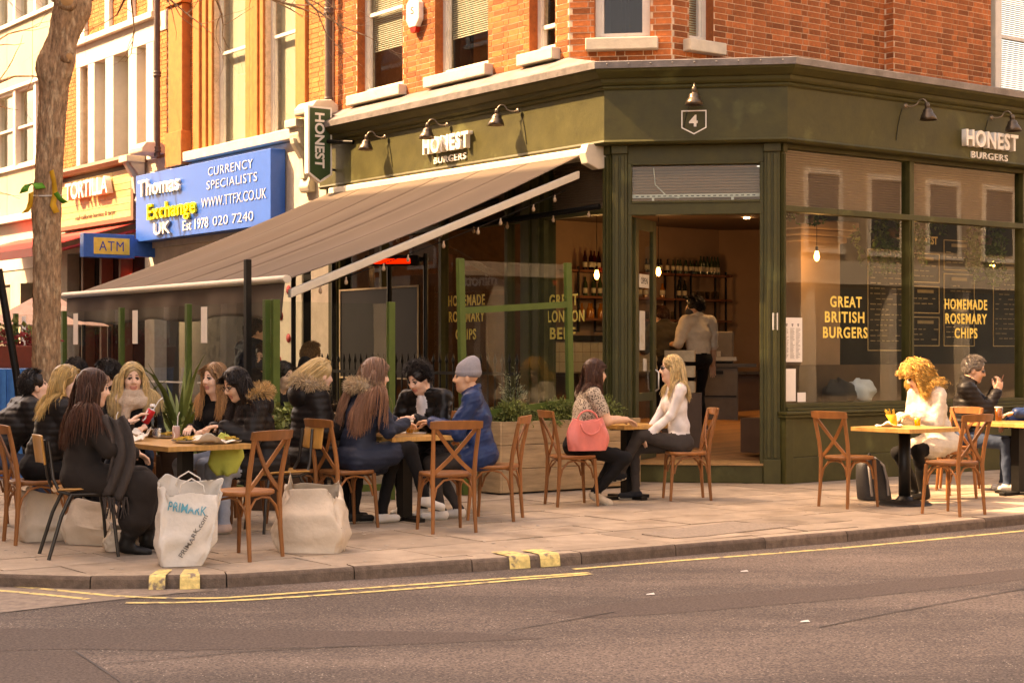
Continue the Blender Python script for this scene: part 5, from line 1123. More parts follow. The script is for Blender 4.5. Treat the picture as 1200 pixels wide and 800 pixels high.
for k_, lab in enumerate(['glass terrace screen with green posts under the awning valance near the corner', 'glass terrace screen in the middle of the row under the valance', 'glass terrace screen under the left end of the valance', 'glass terrace screen farthest left beyond the awning']):
    t = screen(SLf, 0.08+k_*1.75, 1.82+k_*1.75, 0.15, 2.04, lab, posts=(True, k_ == 3), bars=((0.10, 0.10), (1.16, 1.16)) if False else ((0.10, 0.10),), pw=0.06)
    g = G(); g.box(SLf, 1.70+k_*1.75-0.30, 1.70+k_*1.75-0.16, 0.0065, 0.009, 1.62, 2.0); mk('poster', g, mat('paper', (0.78, 0.73, 0.66), 0.8), t)
    g = G(); g.box(SLf, 0.2+k_*1.75, 1.63+k_*1.75, -0.012, 0.012, 1.19, 1.205); mk('joint_strip', g, M_white, t)
g = G(); g.box(SLf, 0.25, 0.31, 0.09, 0.15, 0.0, 2.44); tag(centre(mk('terrace_post', g, M_blackmetal, bevel=0.004)), 'dark post standing in front of the awning corner', 'post')
# ------------------------------------------------------------------ spear-topped railing by the window, standing in for its reflection in the glass
rl = thing('reflected_railing', 'black spear-topped railing modelled under the windows in place of its reflection', 'railing', PL(3, 1.0, 0)); 
for z in (0.25, 1.25):
    g = G(); g.box(PL, 0.5, 5.6, 0.985, 1.015, z, z+0.04); mk('rail', g, M_blackmetal, rl)
g0 = G(); g0.tube([(0, 0, 0.05), (0, 0, 1.38)], 0.012, 6); g0.lathe([(0.012, 1.38), (0.024, 1.42), (0.0001, 1.52)], 6); proto = mk('spear', g0, M_blackmetal, rl, local=True)
for k_ in range(36):
    p = Vector(PL(0.55+k_*0.145, 1.0, 0))-worldloc(rl); o = proto if k_ == 0 else proto.copy()
    if k_: COL.objects.link(o); o.parent = rl
    o.location = p
# ------------------------------------------------------------------ timber planter with herbs
M_pl = mat('planter_board', (0.40, 0.27, 0.15), 0.8, var=0.25, scale=5, bump=0.3, bscale=40, stretch=(0.6, 0.6, 5), tone=0.15, col2=(0.28, 0.17, 0.09), thr=0.66)
pc = V2(-0.10, 17.55); FPn = frame(pc, dR, nR); pl_ = thing('timber_planter', 'timber plank planter box with herbs between the chairs', 'planter', FPn(0.75, -0.25, 0))
for k_ in range(3):
    g = G(); g.box(FPn, 0, 1.95, -0.03, 0.0, 0.02+k_*0.255, 0.02+k_*0.255+0.250); mk('board', g, M_pl, pl_, bevel=0.005); g = G(); g.box(FPn, -0.032, -0.001, -0.5, 0.0, 0.02+k_*0.255, 0.02+k_*0.255+0.250); mk('board', g, M_pl, pl_, bevel=0.005)
g = G(); g.box(FPn, 0.0, 1.95, -0.5, -0.031, 0.03, 0.70); mk('soil', g, mat('soil', (0.05, 0.035, 0.025), 0.95, bump=0.8), pl_)
M_herb = mat('herb_leaf', (0.17, 0.20, 0.055), 0.6, var=0.3, tone=0.5); M_lav = mat('lavender_leaf', (0.22, 0.23, 0.15), 0.7, var=0.2, tone=0.4)
def shrub(p, rx, rz, n, label, m, seed, size=0.045, upr=0.7):
    rr = np.random.default_rng(seed); t = thing('herb_shrub', label, 'shrub', p, group='herbs in the planter'); g = G(); gs = G()
    for _ in range(n):
        a = rr.uniform(0, 6.283); el = rr.uniform(0.05, 1.0); d = np.array([math.cos(a)*math.sqrt(1-el*el), math.sin(a)*math.sqrt(1-el*el), el]); tip = np.array(p)+d*np.array([rx, rx, rz])*rr.uniform(0.75, 1.1); base = np.array(p)+d*np.array([rx, rx, 0])*0.15
        q = [tuple(base*(1-s_)+tip*s_+np.array([0, 0, 0.05*math.sin(s_*3)])) for s_ in (0, 0.4, 0.75, 1)]; gs.tube(q, [0.003, 0.0025, 0.002, 0.001], 4, cap=False); tn = float(rr.uniform(0.01, 0.99))
        for s_ in np.linspace(0.35, 1, 9):
            c_ = base*(1-s_)+tip*s_+np.array([0, 0, 0.05*math.sin(s_*3)]); L_ = size*rr.uniform(0.6, 1.2); dd = d*upr+rr.normal(size=3)*0.5; dd /= np.linalg.norm(dd); s2 = np.cross(dd, rr.normal(size=3)); s2 /= np.linalg.norm(s2)
            g.add([tuple(c_), tuple(c_+dd*L_*0.5+s2*L_*0.16), tuple(c_+dd*L_), tuple(c_+dd*L_*0.5-s2*L_*0.16)], [(0, 1, 2, 3)], tone=tn)
    mk('foliage', g, m, t, recalc=False); mk('stem', gs, mat('plant_stem', (0.08, 0.09, 0.03), 0.7), t, recalc=False)
shrub(FPn(0.28, -0.22, 0.70), 0.27, 0.29, 330, 'round green herb bush at the left end of the planter', M_herb, 1); shrub(FPn(0.98, -0.25, 0.70), 0.36, 0.29, 400, 'wider green herb bush towards the entrance end of the planter', M_herb, 2)
shrub(FPn(0.42, -0.38, 0.75), 0.16, 0.62, 60, 'silvery lavender spike rising behind the left herb bush', M_lav, 3, 0.05, 1.0); shrub(FPn(0.7, -0.1, 0.70), 0.14, 0.16, 90, 'low trailing herb between the two bushes in the planter', M_herb, 4); shrub(FPn(1.55, -0.25, 0.72), 0.3, 0.3, 220, 'green herb bush at the entrance end hidden behind the seated woman', M_herb, 5)
# ------------------------------------------------------------------ sword-leaved plants and box planters along the terrace front
M_blade = mat('sword_leaf', (0.20, 0.25, 0.07), 0.5, var=0.25, scale=3, tone=0.45)
def yucca(x, y, z, n, L_, label, seed, pot=True):
    rr = np.random.default_rng(seed); t = thing('sword_plant', label, 'plant', (x, y, 0)); 
    for _ in range(n):
        a = rr.uniform(0, 6.283); el = rr.uniform(0.25, 1.45); ln = L_*rr.uniform(0.6, 1.1); bend = rr.uniform(0.0, 0.5); rows = []
        for s_ in np.linspace(0, 1, 6):
            e = el-bend*s_*s_; r_ = ln*s_; p = np.array([x+math.cos(a)*math.cos(e)*r_, y+math.sin(a)*math.cos(e)*r_, z+math.sin(e)*r_]); wv = 0.026*(1-s_**3)*(0.6+s_*0.8 if s_ < 0.4 else 1); sd = np.array([-math.sin(a), math.cos(a), 0])*wv
            rows.append([tuple(p-sd), tuple(p+np.array([0, 0, -0.006])), tuple(p+sd)])
        g = G(); g.sheet(rows); mk('leaf', g, M_blade, t, recalc=False)
    if pot: g = G(); g.lathe([(0.13, 0), (0.19, z-0.02), (0.20, z), (0.17, z), (0.16, z-0.06), (0.0001, z-0.06)], 18, cx=x, cy=y); mk('pot', g, mat('terracotta_dark', (0.10, 0.06, 0.04), 0.8), t)
yucca(-3.18, 15.75, 0.6, 40, 1.0, 'tall sword-leaved plant behind the left table beside the glass bottle', 1); yucca(-4.05, 17.2, 0.6, 26, 0.95, 'sword-leaved plant behind the dark-haired man in profile', 2); yucca(-3.8, 16.5, 0.4, 22, 0.5, 'low spiky plant behind the blonde woman with the scarf', 3)
for i, (x, y, lab) in enumerate([(-4.35, 16.3, 'leafy green shrub behind the left table near the tree'), (-3.55, 16.35, 'leafy green shrub under the sword-leaved plant'), (-2.95, 15.75, 'leafy green shrub right of the sword-leaved plant'), (-2.25, 16.0, 'leafy pale green shrub between the two parkas')]):
    rr = np.random.default_rng(40+i); t = thing('leafy_shrub', lab, 'shrub', (x, y, 0)); g = G(); leaf_cloud(g, (x, y, 0.78), (0.27, 0.25, 0.26), 520, 0.075, rr, -0.1); mk('foliage', g, M_herb, t, recalc=False)
    g = G(); g.box(I3, x-0.26, x+0.26, y-0.16, y+0.16, 0.0, 0.5); mk('trough', g, M_brown, t, bevel=0.01)
# ------------------------------------------------------------------ far left: blue container bar, red flower box, leaning pole, tent tops
bx_ = thing('blue_container', 'bright blue ribbed container at the left edge behind the diners', 'container', (-6.2, 19.8, 0)); M_bl = mat('container_blue', (0.02, 0.20, 0.52), 0.5, var=0.12)
g = G(); g.box(I3, -7.6, -5.55, 19.9, 21.2, 0.0, 1.32); mk('body', g, M_bl, bx_)
for k_ in range(20): g = G(); g.box(I3, -7.55+k_*0.1, -7.50+k_*0.1, 19.86, 19.899, 0.0, 1.32); mk('rib', g, M_bl, bx_)
fb = thing('flower_box', 'red flower box with crimson leaves on top of the blue container', 'flower box', (-6.4, 20.1, 1.33)); g = G(); g.box(I3, -7.5, -5.6, 19.95, 20.3, 1.33, 1.60); mk('box', g, mat('box_red', (0.22, 0.05, 0.03), 0.7), fb, bevel=0.01)
rr = np.random.default_rng(77); g = G(); leaf_cloud(g, (-6.5, 20.1, 1.68), (1.0, 0.2, 0.14), 420, 0.08, rr); mk('foliage', g, mat('crimson_leaf', (0.28, 0.035, 0.035), 0.6, tone=0.5), fb, recalc=False); g = G(); leaf_cloud(g, (-6.2, 20.2, 1.78), (0.5, 0.15, 0.12), 120, 0.09, rr); mk('green_leaves', g, M_herb, fb, recalc=False)
g = G(); g.tube([(-5.55, 19.0, 0.0), (-5.72, 19.0, 1.3), (-5.92, 19.0, 2.48)], 0.045, 8); tag(centre(mk('leaning_pole', g, M_blackmetal)), 'black leaning pole left of the tree trunk', 'pole')
tn_ = thing('market_tent', 'pale pink pointed tent top beyond the tree trunk', 'tent', (-7.3, 26, 0)); g = G(); g.add([(-8.1, 25.2, 1.95), (-6.55, 25.2, 1.95), (-6.55, 26.8, 1.95), (-8.1, 26.8, 1.95), (-7.35, 26.0, 2.5)], [(0, 1, 4), (1, 2, 4), (2, 3, 4), (3, 0, 4)]); mk('canopy', g, mat('tent_pink', (0.60, 0.38, 0.30), 0.8), tn_, solid=0.01)
for x, y in ((-8.1, 25.2), (-6.55, 25.2), (-6.55, 26.8), (-8.1, 26.8)): g = G(); g.tube([(x, y, 0), (x, y, 1.95)], 0.03, 6); mk('tent_leg', g, M_blackmetal, tn_)
# shop window with a pale display under the valance
dp = thing('window_display', 'pale display board with red roundels under the valance', 'display', PL(8.0, 0.1, 0.6)); g = G(); g.box(PL, 7.3, 8.5, 0.02, 0.05, 0.7, 3.0); mk('panel', g, mat('pale_display', (0.60, 0.58, 0.46), 0.7, var=0.05), dp)
for k_, (u, z) in enumerate([(7.7, 2.5), (7.95, 2.1), (7.7, 1.75), (8.0, 1.4), (7.75, 1.1)]):
    g = G(); g.lathe([(0.07, 0), (0.07, 0.008), (0.0001, 0.008)], 14, F=lambda a, b, c, u=u, z=z: PL(u+a, 0.051+c, z+b)); mk('roundel', g, mat('roundel_red', (0.40, 0.04, 0.04), 0.6), dp)
# big chalkboard by the windows
cbz = thing('wall_chalkboard', 'large black chalkboard with thin pale frame under the awning', 'chalkboard', PL(5.3, 0.05, 1.2)); g = G(); g.box(PL, 4.0, 6.1, 0.06, 0.09, 1.15, 2.45); mk('board', g, M_board, cbz); g = G()
for a in ((4.0, 6.1, 1.15, 1.175), (4.0, 6.1, 2.425, 2.45), (4.0, 4.025, 1.176, 2.424), (6.075, 6.1, 1.176, 2.424)): g.box(PL, a[0], a[1], 0.091, 0.10, a[2], a[3])
mk('frame', g, M_chalk, cbz)
# ------------------------------------------------------------------ bistro chairs and tables
def rotz_to(f): return math.atan2(-f[0], f[1])
def make_crossback():
    t = thing('crossback_chair', 'x', 'chair')
    g = G(); n = 40; rows = []
    def outline(k, s_): 
        a = 2*math.pi*k/n; c, s2 = math.cos(a), math.sin(a); e = 0.62
        x = math.copysign(abs(c)**e, c)*0.205*(1+0.08*s2); y = math.copysign(abs(s2)**e, s2)*0.205; return x*s_, y*s_
    q = []
    for s_, z in ((0.93, 0.452), (1.0, 0.460), (1.0, 0.478), (0.97, 0.487), (0.6, 0.483), (0.0, 0.480)):
        rows.append([(*outline(k, s_), z) for k in range(n+1)])
    g.sheet(rows); g.add([(*outline(k, 0.93), 0.452) for k in range(n)], [tuple(range(n))[::-1]]); mk('seat', g, M_wood, t, local=True, recalc=False)
    for s_ in (-1, 1):
        g = G(); g.tube([(s_*0.185, -0.215, 0), (s_*0.178, -0.198, 0.22), (s_*0.178, -0.19, 0.46), (s_*0.182, -0.21, 0.62), (s_*0.190, -0.245, 0.78), (s_*0.198, -0.275, 0.905)], [0.015, 0.018, 0.02, 0.019, 0.018, 0.017], 10); mk('leg', g, M_wood, t, local=True)
        g = G(); g.tube([(s_*0.19, 0.195, 0), (s_*0.178, 0.178, 0.25), (s_*0.168, 0.165, 0.456)], [0.014, 0.017, 0.02], 10); mk('leg', g, M_wood, t, local=True)
        # bent cross rail: flat strip from the top of one post across to the other side of the seat
        g = G(); rows = []
        for k in range(15):
            x = k/14; px = s_*(0.188-0.372*x); pz = 0.872-0.40*x-0.03*math.sin(math.pi*x); py = -0.262+0.075*x+0.02*math.sin(math.pi*x)+(0.006*s_)
            rows.append([(px-0.012*s_, py-0.006, pz+0.011), (px-0.012*s_, py+0.006, pz+0.011), (px+0.012*s_, py+0.006, pz-0.011), (px+0.012*s_, py-0.006, pz-0.011), (px-0.012*s_, py-0.006, pz+0.011)])
        g.sheet(rows, smooth=False); mk('cross_rail', g, M_wood, t, local=True)
        g = G(); g.tube([(s_*0.172, 0.155, 0.27), (s_*0.170, 0.13, 0.36), (s_*0.168, 0.07, 0.425), (s_*0.168, -0.02, 0.442), (s_*0.168, -0.10, 0.425), (s_*0.172, -0.16, 0.36), (s_*0.174, -0.185, 0.27)], 0.0095, 8); mk('brace', g, M_wood, t, local=True)
    for y0, s_ in ((0.178, 1), (-0.192, -1)):
        g = G(); g.tube([(-0.165, y0, 0.29), (-0.145, y0*0.97, 0.37), (-0.08, y0*0.93, 0.43), (0, y0*0.92, 0.443), (0.08, y0*0.93, 0.43), (0.145, y0*0.97, 0.37), (0.165, y0, 0.29)], 0.009, 8); mk('brace', g, M_wood, t, local=True)
    g = G(); rows = []
    for k in range(17):
        x = -1+2*k/16; px = x*0.225; py = -0.262-0.042*(1-x*x); h = 0.034*(1-0.25*abs(x)**4)
        rows.append([(px, py-0.010, 0.882-h), (px, py+0.010, 0.882-h), (px, py+0.010-0.012, 0.887+h), (px, py-0.010-0.012, 0.887+h), (px, py-0.010, 0.882-h)])
    g.sheet(rows, smooth=False); g.add(rows[0][:4], [(0, 1, 2, 3)]); g.add(rows[-1][:4], [(3, 2, 1, 0)]); mk('top_rail', g, M_wood, t, local=True, bevel=0.004)
    t.scale = (1.03, 1.03, 1.03); return t
def make_metalchair():
    t = thing('tube_chair', 'x', 'chair'); M_tb = mat('gunmetal_tube', (0.05, 0.045, 0.04), 0.35, 0.7, var=0.15, scale=20); M_ply = mat('plywood_seat', (0.46, 0.22, 0.06), 0.4, var=0.15, scale=6, stretch=(5, 1, 1), coat=0.2, tone=0.2)
    for s_ in (-1, 1):
        g = G(); g.tube([(s_*0.20, -0.26, 0), (s_*0.18, -0.17, 0.30), (s_*0.172, -0.10, 0.45)], 0.0135, 10); mk('leg', g, M_tb, t, local=True)
        g = G(); g.tube([(s_*0.205, 0.22, 0), (s_*0.18, 0.19, 0.30), (s_*0.17, 0.165, 0.42), (s_*0.16, 0.12, 0.448), (s_*0.158, -0.10, 0.446), (s_*0.150, -0.18, 0.47), (s_*0.115, -0.215, 0.56), (s_*0.095, -0.245, 0.82)], 0.0125, 10); mk('side_tube', g, M_tb, t, local=True)
    g = G(); g.tube([(-0.16, -0.05, 0.44), (0.16, -0.05, 0.44)], 0.011, 8); mk('cross_tube', g, M_tb, t, local=True)
    g = G(); rows = [[(x*0.19*(1-0.06*(y < -0.1)), y, 0.468-0.012*math.cos(x*1.5)+0.012*max(0, y-0.12)*-8+0.02*x*x) for x in np.linspace(-1, 1, 9)] for y in np.linspace(-0.19, 0.20, 9)]; g.sheet(rows); mk('seat', g, M_ply, t, local=True, solid=0.012, bevel=0.003)
    g = G(); rows = [[(x*0.185, -0.235-0.03*(1-x*x)*-1-0.055-(z-0.70)*0.13, z) for x in np.linspace(-1, 1, 11)] for z in np.linspace(0.66, 0.86, 6)]; g.sheet(rows); mk('backrest', g, M_ply, t, local=True, solid=0.012, bevel=0.004)
    t.scale = (1.05, 1.05, 1.05); return t
chair0 = make_crossback(); metal0 = make_metalchair(); used = {}
def put_chair(p, x, y, f, label, sc_=None):
    f = np.array(f)/np.linalg.norm(f); z = rotz_to(f); g_ = 'crossback chairs on the pavement' if p is chair0 else 'tube and plywood chairs at the left table'
    if p not in used: p.location = (x, y, 0); p.rotation_euler = (0, 0, z); p['label'] = label; p['group'] = g_; used[p] = 1; return p
    return dup(p, (x, y, 0), z, label, g_)
put_chair(chair0, -1.99, 12.18, (-0.86, 0.5), 'empty crossback chair nearest the camera between the two white bags')
put_chair(chair0, -3.80, 13.20, (0.85, 0.5), 'crossback chair under the blonde woman in the black jacket')
put_chair(chair0, -4.55, 14.35, (0.85, 0.5), 'crossback chair at the left edge under the man in the dark padded jacket')
put_chair(chair0, -1.44, 14.32, (0.80, 0.6), 'crossback chair under the woman with very long brown hair')
put_chair(chair0, -0.56, 14.02, (-0.35, 0.93), 'empty crossback chair in front of the man in the beanie')
put_chair(chair0, -0.16, 15.02, (-0.97, 0.22), 'crossback chair under the man in the grey beanie')
put_chair(chair0, -0.62, 15.80, (-0.35, -0.93), 'crossback chair behind the man in the leather jacket')
put_chair(chair0, -1.90, 14.52, (0.90, 0.4), 'crossback chair under the blonde woman in the hooded parka')
put_chair(chair0, 0.60, 16.42, (0.95, 0.3), 'crossback chair under the woman in the leopard print top')
put_chair(chair0, 1.80, 17.05, (-0.97, -0.1), 'crossback chair under the woman in the white top and sunglasses')
put_chair(chair0, 3.32, 16.25, (0.82, 0.58), 'empty crossback chair beside the backpack')
put_chair(chair0, 4.14, 15.48, (-0.62, 0.78), 'empty sunlit crossback chair nearest the kerb at the right')
put_chair(chair0, 4.55, 17.22, (-0.85, -0.5), 'crossback chair under the woman with curly hair')
put_chair(chair0, 4.95, 18.25, (0.93, -0.35), 'crossback chair under the man holding a phone')
put_chair(chair0, 5.98, 18.1, (-0.95, -0.1), 'crossback chair at the right edge under the person in navy')
put_chair(chair0, -3.50, 15.18, (0.15, -0.98), 'crossback chair under the blonde woman wearing a scarf')
put_chair(chair0, -2.52, 14.85, (-0.6, -0.8), 'crossback chair under the woman with loose fair hair facing the camera')
put_chair(chair0, -3.70, 15.75, (-1, -0.1), 'crossback chair under the dark-haired man in profile')
put_chair(metal0, -3.22, 12.32, (0.9, 0.42), 'tube and plywood chair under the woman in the long dark coat')
put_chair(metal0, -1.98, 14.05, (-0.85, -0.5), 'tube and plywood chair under the woman in glasses and fur hood')
def table(x, y, w_, d_, label, z=0.775, round_base=False, cols=1):
    t = thing('bistro_table', label, 'table', (x, y, 0), ang(dR), 'square wooden tables on the pavement'); nb = 5
    for k in range(nb):
        g = G(); a = -d_/2+k*d_/nb; g.box(I3, -w_/2, w_/2, a+0.0007, a+d_/nb-0.0007, z-0.042, z); mk('top_board', g, M_tablewood, t, local=True, bevel=0.003)
    for k in range(cols):
        cy = 0 if cols == 1 else (-d_/4 if k == 0 else d_/4)
        g = G(); g.box(I3, -0.05, 0.05, cy-0.05, cy+0.05, 0.03, z-0.06) if not round_base else g.lathe([(0.06, 0.03), (0.06, z-0.05)], 16, cy=cy); g.box(I3, -0.22, 0.22, cy-0.03, cy+0.03, z-0.058, z-0.043); g.box(I3, -0.03, 0.03, cy-0.22, cy+0.22, z-0.06, z-0.0585) ; mk('column', g, M_blackmetal, t, local=True)
        g = G()
        if round_base: g.lathe([(0.27, 0), (0.27, 0.012), (0.24, 0.03), (0.09, 0.05), (0.06, 0.09)], 28, cy=cy)
        else:
            g.box(I3, -0.27, 0.27, cy-0.045, cy+0.045, 0.0, 0.035); g.box(I3, -0.044, 0.044, cy-0.27, cy+0.27, 0.001, 0.036)
        mk('base', g, M_blackmetal, t, local=True, bevel=0.006)
    return t
K1 = V2(-2.70, 12.93); c1 = K1+dL*0.95+dR*0.375
table(c1[0], c1[1], 0.75, 1.9, 'long wooden table crowded with plates and cans at the left', cols=2)
c2 = V2(-0.97, 14.9); table(c2[0], c2[1], 0.75, 0.75, 'square wooden table with a beer glass in the middle group')
c3 = V2(1.2, 17.15); table(c3[0], c3[1], 0.62, 0.62, 'small bare wooden table in front of the entrance', round_base=False)
c4 = V2(3.92, 16.45); table(c4[0], c4[1], 0.75, 0.75, 'square wooden table with fries beside the curly haired woman', round_base=True)
c5 = V2(5.42, 17.65); table(c5[0], c5[1], 0.75, 0.75, 'wooden table at the right edge holding a full pint')
# ------------------------------------------------------------------ things on the tables
TZ = 0.777
M_can = mat('red_can', (0.50, 0.02, 0.025), 0.3, 0.3, var=0.03); M_alu = mat('can_metal', (0.6, 0.58, 0.55), 0.3, 0.9, var=0.05); M_plate = mat('enamel_plate', (0.55, 0.50, 0.44), 0.4, var=0.06); M_beer = mat('amber_beer', (0.55, 0.24, 0.02), 0.1, emit=None, spec=0.6); M_foam = mat('beer_foam', (0.85, 0.80, 0.68), 0.9); M_cg = glassmat('drink_glass', (0.94, 0.94, 0.92), ior=1.5); M_paper = mat('greaseproof_paper', (0.74, 0.68, 0.58), 0.85, var=0.08); M_fry = mat('golden_chips', (0.66, 0.40, 0.08), 0.6, var=0.2, tone=0.3)
def can(x, y, z, label, tilt=0.0, m=None, band=None):
    t = thing('drink_can', label, 'can', (x, y, z)); ct_, st_ = math.cos(tilt), math.sin(tilt)
    F_ = lambda a, b, c: (a*ct_+c*st_, b, -a*st_+c*ct_)
    g = G(); g.lathe([(0.026, 0), (0.033, 0.008), (0.033, 0.105), (0.028, 0.115)], 18, F=F_); mk('body', g, m or M_can, t, local=True)
    g = G(); g.lathe([(0.028, 0.1152), (0.027, 0.119), (0.024, 0.116), (0.0001, 0.116)], 18, F=F_); mk('lid', g, M_alu, t, local=True)
    g = G()
    for k in range(7):   # white wave down the side
        a0 = -2.0+0.25*math.sin(k*0.9); z0 = 0.012+k*0.013; g.add([F_(0.0336*math.cos(a0+d), 0.0336*math.sin(a0+d), z0+dz) for d, dz in ((-0.16, 0), (0.16, 0), (0.16, 0.0131), (-0.16, 0.0131))], [(0, 1, 2, 3)])
    mk('white_swirl', g, M_wlet, t, local=True); g = G(); g.tube([F_(0.01, 0, 0.10), F_(0.015, 0.0, 0.20), F_(0.03, 0.0, 0.235)], 0.004, 6); mk('straw', g, M_wlet, t, local=True)
def onT(c, a, b): p = c+dR*a+dL*b; return p[0], p[1]
can(*onT(c1, -0.28, 0.30), TZ, 'red drink can standing at the far left of the long table')
can(*onT(c1, 0.12, -0.05), TZ, 'pale red drink can in the middle of the long table', m=mat('pale_can', (0.55, 0.35, 0.30), 0.4))
def plate(x, y, label, food=None, r=0.13, seed=0):
    t = thing('plate', label, 'plate', (x, y, TZ)); g = G(); g.lathe([(r*0.6, 0.0), (r*0.95, 0.012), (r, 0.024), (r*0.97, 0.024), (r*0.88, 0.014), (0.0001, 0.006)], 26); mk('dish', g, M_plate, t, local=True)
    g = G(); g.lathe([(r*1.0, 0.0242), (r*1.005, 0.021)], 26); mk('rim', g, M_blackmetal, t, local=True); rr = random.Random(seed)
    if food:
        g = G()
        for k in range(food):
            a = rr.uniform(0, 3.14); px, py = rr.gauss(0, r*0.3), rr.gauss(0, r*0.3); L_ = rr.uniform(0.025, 0.045); F_ = loc_frame(px, py, 0.012+0.012*rr.random()+0.02*math.exp(-(px*px+py*py)*200), a); g.box(F_, -L_, L_, -0.006, 0.006, 0, 0.011, tone=rr.uniform(0.01, 0.99))
        tag(mk('chips', g, M_fry, t, local=True), kind='stuff')
def crumple(x, y, z, r, h, label, cat, m, seed, name='napkin'):
    rr = np.random.default_rng(seed); ph = rr.uniform(0, 6, 10); g = G(); rows = []
    for i in range(11):
        s_ = i/10; row = []
        for j in range(33):
            a = 2*math.pi*j/32; rad = r*s_*(1+0.18*math.sin(3*a+ph[0])+0.12*math.sin(5*a+ph[1]))
            zz = h*(0.25*abs(math.sin(4*a+ph[2]+3*s_))*s_+0.6*max(0, math.sin(2.2*a+ph[3]))*s_**2+0.25*math.sin(9*s_+ph[4]+a)*0.5*s_)
            row.append((x+rad*math.cos(a), y+rad*math.sin(a), z+0.003+max(0, zz)))
        rows.append(row)
    g.sheet(rows); o = centre(mk(name, g, m, solid=0.0015)); return tag(o, label, cat)
plate(*onT(c1, -0.2, 0.65), 'stacked enamel plate at the far end of the long table'); plate(*onT(c1, 0.0, -0.52), 'enamel plate of chips nearest the camera on the long table', 26, 0.13, 1); plate(*onT(c1, 0.22, -0.3), 'enamel plate of chips at the right side of the long table', 20, 0.13, 2); plate(*onT(c1, 0.2, 0.28), 'enamel plate of leftovers in front of the woman with loose fair hair', 14, 0.13, 3); plate(*onT(c1, 0.26, -0.72), 'dark rimmed plate under the hand of the woman in glasses', 8, 0.12, 4)
crumple(*onT(c1, 0.08, -0.78), TZ, 0.17, 0.10, 'large crumpled sheet of greaseproof paper on the long table', 'paper', M_paper, 3, 'greaseproof_paper'); crumple(*onT(c1, -0.2, 0.05), TZ, 0.12, 0.12, 'crumpled white napkin beside the red can', 'napkin', M_paper, 4); crumple(*onT(c1, 0.1, 0.5), TZ, 0.1, 0.1, 'crumpled napkin at the far end of the long table', 'napkin', M_paper, 5)
def glass_(x, y, label, h, r, fill=None, m=None, foam=False, z=TZ, name='drinking_glass'):
    t = thing(name, label, 'glass', (x, y, z)); g = G(); g.lathe([(r*0.75, 0), (r*0.8, 0.005), (r, h), (r*0.95, h), (r*0.74, 0.012), (0.0001, 0.012)], 20); mk('vessel', g, M_cg, t, local=True)
    if fill:
        g = G(); g.lathe([(r*0.72, 0.014), (r*(0.74+0.2*fill), h*fill), (0.0001, h*fill)], 20); mk('drink', g, m, t, local=True)
        if foam: g = G(); g.lathe([(r*(0.74+0.2*fill), h*fill+0.001), (r*0.94, h*fill+0.015), (0.0001, h*fill+0.016)], 20); mk('foam', g, M_foam, t, local=True)
glass_(*onT(c1, 0.05, 0.18), 'empty tumbler behind the plates on the long table', 0.09, 0.038); glass_(*onT(c1, 0.3, -0.5), 'clear tumbler beside the paper on the long table', 0.10, 0.04, 0.3, mat('water', (0.5, 0.5, 0.45), 0.1))
glass_(*onT(c2, 0.02, -0.05), 'glass of amber beer on the middle table', 0.15, 0.04, 0.75, M_beer, True); glass_(*onT(c4, 0.05, -0.12), 'small glass of golden juice on the table with fries', 0.10, 0.038, 0.9, mat('golden_juice', (0.70, 0.42, 0.02), 0.2), False); glass_(*onT(c5, -0.2, 0.1), 'full pint of brown beer at the right edge', 0.16, 0.045, 0.92, mat('brown_beer', (0.30, 0.09, 0.02), 0.1), True)
t = thing('glass_bottle', 'tall swing-top glass bottle on the long table', 'bottle', (*onT(c1, 0.12, 0.42), TZ)); g = G(); g.lathe([(0.04, 0), (0.042, 0.01), (0.042, 0.17), (0.03, 0.21), (0.019, 0.235), (0.019, 0.265), (0.015, 0.265), (0.015, 0.23), (0.036, 0.165), (0.036, 0.012), (0.0001, 0.01)], 20); mk('vessel', g, glassmat('smoky_bottle', (0.62, 0.52, 0.38), ior=1.5), t, local=True); g = G(); g.lathe([(0.021, 0.266), (0.023, 0.272), (0.022, 0.29), (0.0001, 0.292)], 14); mk('stopper', g, M_wlet, t, local=True)
t = thing('serving_tray', 'white paper-lined tray with burger scraps on the middle table', 'tray', (*onT(c2, 0.15, 0.12), TZ)); g = G(); g.box(I3, -0.14, 0.14, -0.10, 0.10, 0.0, 0.012); mk('tray_base', g, M_plate, t, local=True, bevel=0.004); g = G(); g.lathe([(0.05, 0.013), (0.055, 0.03), (0.045, 0.05), (0.0001, 0.06)], 16, cx=0.02); mk('bun', g, mat('burger_bun', (0.50, 0.25, 0.07), 0.6, var=0.15), t, local=True)
crumple(*onT(c2, -0.12, 0.15), TZ, 0.12, 0.16, 'large crumpled white napkin held over the middle table', 'napkin', M_paper, 8); crumple(*onT(c4, -0.1, 0.1), TZ, 0.13, 0.06, 'crumpled napkin on the table with fries', 'napkin', M_paper, 9)
t = thing('fries_cone', 'orange paper cone of fries on the table beside the curly haired woman', 'fries', (*onT(c4, -0.12, 0.02), TZ)); F_ = lambda a, b, c: (a-c*0.35, b, c+0.004); g = G(); g.lathe([(0.025, 0), (0.055, 0.12), (0.052, 0.12), (0.022, 0.004)], 14, F=F_); mk('cone', g, mat('orange_paper', (0.65, 0.35, 0.04), 0.6), t, local=True); g = G(); rr = random.Random(2)
for k in range(14): a = rr.uniform(0, 6.28); g.tube([F_(0.02*math.cos(a), 0.02*math.sin(a), 0.06), F_(0.045*math.cos(a), 0.045*math.sin(a), 0.14+rr.uniform(0, 0.04))], 0.005, 5)
tag(mk('chips', g, M_fry, t, local=True), kind='stuff')
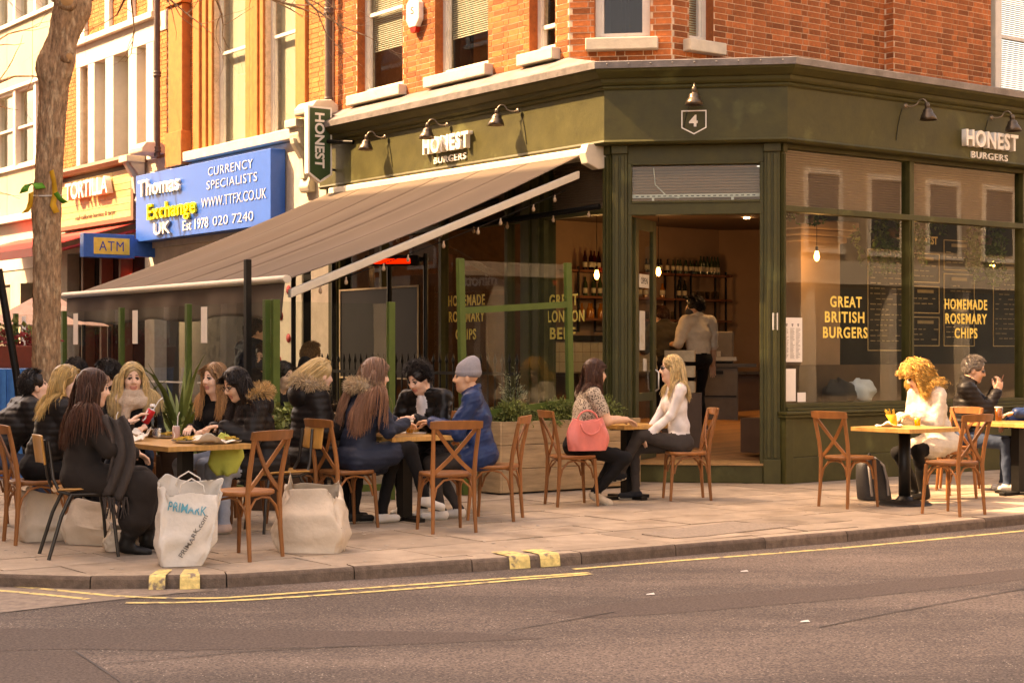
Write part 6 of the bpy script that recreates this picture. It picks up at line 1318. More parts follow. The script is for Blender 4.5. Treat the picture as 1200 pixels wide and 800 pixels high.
# ------------------------------------------------------------------ shopping bags
M_bagw = mat('white_carrier_paper', (0.62, 0.57, 0.50), 0.75, var=0.07, scale=3, bump=1.0, bscale=16); M_bagc = mat('cream_carrier_paper', (0.58, 0.47, 0.36), 0.8, var=0.10, scale=3, bump=1.0, bscale=14)
def carrier(x, y, w_, d_, h, rot, label, m, seed, lean=(0, 0), slump=0.0, handles=True, flare=0.0):
    t = thing('carrier_bag', label, 'bag', (x, y, 0), rot); rr = np.random.default_rng(seed); ph = rr.uniform(0, 6.28, 12); g = G(); rows = []; NZ, NP = 9, 28; jit = rr.normal(size=(NZ+2, NP+1, 3))*0.019; jit[:, -1] = jit[:, 0]
    def pt(s_, k, inset=0.0):
        a = 2*math.pi*k/NP; c, s2 = math.cos(a), math.sin(a); e = 0.28; X = math.copysign(abs(c)**e, c)*w_/2; Y = math.copysign(abs(s2)**e, s2)*d_/2
        belly = 1+0.10*math.sin(math.pi*min(1, s_*1.4))*(1+slump); pin = 1-(0.45+0.35*slump)*max(0, s_-0.55)**1.3*1.6
        X *= belly*(1-0.12*slump*s_); Y *= belly*pin; X += flare*s_*(X+w_/2)
        dd = 0.006*(math.sin(3*a+ph[0]+6*s_)+0.8*math.sin(5*a+ph[1]-9*s_)+0.6*math.sin(8*a+ph[2]+14*s_)+0.5*math.sin(23*s_+ph[3]+2*a))*(0.35+s_)
        X += dd*c; Y += dd*s2; top = h*(1-0.10*slump-0.10*math.sin(a*1+ph[5])*(s_ > 0.2)-0.06*slump*math.sin(3*a+ph[6]))
        j_ = jit[int(round(s_*NZ)), k % NP]*min(1, s_*6); return (X*(1-inset)+lean[0]*s_*h+j_[0], Y*(1-inset)+lean[1]*s_*h+j_[1], 0.004+s_*top+0.012*math.sin(11*a+ph[7])*s_+j_[2])
    for i in range(NZ+1): rows.append([pt(i/NZ, k) for k in range(NP+1)])
    for i in range(NZ, NZ-6, -1): rows.append([pt(i/NZ, k, 0.02) for k in range(NP+1)])
    g.sheet(rows); mk('bag_body', g, m, t, local=True, recalc=False, subsurf=1)
    if handles:
        for s_ in (-1, 1):
            g = G(); b = pt(0.97, 7 if s_ > 0 else 21); g.tube([(b[0]-0.09, b[1], b[2]), (b[0]-0.07, b[1]*0.9, b[2]+0.06), (b[0]+0.0, b[1]*0.7+0.02*s_, b[2]+0.10), (b[0]+0.08, b[1]*0.9, b[2]+0.05), (b[0]+0.09, b[1], b[2])], 0.006, 6); mk('handle', g, m, t, local=True)
    return t, pt
bg1, pt1 = carrier(-2.36, 11.74, 0.30, 0.24, 0.58, RAD(16), 'white paper carrier bag with blue lettering nearest the kerb', M_bagw, 3, lean=(0.0, 0.03), slump=0.35, flare=0.55)
M_bt = mat('blue_green_print', (0.05, 0.30, 0.38), 0.6); M_bg_ = mat('grey_print_dark', (0.16, 0.15, 0.14), 0.6)
def bagtext(body, w_, h, x, z, tilt, m):   # printed lettering that follows the bag's front face (local, facing -y)
    cu = bpy.data.curves.new('bag_lettering', 'FONT'); cu.body = body; cu.size = 1; cu.align_x = 'CENTER'; cu.offset = 0.01; o = bpy.data.objects.new('tmp', cu); COL.objects.link(o)
    me = bpy.data.meshes.new_from_object(o.evaluated_get(bpy.context.evaluated_depsgraph_get())); bpy.data.objects.remove(o)
    q = np.array([v.co for v in me.vertices]); bw = q[:, 0].max()-q[:, 0].min(); bh = q[:, 1].max()-q[:, 1].min(); ct_, st_ = math.cos(tilt), math.sin(tilt)
    dense = np.array([[pt1(i/60, k) for k in range(15, 28)] for i in range(61)]).reshape(-1, 3)
    for v in me.vertices:
        a, b = v.co.x/bw*w_, v.co.y/bh*h; X, Z = x+a*ct_-b*st_, z+a*st_+b*ct_
        d = (dense[:, 0]-X)**2+(dense[:, 2]-Z)**2; idx = np.argsort(d)[:6]; wt = 1/(d[idx]+1e-5); v.co = (X, float((dense[idx, 1]*wt).sum()/wt.sum())-0.017, Z)
    me.materials.clear(); me.materials.append(m); ob = bpy.data.objects.new('bag_lettering', me); COL.objects.link(ob); ob.parent = bg1
bagtext('PRIMARK', 0.27, 0.065, 0.03, 0.38, RAD(-10), M_bt); bagtext('PRIMARK.com', 0.34, 0.035, 0.09, 0.21, RAD(58), M_bg_)
carrier(-1.52, 12.55, 0.47, 0.30, 0.56, RAD(-8), 'large slumped cream carrier bag right of the nearest empty chair', M_bagc, 8, slump=1.0, handles=False)
carrier(-3.78, 13.3, 0.36, 0.24, 0.42, RAD(30), 'cream carrier bag behind the chair at the left edge', M_bagc, 12, slump=0.9, handles=False); carrier(-3.30, 13.05, 0.42, 0.26, 0.36, RAD(-20), 'pinkish cream carrier bag on the ground behind the boots', M_bagc, 15, slump=1.2, handles=False); carrier(-2.95, 12.62, 0.30, 0.22, 0.22, RAD(10), 'small flattened pale bag beside the dark boots', M_bagc, 18, slump=1.3, handles=False)
# pink handbag hung on the chair side
hb = thing('handbag', 'coral pink leather handbag hanging on the chair of the woman in leopard print', 'handbag', (0.74, 16.12, 0.55), RAD(18)); M_pk = mat('coral_leather', (0.66, 0.17, 0.14), 0.4, var=0.12, scale=6, bump=0.3, bscale=18); g = G(); rows = []
for i in range(15):
    s_ = i/14; row = []
    for k in range(33):
        a = 2*math.pi*k/32; w_ = 0.20*(0.86+0.28*math.sin(math.pi*min(1, s_*0.9+0.12))-0.10*s_); d_ = 0.085*(0.9-0.65*s_**2); X = math.copysign(abs(math.cos(a))**0.7, math.cos(a))*w_; Y = math.sin(a)*d_
        row.append((X*(1+0.03*math.sin(7*s_+3*a)), Y*(1+0.12*math.sin(9*a+4*s_)), 0.01+0.30*s_+0.02*math.cos(2*a)*s_-0.02*(1-s_)**3*0))
    rows.append(row)
g.sheet(rows); g.add(rows[0][:-1], [tuple(range(32))[::-1]]); g.add(rows[-1][:-1], [tuple(range(32))]); mk('bag_body', g, M_pk, hb, local=True)
for s_ in (-1, 1):
    g = G(); g.tube([(-0.10, 0.05*s_-0.03, 0.25), *[(0.105*math.cos(a_), 0.05*s_-0.05, (0.30+0.10*math.sin(a_)) if s_ > 0 else (0.27-0.10*math.sin(a_))) for a_ in np.linspace(math.pi, 0, 11)], (0.10, 0.05*s_-0.03, 0.25)], 0.010, 8); mk('handle', g, M_pk, hb, local=True)
# backpack
bp_ = thing('backpack', 'black and grey backpack on the ground beside the pedestal table', 'backpack', (3.74, 17.0, 0), RAD(20)); M_bkp = mat('backpack_nylon', (0.035, 0.033, 0.033), 0.6, var=0.2, bump=0.3); M_bkg = mat('backpack_grey', (0.20, 0.18, 0.17), 0.6, var=0.15); g = G(); rows = []
for i in range(13):
    s_ = i/12; rows.append([(math.copysign(abs(math.cos(a))**0.6, math.cos(a))*0.17*(1-0.25*s_**3)*math.sqrt(max(0.02, 1-max(0, s_-0.8)**2*20))-0.06*s_, math.copysign(abs(math.sin(a))**0.6, math.sin(a))*0.12*(1-0.35*s_), 0.01+0.42*s_) for a in np.linspace(0, 2*math.pi, 29)])
g.sheet(rows); g.add(rows[0][:-1], [tuple(range(28))[::-1]]); g.add(rows[-1][:-1], [tuple(range(28))]); mk('pack_body', g, M_bkp, bp_, local=True); g = G(); g.tube([(-0.1, -0.11, 0.05), (-0.12, -0.115, 0.2), (-0.12, -0.08, 0.36), (-0.06, -0.02, 0.44)], 0.014, 8); g.tube([(0.09, -0.115, 0.05), (0.08, -0.12, 0.2), (0.05, -0.09, 0.36), (-0.02, -0.02, 0.44)], 0.014, 8); mk('strap', g, M_bkg, bp_, local=True); g = G(); g.tube([(-0.1, 0, 0.42), (-0.06, 0, 0.48), (-0.02, 0, 0.43)], 0.01, 8); mk('grab_handle', g, M_bkp, bp_, local=True)
# ------------------------------------------------------------------ people: each body is one continuous surface polygonised from a smooth distance field
NP_ = np.array
def nrm(v): v = NP_(v, float); return v/(np.linalg.norm(v)+1e-12)
class Field:
    def __init__(s, lo, hi, h):
        s.lo = NP_(lo, float); s.h = h; s.n = (np.ceil((NP_(hi)-s.lo)/h).astype(int)+1)
        s.D = np.full(s.n, 9.0, np.float32); s.R = np.full(s.n, 9.0, np.float32); s.M = np.zeros(s.n, np.uint8)
        s.ax = [(s.lo[i]+h*np.arange(s.n[i])).astype(np.float32) for i in range(3)]
    def _sl(s, lo, hi, pad):
        a = np.clip(np.floor((NP_(lo)-pad-s.lo)/s.h).astype(int), 0, s.n-1); b = np.clip(np.ceil((NP_(hi)+pad-s.lo)/s.h).astype(int)+1, 1, s.n)
        sl = tuple(slice(x, y) for x, y in zip(a, b)); X = s.ax[0][sl[0]][:, None, None]; Y = s.ax[1][sl[1]][None, :, None]; Z = s.ax[2][sl[2]][None, None, :]; return sl, X, Y, Z
    def _put(s, sl, d, m, k, pri=0.0, sub=False):
        D = s.D[sl]
        if sub: hh = np.clip(0.5-0.5*(D+d)/k, 0, 1); s.D[sl] = D*(1-hh)-d*hh+k*hh*(1-hh); return
        hh = np.clip(0.5+0.5*(D-d)/k, 0, 1); s.D[sl] = D*(1-hh)+d*hh-k*hh*(1-hh)
        r = d-pri; w_ = r < s.R[sl]; s.R[sl] = np.where(w_, r, s.R[sl]); s.M[sl] = np.where(w_, m, s.M[sl])
    def rc(s, a, b, ra, rb, m=0, k=0.02, pri=0.0, sub=False):
        a, b = NP_(a, float), NP_(b, float); r = max(ra, rb); sl, X, Y, Z = s._sl(np.minimum(a, b)-r, np.maximum(a, b)+r, k+0.03); d = b-a; L2 = float(d @ d)+1e-9
        t = np.clip(((X-a[0])*d[0]+(Y-a[1])*d[1]+(Z-a[2])*d[2])/L2, 0, 1); q = np.sqrt((X-a[0]-t*d[0])**2+(Y-a[1]-t*d[1])**2+(Z-a[2]-t*d[2])**2)-(ra+(rb-ra)*t); s._put(sl, q, m, k, pri, sub)
    def ell(s, c, r, m=0, k=0.02, R=None, pri=0.0, sub=False):
        c, r = NP_(c, float), NP_(r, float); rm = r.max(); ext = r if R is None else NP_([rm]*3); sl, X, Y, Z = s._sl(c-ext, c+ext, k+0.03); x, y, z = X-c[0], Y-c[1], Z-c[2]
        if R is not None: x, y, z = R[0, 0]*x+R[1, 0]*y+R[2, 0]*z, R[0, 1]*x+R[1, 1]*y+R[2, 1]*z, R[0, 2]*x+R[1, 2]*y+R[2, 2]*z
        k0 = np.sqrt((x/r[0])**2+(y/r[1])**2+(z/r[2])**2)+1e-6; k1 = np.sqrt((x/r[0]**2)**2+(y/r[1]**2)**2+(z/r[2]**2)**2)+1e-6; s._put(sl, (k0*(k0-1)/k1).astype(np.float32), m, k, pri, sub)
    def wrinkle(s, amp, mats, seed, freq=24.0, quilt=0.0, qf=62.0):
        rr = np.random.default_rng(seed); X, Y, Z = s.ax[0][:, None, None], s.ax[1][None, :, None], s.ax[2][None, None, :]; n = 0
        for i in range(6):
            w_ = rr.normal(size=3)*freq*(0.5+0.35*i); w_[2] *= 1.5; n = n+((1.2-2.4*np.abs(np.sin(0.5*(w_[0]*X+w_[1]*Y+w_[2]*Z)+rr.uniform(0, 6))))*np.sin(w_[1]*0.6*X-w_[0]*0.5*Y+w_[2]*0.3*Z+rr.uniform(0, 6))/(1+0.4*i)).astype(np.float32)
        dd = amp*n
        if quilt: dd = dd-quilt*np.abs(np.sin(qf*Z+3*np.sin(6*X)*0.2))
        s.D += np.where(np.isin(s.M, mats) & (s.D < 0.05), dd, 0).astype(np.float32)
    def mesh(s):
        D = s.D; I = D < 0; c = np.zeros(NP_(D.shape)-1, np.int8); cor = [(i, j, k) for i in (0, 1) for j in (0, 1) for k in (0, 1)]; nx, ny, nz = c.shape
        for i, j, k in cor: c += I[i:i+nx, j:j+ny, k:k+nz]
        act = (c > 0) & (c < 8); ii, jj, kk = np.nonzero(act); idx = np.full(c.shape, -1, np.int32); idx[ii, jj, kk] = np.arange(len(ii))
        val = {q: D[ii+q[0], jj+q[1], kk+q[2]] for q in cor}; pos = np.zeros((len(ii), 3)); cnt = np.zeros(len(ii))
        for a in cor:
            for ax in range(3):
                if a[ax] == 0:
                    b = list(a); b[ax] = 1; b = tuple(b); va, vb = val[a], val[b]; m_ = (va < 0) != (vb < 0); t = np.where(m_, va/(va-vb+1e-12), 0); p = np.stack([a[q]+(t if q == ax else 0)*np.ones(len(ii)) for q in range(3)], 1); pos += p*m_[:, None]; cnt += m_
        V = s.lo+s.h*(np.stack([ii, jj, kk], 1)+pos/cnt[:, None]); F = []; MI = []
        for ax in range(3):
            o = [q for q in range(3) if q != ax]; sh = list(D.shape); sa = [slice(1, n-1) for n in sh]; sa[ax] = slice(0, sh[ax]-1); sb = list(sa); sb[ax] = slice(1, sh[ax]); a, b = I[tuple(sa)], I[tuple(sb)]
            e = np.stack(np.nonzero(a != b), 1); off = NP_([1, 1, 1]); off[ax] = 0; e = e+off; ins = I[e[:, 0], e[:, 1], e[:, 2]]
            def cell(d1, d2): q = e.copy(); q[:, o[0]] += d1; q[:, o[1]] += d2; return idx[q[:, 0], q[:, 1], q[:, 2]]
            f = np.stack([cell(-1, -1), cell(0, -1), cell(0, 0), cell(-1, 0)], 1); flip = ins if ax != 1 else ~ins; f[~flip] = f[~flip][:, ::-1]
            ei = e.copy(); ei[~ins, ax] += 1; F.append(f); MI.append(s.M[ei[:, 0], ei[:, 1], ei[:, 2]])
        return V, np.concatenate(F), np.concatenate(MI)
    def samp(s, P):
        q = np.clip(np.rint((P-s.lo)/s.h).astype(int), 0, s.n-1); o = np.any((P < s.lo) | (P > s.lo+s.h*(s.n-1)), axis=1); d = s.D[q[:, 0], q[:, 1], q[:, 2]].astype(float); d[o] = 1; return d
    def grad(s, P):
        e = s.h*1.5; return np.stack([s.samp(P+e*NP_(a))-s.samp(P-e*NP_(a)) for a in ((1, 0, 0), (0, 1, 0), (0, 0, 1))], 1)
def fastmesh(name, V, F, MI, mats, tint=None, smooth=True):
    me = bpy.data.meshes.new(name); me.vertices.add(len(V)); me.vertices.foreach_set('co', np.ascontiguousarray(V, np.float32).ravel()); n = F.shape[1]; me.loops.add(len(F)*n); me.loops.foreach_set('vertex_index', np.ascontiguousarray(F, np.int32).ravel())
    me.polygons.add(len(F)); me.polygons.foreach_set('loop_start', np.arange(0, len(F)*n, n, dtype=np.int32)); me.polygons.foreach_set('material_index', np.ascontiguousarray(MI, np.int32)); me.polygons.foreach_set('use_smooth', np.full(len(F), smooth))
    for m in mats: me.materials.append(m)
    if tint is not None: at = me.attributes.new('tint', 'FLOAT_COLOR', 'POINT'); at.data.foreach_set('color', np.ascontiguousarray(np.concatenate([tint, np.ones((len(tint), 1))], 1), np.float32).ravel())
    me.update(calc_edges=True); me.validate(); return me
def addmesh(name, me, parent):
    o = bpy.data.objects.new(name, me); COL.objects.link(o)
    if parent is not None: o.parent = parent
    return o
def ik(a, t, l1, l2, pole):
    a, t = NP_(a, float), NP_(t, float); d = t-a; L = np.linalg.norm(d)
    if L > (l1+l2)*0.995: t = a+d/L*(l1+l2)*0.995; d = t-a; L = np.linalg.norm(d)
    x = (l1*l1-l2*l2+L*L)/(2*L); hgt = math.sqrt(max(0, l1*l1-x*x)); u = d/L; p = NP_(pole, float)-u*(NP_(pole, float) @ u); p = nrm(p); return a+u*x+p*hgt, t
def rotx(a): c, s_ = math.cos(a), math.sin(a); return NP_([[1, 0, 0], [0, c, -s_], [0, s_, c]])
def rot_z(a): c, s_ = math.cos(a), math.sin(a); return NP_([[c, -s_, 0], [s_, c, 0], [0, 0, 1]])
def roty(a): c, s_ = math.cos(a), math.sin(a); return NP_([[c, 0, s_], [0, 1, 0], [-s_, 0, c]])
def basis(y, z): y = nrm(y); x = nrm(np.cross(y, z)); z = np.cross(x, y); return np.stack([x, y, z], 1)
def hairmat(name, col): return mat('hair_'+name, col, 0.42, var=0.1, scale=40, attr='tint', spec=0.35)
def strands(guard, n, N, root, v0, length, grav, fields, off, rr, width, wave=0.0, wfreq=30, tint=0.22, stiff=0.62, flow=None, taper=0.75, flat=0.45):
    """grow strands from roots, gravity-led, pushed out of the head and body fields; returns tube-strip mesh arrays"""
    P = np.zeros((n, N+1, 3)); P[:, 0] = root; v = v0.copy(); ds = (length/N)[:, None]; p = root.copy()
    for i in range(1, N+1):
        v = v*stiff+grav*(1-stiff)+rr.normal(size=(n, 3))*0.04
        if flow is not None: v = v+flow
        v = v/(np.linalg.norm(v, axis=1)[:, None]+1e-9); p = p+v*ds
        for _ in range(2):
            for fld, T, c in fields:
                q = (p-c) @ T if T is not None else p; d = fld.samp(q); w_ = d < off
                if w_.any():
                    g_ = fld.grad(q[w_]); g_ = g_/(np.linalg.norm(g_, axis=1)[:, None]+1e-9)
                    if T is not None: g_ = g_ @ T.T
                    p[w_] += g_*(np.clip(off[w_]-d[w_], 0, 0.03))[:, None]
        if guard is not None:   # keep the face clear
            q = (p-guard[1]) @ guard[0]; w_ = (q[:, 1] > 0.035) & (np.abs(q[:, 0]) < 0.066) & (q[:, 2] < 0.085) & (q[:, 2] > -0.17)
            q[w_, 0] = np.where(q[w_, 0] >= 0, 1, -1)*(0.066+0.012*rr.random(int(w_.sum()))); w2 = (q[:, 2] < 0.045) & (q[:, 2] > -0.16) & (q[:, 1] > guard[2]); q[w2, 1] = guard[2]-0.01*rr.random(int(w2.sum())); w_ = w_ | w2
            if w_.any(): p[w_] = q[w_] @ guard[0].T+guard[1]
        v = p-P[:, i-1]; v = v/(np.linalg.norm(v, axis=1)[:, None]+1e-9); P[:, i] = p
    t = np.gradient(P, axis=1); t /= np.linalg.norm(t, axis=2)[:, :, None]+1e-9; up_ = nrm([0.3, 0.5, 0.8]); e1 = np.cross(t, up_); e1 /= np.linalg.norm(e1, axis=2)[:, :, None]+1e-9; e2 = np.cross(t, e1)
    if wave:
        s_ = np.linspace(0, 1, N+1)[None, :, None]*length[:, None, None]; ph = rr.uniform(0, 6.28, (n, 1, 1)); am = wave*np.minimum(1, np.linspace(0, 1, N+1)*4)[None, :, None]; P = P+am*(np.sin(s_*wfreq+ph)*e1+np.cos(s_*wfreq+ph)*e2)
    wd = width*(0.6+0.8*rr.random((n, 1, 1)))*(1-taper*(np.linspace(0, 1, N+1)**1.5)[None, :, None]); th = rr.uniform(0, 6.28, (n, 1, 1)); V = []
    for k in range(3): a = 2*math.pi*k/3; f1, f2 = math.cos(a), math.sin(a)*flat; V.append(P+wd*((f1*np.cos(th)-f2*np.sin(th))*e1+(f1*np.sin(th)+f2*np.cos(th))*e2))
    V = np.stack(V, 2); b = (np.arange(n)[:, None, None]*(N+1)+np.arange(N)[None, :, None])*3; k = np.arange(3)[None, None, :]; k2 = (k+1) % 3
    F = np.stack([b+k, b+k2, b+3+k2, b+3+k], -1).reshape(-1, 4); tn = np.exp(rr.normal(size=(n, 1))*tint)*np.ones((1, 3)); tn[:, 2:] *= np.exp(rr.normal(size=(n, 1))*0.05); tn = np.repeat(tn, (N+1)*3, axis=0); return V.reshape(-1, 3), F, tn
def cmat(name, col, rough=0.85, **k): return mat('cloth_'+name, col, rough, **{**dict(var=0.12, scale=8, bump=0.25, bscale=140, sheen=0.01, spec=0.2), **k})
def leopard():
    if 'leopard' in MATS: return MATS['leopard']
    m, n, out = _new('leopard_print'); L = n.links; p = n.nodes.new('ShaderNodeBsdfPrincipled'); p.inputs['Roughness'].default_value = 0.85; L.new(p.outputs[0], out.inputs[0]); tc = n.nodes.new('ShaderNodeTexCoord'); vo = n.nodes.new('ShaderNodeTexVoronoi'); vo.inputs['Scale'].default_value = 62; L.new(tc.outputs['Object'], vo.inputs['Vector'])
    r = n.nodes.new('ShaderNodeValToRGB'); e = r.color_ramp.elements; e[0].position = 0.34; e[0].color = (0.07, 0.045, 0.03, 1); e[1].position = 0.5; e[1].color = (0.46, 0.37, 0.28, 1); L.new(vo.outputs['Distance'], r.inputs[0]); L.new(r.outputs[0], p.inputs['Base Color']); MATS['leopard'] = m; return m
SKIN = {k: mat('skin_'+k, c, 0.5, var=0.06, scale=14, spec=0.4) for k, c in {'fair': (0.74, 0.45, 0.32), 'warm': (0.66, 0.38, 0.25), 'tan': (0.56, 0.31, 0.19)}.items()}
M_lip = mat('lips', (0.50, 0.21, 0.165), 0.4); M_eye = mat('eye_dark', (0.03, 0.02, 0.015), 0.2); M_eyew = mat('eye_white_shadowed', (0.22, 0.16, 0.13), 0.3); M_sole = mat('rubber_sole', (0.62, 0.58, 0.50), 0.7); M_shades = mat('sunglass_black', (0.012, 0.01, 0.01), 0.12, var=0, spec=0.7)  # eye white dimmed to the tone of shadowed skin
def person(label, loc, face, top, legs, shoe, hair, skin='fair', male=False, S=1.056, lean=6, side=0, bulk=0.0, yaw=0, pitch=5, roll=0, hands=None, feet=None, sleeve='long', coat=0.0, quilt=0.0, inner=None, stand=False, z0=0.0, torso=1.0, res=0.0105, shoulder=0.0, curl=0.6, shades=False, glasses=False, mask=False, hideface=False, extra=None, wr=0.0042, sole=True, elbow_out=0.5, boots=0.0, open_front=False):
    root = None; f = nrm(NP_(face)); rz = rotz_to(f); seed = abs(hash((round(loc[0]*100), round(loc[1]*100)))) % 10000; rr = np.random.default_rng(seed)
    wsc = 1.12 if male else 1.0; b = bulk
    pel = NP_([0, 0, 0.95 if stand else 0.555]); ln = RAD(lean); sp = NP_([math.sin(RAD(side)), math.sin(ln)*math.cos(RAD(side)), math.cos(ln)*math.cos(RAD(side))]); sp = nrm(sp)
    TL = 0.53*torso*(1.04 if male else 1.0); c7 = pel+sp*TL; Rt = basis(np.cross(sp, [1, 0, 0]), sp); Rt = np.stack([nrm(np.cross(nrm(np.cross(sp, [1, 0, 0])), sp))*-1, nrm(np.cross([0, 0, 0]+sp, [-1, 0, 0]))*-1, sp], 1)
    fy = nrm(NP_([0, 1, 0])-sp*sp[1]); fx = np.cross(fy, sp); Rt = np.stack([fx, fy, sp], 1)
    Rh = rot_z(RAD(yaw)) @ rotx(-RAD(pitch)) @ roty(RAD(roll)); hc = c7+sp*0.035+NP_([0, 0.014, 0.012])+Rh @ NP_([0, 0.03, 0.095])
    shw = (0.195 if male else 0.165)+shoulder; shL, shR = c7-sp*0.062-fx*shw-fy*0.0, c7-sp*0.062+fx*shw; l1, l2 = (0.30, 0.265) if male else (0.275, 0.245)
    hands = hands or {}; tg = {-1: hands.get('L', (-0.14, 0.36, 0.80)), 1: hands.get('R', (0.14, 0.36, 0.80))}; arms = {}
    for s_, sh_ in ((-1, shL), (1, shR)): arms[s_] = (sh_, *ik(sh_, tg[s_], l1, l2, (s_*elbow_out, -0.5, -0.9)))
    feet = feet or {}; fd = {-1: ((-0.11, 0.42, 0.085) if not stand else (-0.10, 0.02, 0.085)), 1: ((0.11, 0.40, 0.085) if not stand else (0.10, 0.02, 0.085))}; fd = {-1: feet.get('L', fd[-1]), 1: feet.get('R', fd[1])}; kn = {}
    th, sn = (0.43, 0.42) if not stand else (0.44, 0.44)
    for s_ in (-1, 1): hp = pel+NP_([s_*0.085, 0, -0.02]); pole = feet.get('pL' if s_ < 0 else 'pR', (s_*0.12, 0.5, 0.9)); kn[s_] = (hp, *ik(hp, fd[s_], th, sn, pole))
    pts = [pel, c7, hc, NP_([0, 0, 0])]+[q for a in arms.values() for q in a]+[q for a in kn.values() for q in a]; lo = np.min(pts, 0)-0.26; hi = np.max(pts, 0)+0.26; lo[2] = max(-0.03, lo[2]); hi[2] = c7[2]+0.16; hi = np.maximum(hi, lo+0.2)
    for a in arms.values(): hi[2] = max(hi[2], a[2][2]+0.12, a[1][2]+0.12)
    F = Field(lo, hi, res); TOP, LEG, SHO, INN, SOL = 1, 2, 3, 4, 5
    F.ell(pel+NP_([0, -0.01, -0.005]), (0.165*wsc**0.5+b*0.8, 0.125+b*0.6, 0.115), LEG if coat <= 0 else TOP, 0.05, Rt)
    F.ell(pel+sp*0.15*torso, (0.135*wsc+b, 0.098+b, 0.15), TOP, 0.05, Rt); F.ell(pel+sp*0.335*torso+fy*(0.008 if male else 0.016), (0.158*wsc+b, 0.108+b, 0.165), TOP, 0.05, Rt)
    if not male: F.ell(pel+sp*0.34*torso+fy*(0.075+b*0.7), (0.115+b*0.5, 0.055, 0.065), TOP, 0.05, Rt)
    F.rc(shL+fx*0.03, shR-fx*0.03, 0.062+b*0.7, 0.062+b*0.7, TOP, 0.05); F.rc(c7-sp*0.03-fx*0.09, c7+sp*0.02, 0.05+b*0.5, 0.045+b*0.3, TOP, 0.04); F.rc(c7-sp*0.03+fx*0.09, c7+sp*0.02, 0.05+b*0.5, 0.045+b*0.3, TOP, 0.04)
    F.rc(c7-sp*0.03+fy*0.01, hc+Rh @ NP_([0, -0.02, -0.06]), 0.056 if male else 0.048, 0.054 if male else 0.046, 0, 0.02, pri=0.008)
    if bulk >= 0.02:   # stand-up collar
        for k_ in range(14):
            a_, b_ = 2*math.pi*k_/14, 2*math.pi*(k_+1)/14
            if inner is not None and 0.9 < a_ < 2.0: continue
            q_ = lambda a: c7+sp*(0.028-0.022*math.sin(a))+fx*0.068*math.cos(a)+fy*(0.068*math.sin(a)+0.014)
            F.rc(q_(a_), q_(b_), 0.019, 0.019, TOP, 0.012)
    if inner is not None: F.ell(c7-sp*0.10+fy*(0.082+b*0.75), (0.036, 0.032, 0.10), INN, 0.02, Rt, pri=0.02)
    for s_, (sh_, el, wr_) in arms.items():
        skin_up = sleeve == 'none'; mU = 0 if skin_up else TOP; mF = TOP if sleeve == 'long' else 0; r0 = (0.058 if male else 0.05)+b*0.75
        F.rc(sh_, el, r0, (0.047 if male else 0.041)+(b*0.7 if mU else 0), mU, 0.03)
        if sleeve == 'short':
            F.rc(sh_, sh_+(el-sh_)*0.62, r0+0.010, 0.054+b*0.6+0.006, TOP, 0.02); F.rc(sh_+(el-sh_)*0.66, el, 0.046, 0.041, 0, 0.01, pri=0.012)
        F.rc(el, wr_-(wr_-el)*(0.06 if mF else 0), (0.046 if male else 0.040)+(b*0.65 if mF else 0), (0.034 if male else 0.028)+(b*0.5+0.006 if mF else 0), mF, 0.02)
        F.rc(wr_-(wr_-el)*0.15, wr_+nrm(wr_-el)*0.02, 0.026, 0.025, 0, 0.012)
    for s_, (hp, k_, an) in kn.items():
        F.rc(hp, k_, 0.087 if not male else 0.085, 0.06, LEG, 0.04)
        if coat > 0: F.rc(hp+(0, 0, 0.005), hp+(k_-hp)*coat, 0.098+b*0.7, 0.080+b*0.6, TOP, 0.045, pri=0.015)
        F.rc(k_, an, 0.060, 0.042, LEG, 0.03); d_ = NP_([0, 1, 0]) if not feet.get('dL' if s_ < 0 else 'dR') is not None else nrm(feet['dL' if s_ < 0 else 'dR'])
        if boots > 0: F.rc(k_+(an-k_)*(1-boots), an, 0.055, 0.05, SHO, 0.02, pri=0.02)
        F.rc(an+(0, 0, -0.01), an+NP_([0, 0, -0.035]), 0.042, 0.040, SHO, 0.02); F.rc(an+NP_([0, 0, -0.042])-d_*0.03, an+NP_([0, 0, -0.048])+d_*0.15, 0.036, 0.031, SHO, 0.03)
        if sole: F.rc(an+NP_([0, 0, -0.068])-d_*0.04, an+NP_([0, 0, -0.068])+d_*0.16, 0.018, 0.017, SOL, 0.006, pri=0.006)
    if coat > 0.8: F.ell((kn[-1][1]+kn[1][1])/2*0.5+pel*0.5, (0.15, 0.22, 0.08), TOP, 0.05)
    if extra: extra(F, dict(pel=pel, c7=c7, hc=hc, sp=sp, fx=fx, fy=fy, Rt=Rt, Rh=Rh, arms=arms, kn=kn))
    F.wrinkle(wr, [TOP], seed, 20, quilt); F.wrinkle(wr*0.8, [LEG], seed+1, 26)
    V, Q, MI = F.mesh(); allV, allQ, allM = [V], [Q], [MI]; nv = len(V)
    # head
    H = Field((-0.115, -0.14, -0.19), (0.115, 0.16, 0.16), 0.005); sk = 0
    H.ell((0, -0.008, 0.028), (0.076, 0.096, 0.097), 0, 0.02); H.ell((0, 0.030, -0.040), (0.060 if not male else 0.063, 0.066, 0.082), 0, 0.03); H.rc((-0.03, 0.03, -0.095), (0.03, 0.03, -0.095), 0.026 if male else 0.02, 0.026 if male else 0.02, 0, 0.04); H.rc((0, 0.072, -0.108), (0, 0.066, -0.10), 0.017, 0.02, 0, 0.03)
    H.rc((0, 0.02, -0.09), (0, -0.02, -0.18), 0.05, 0.05, 0, 0.03)
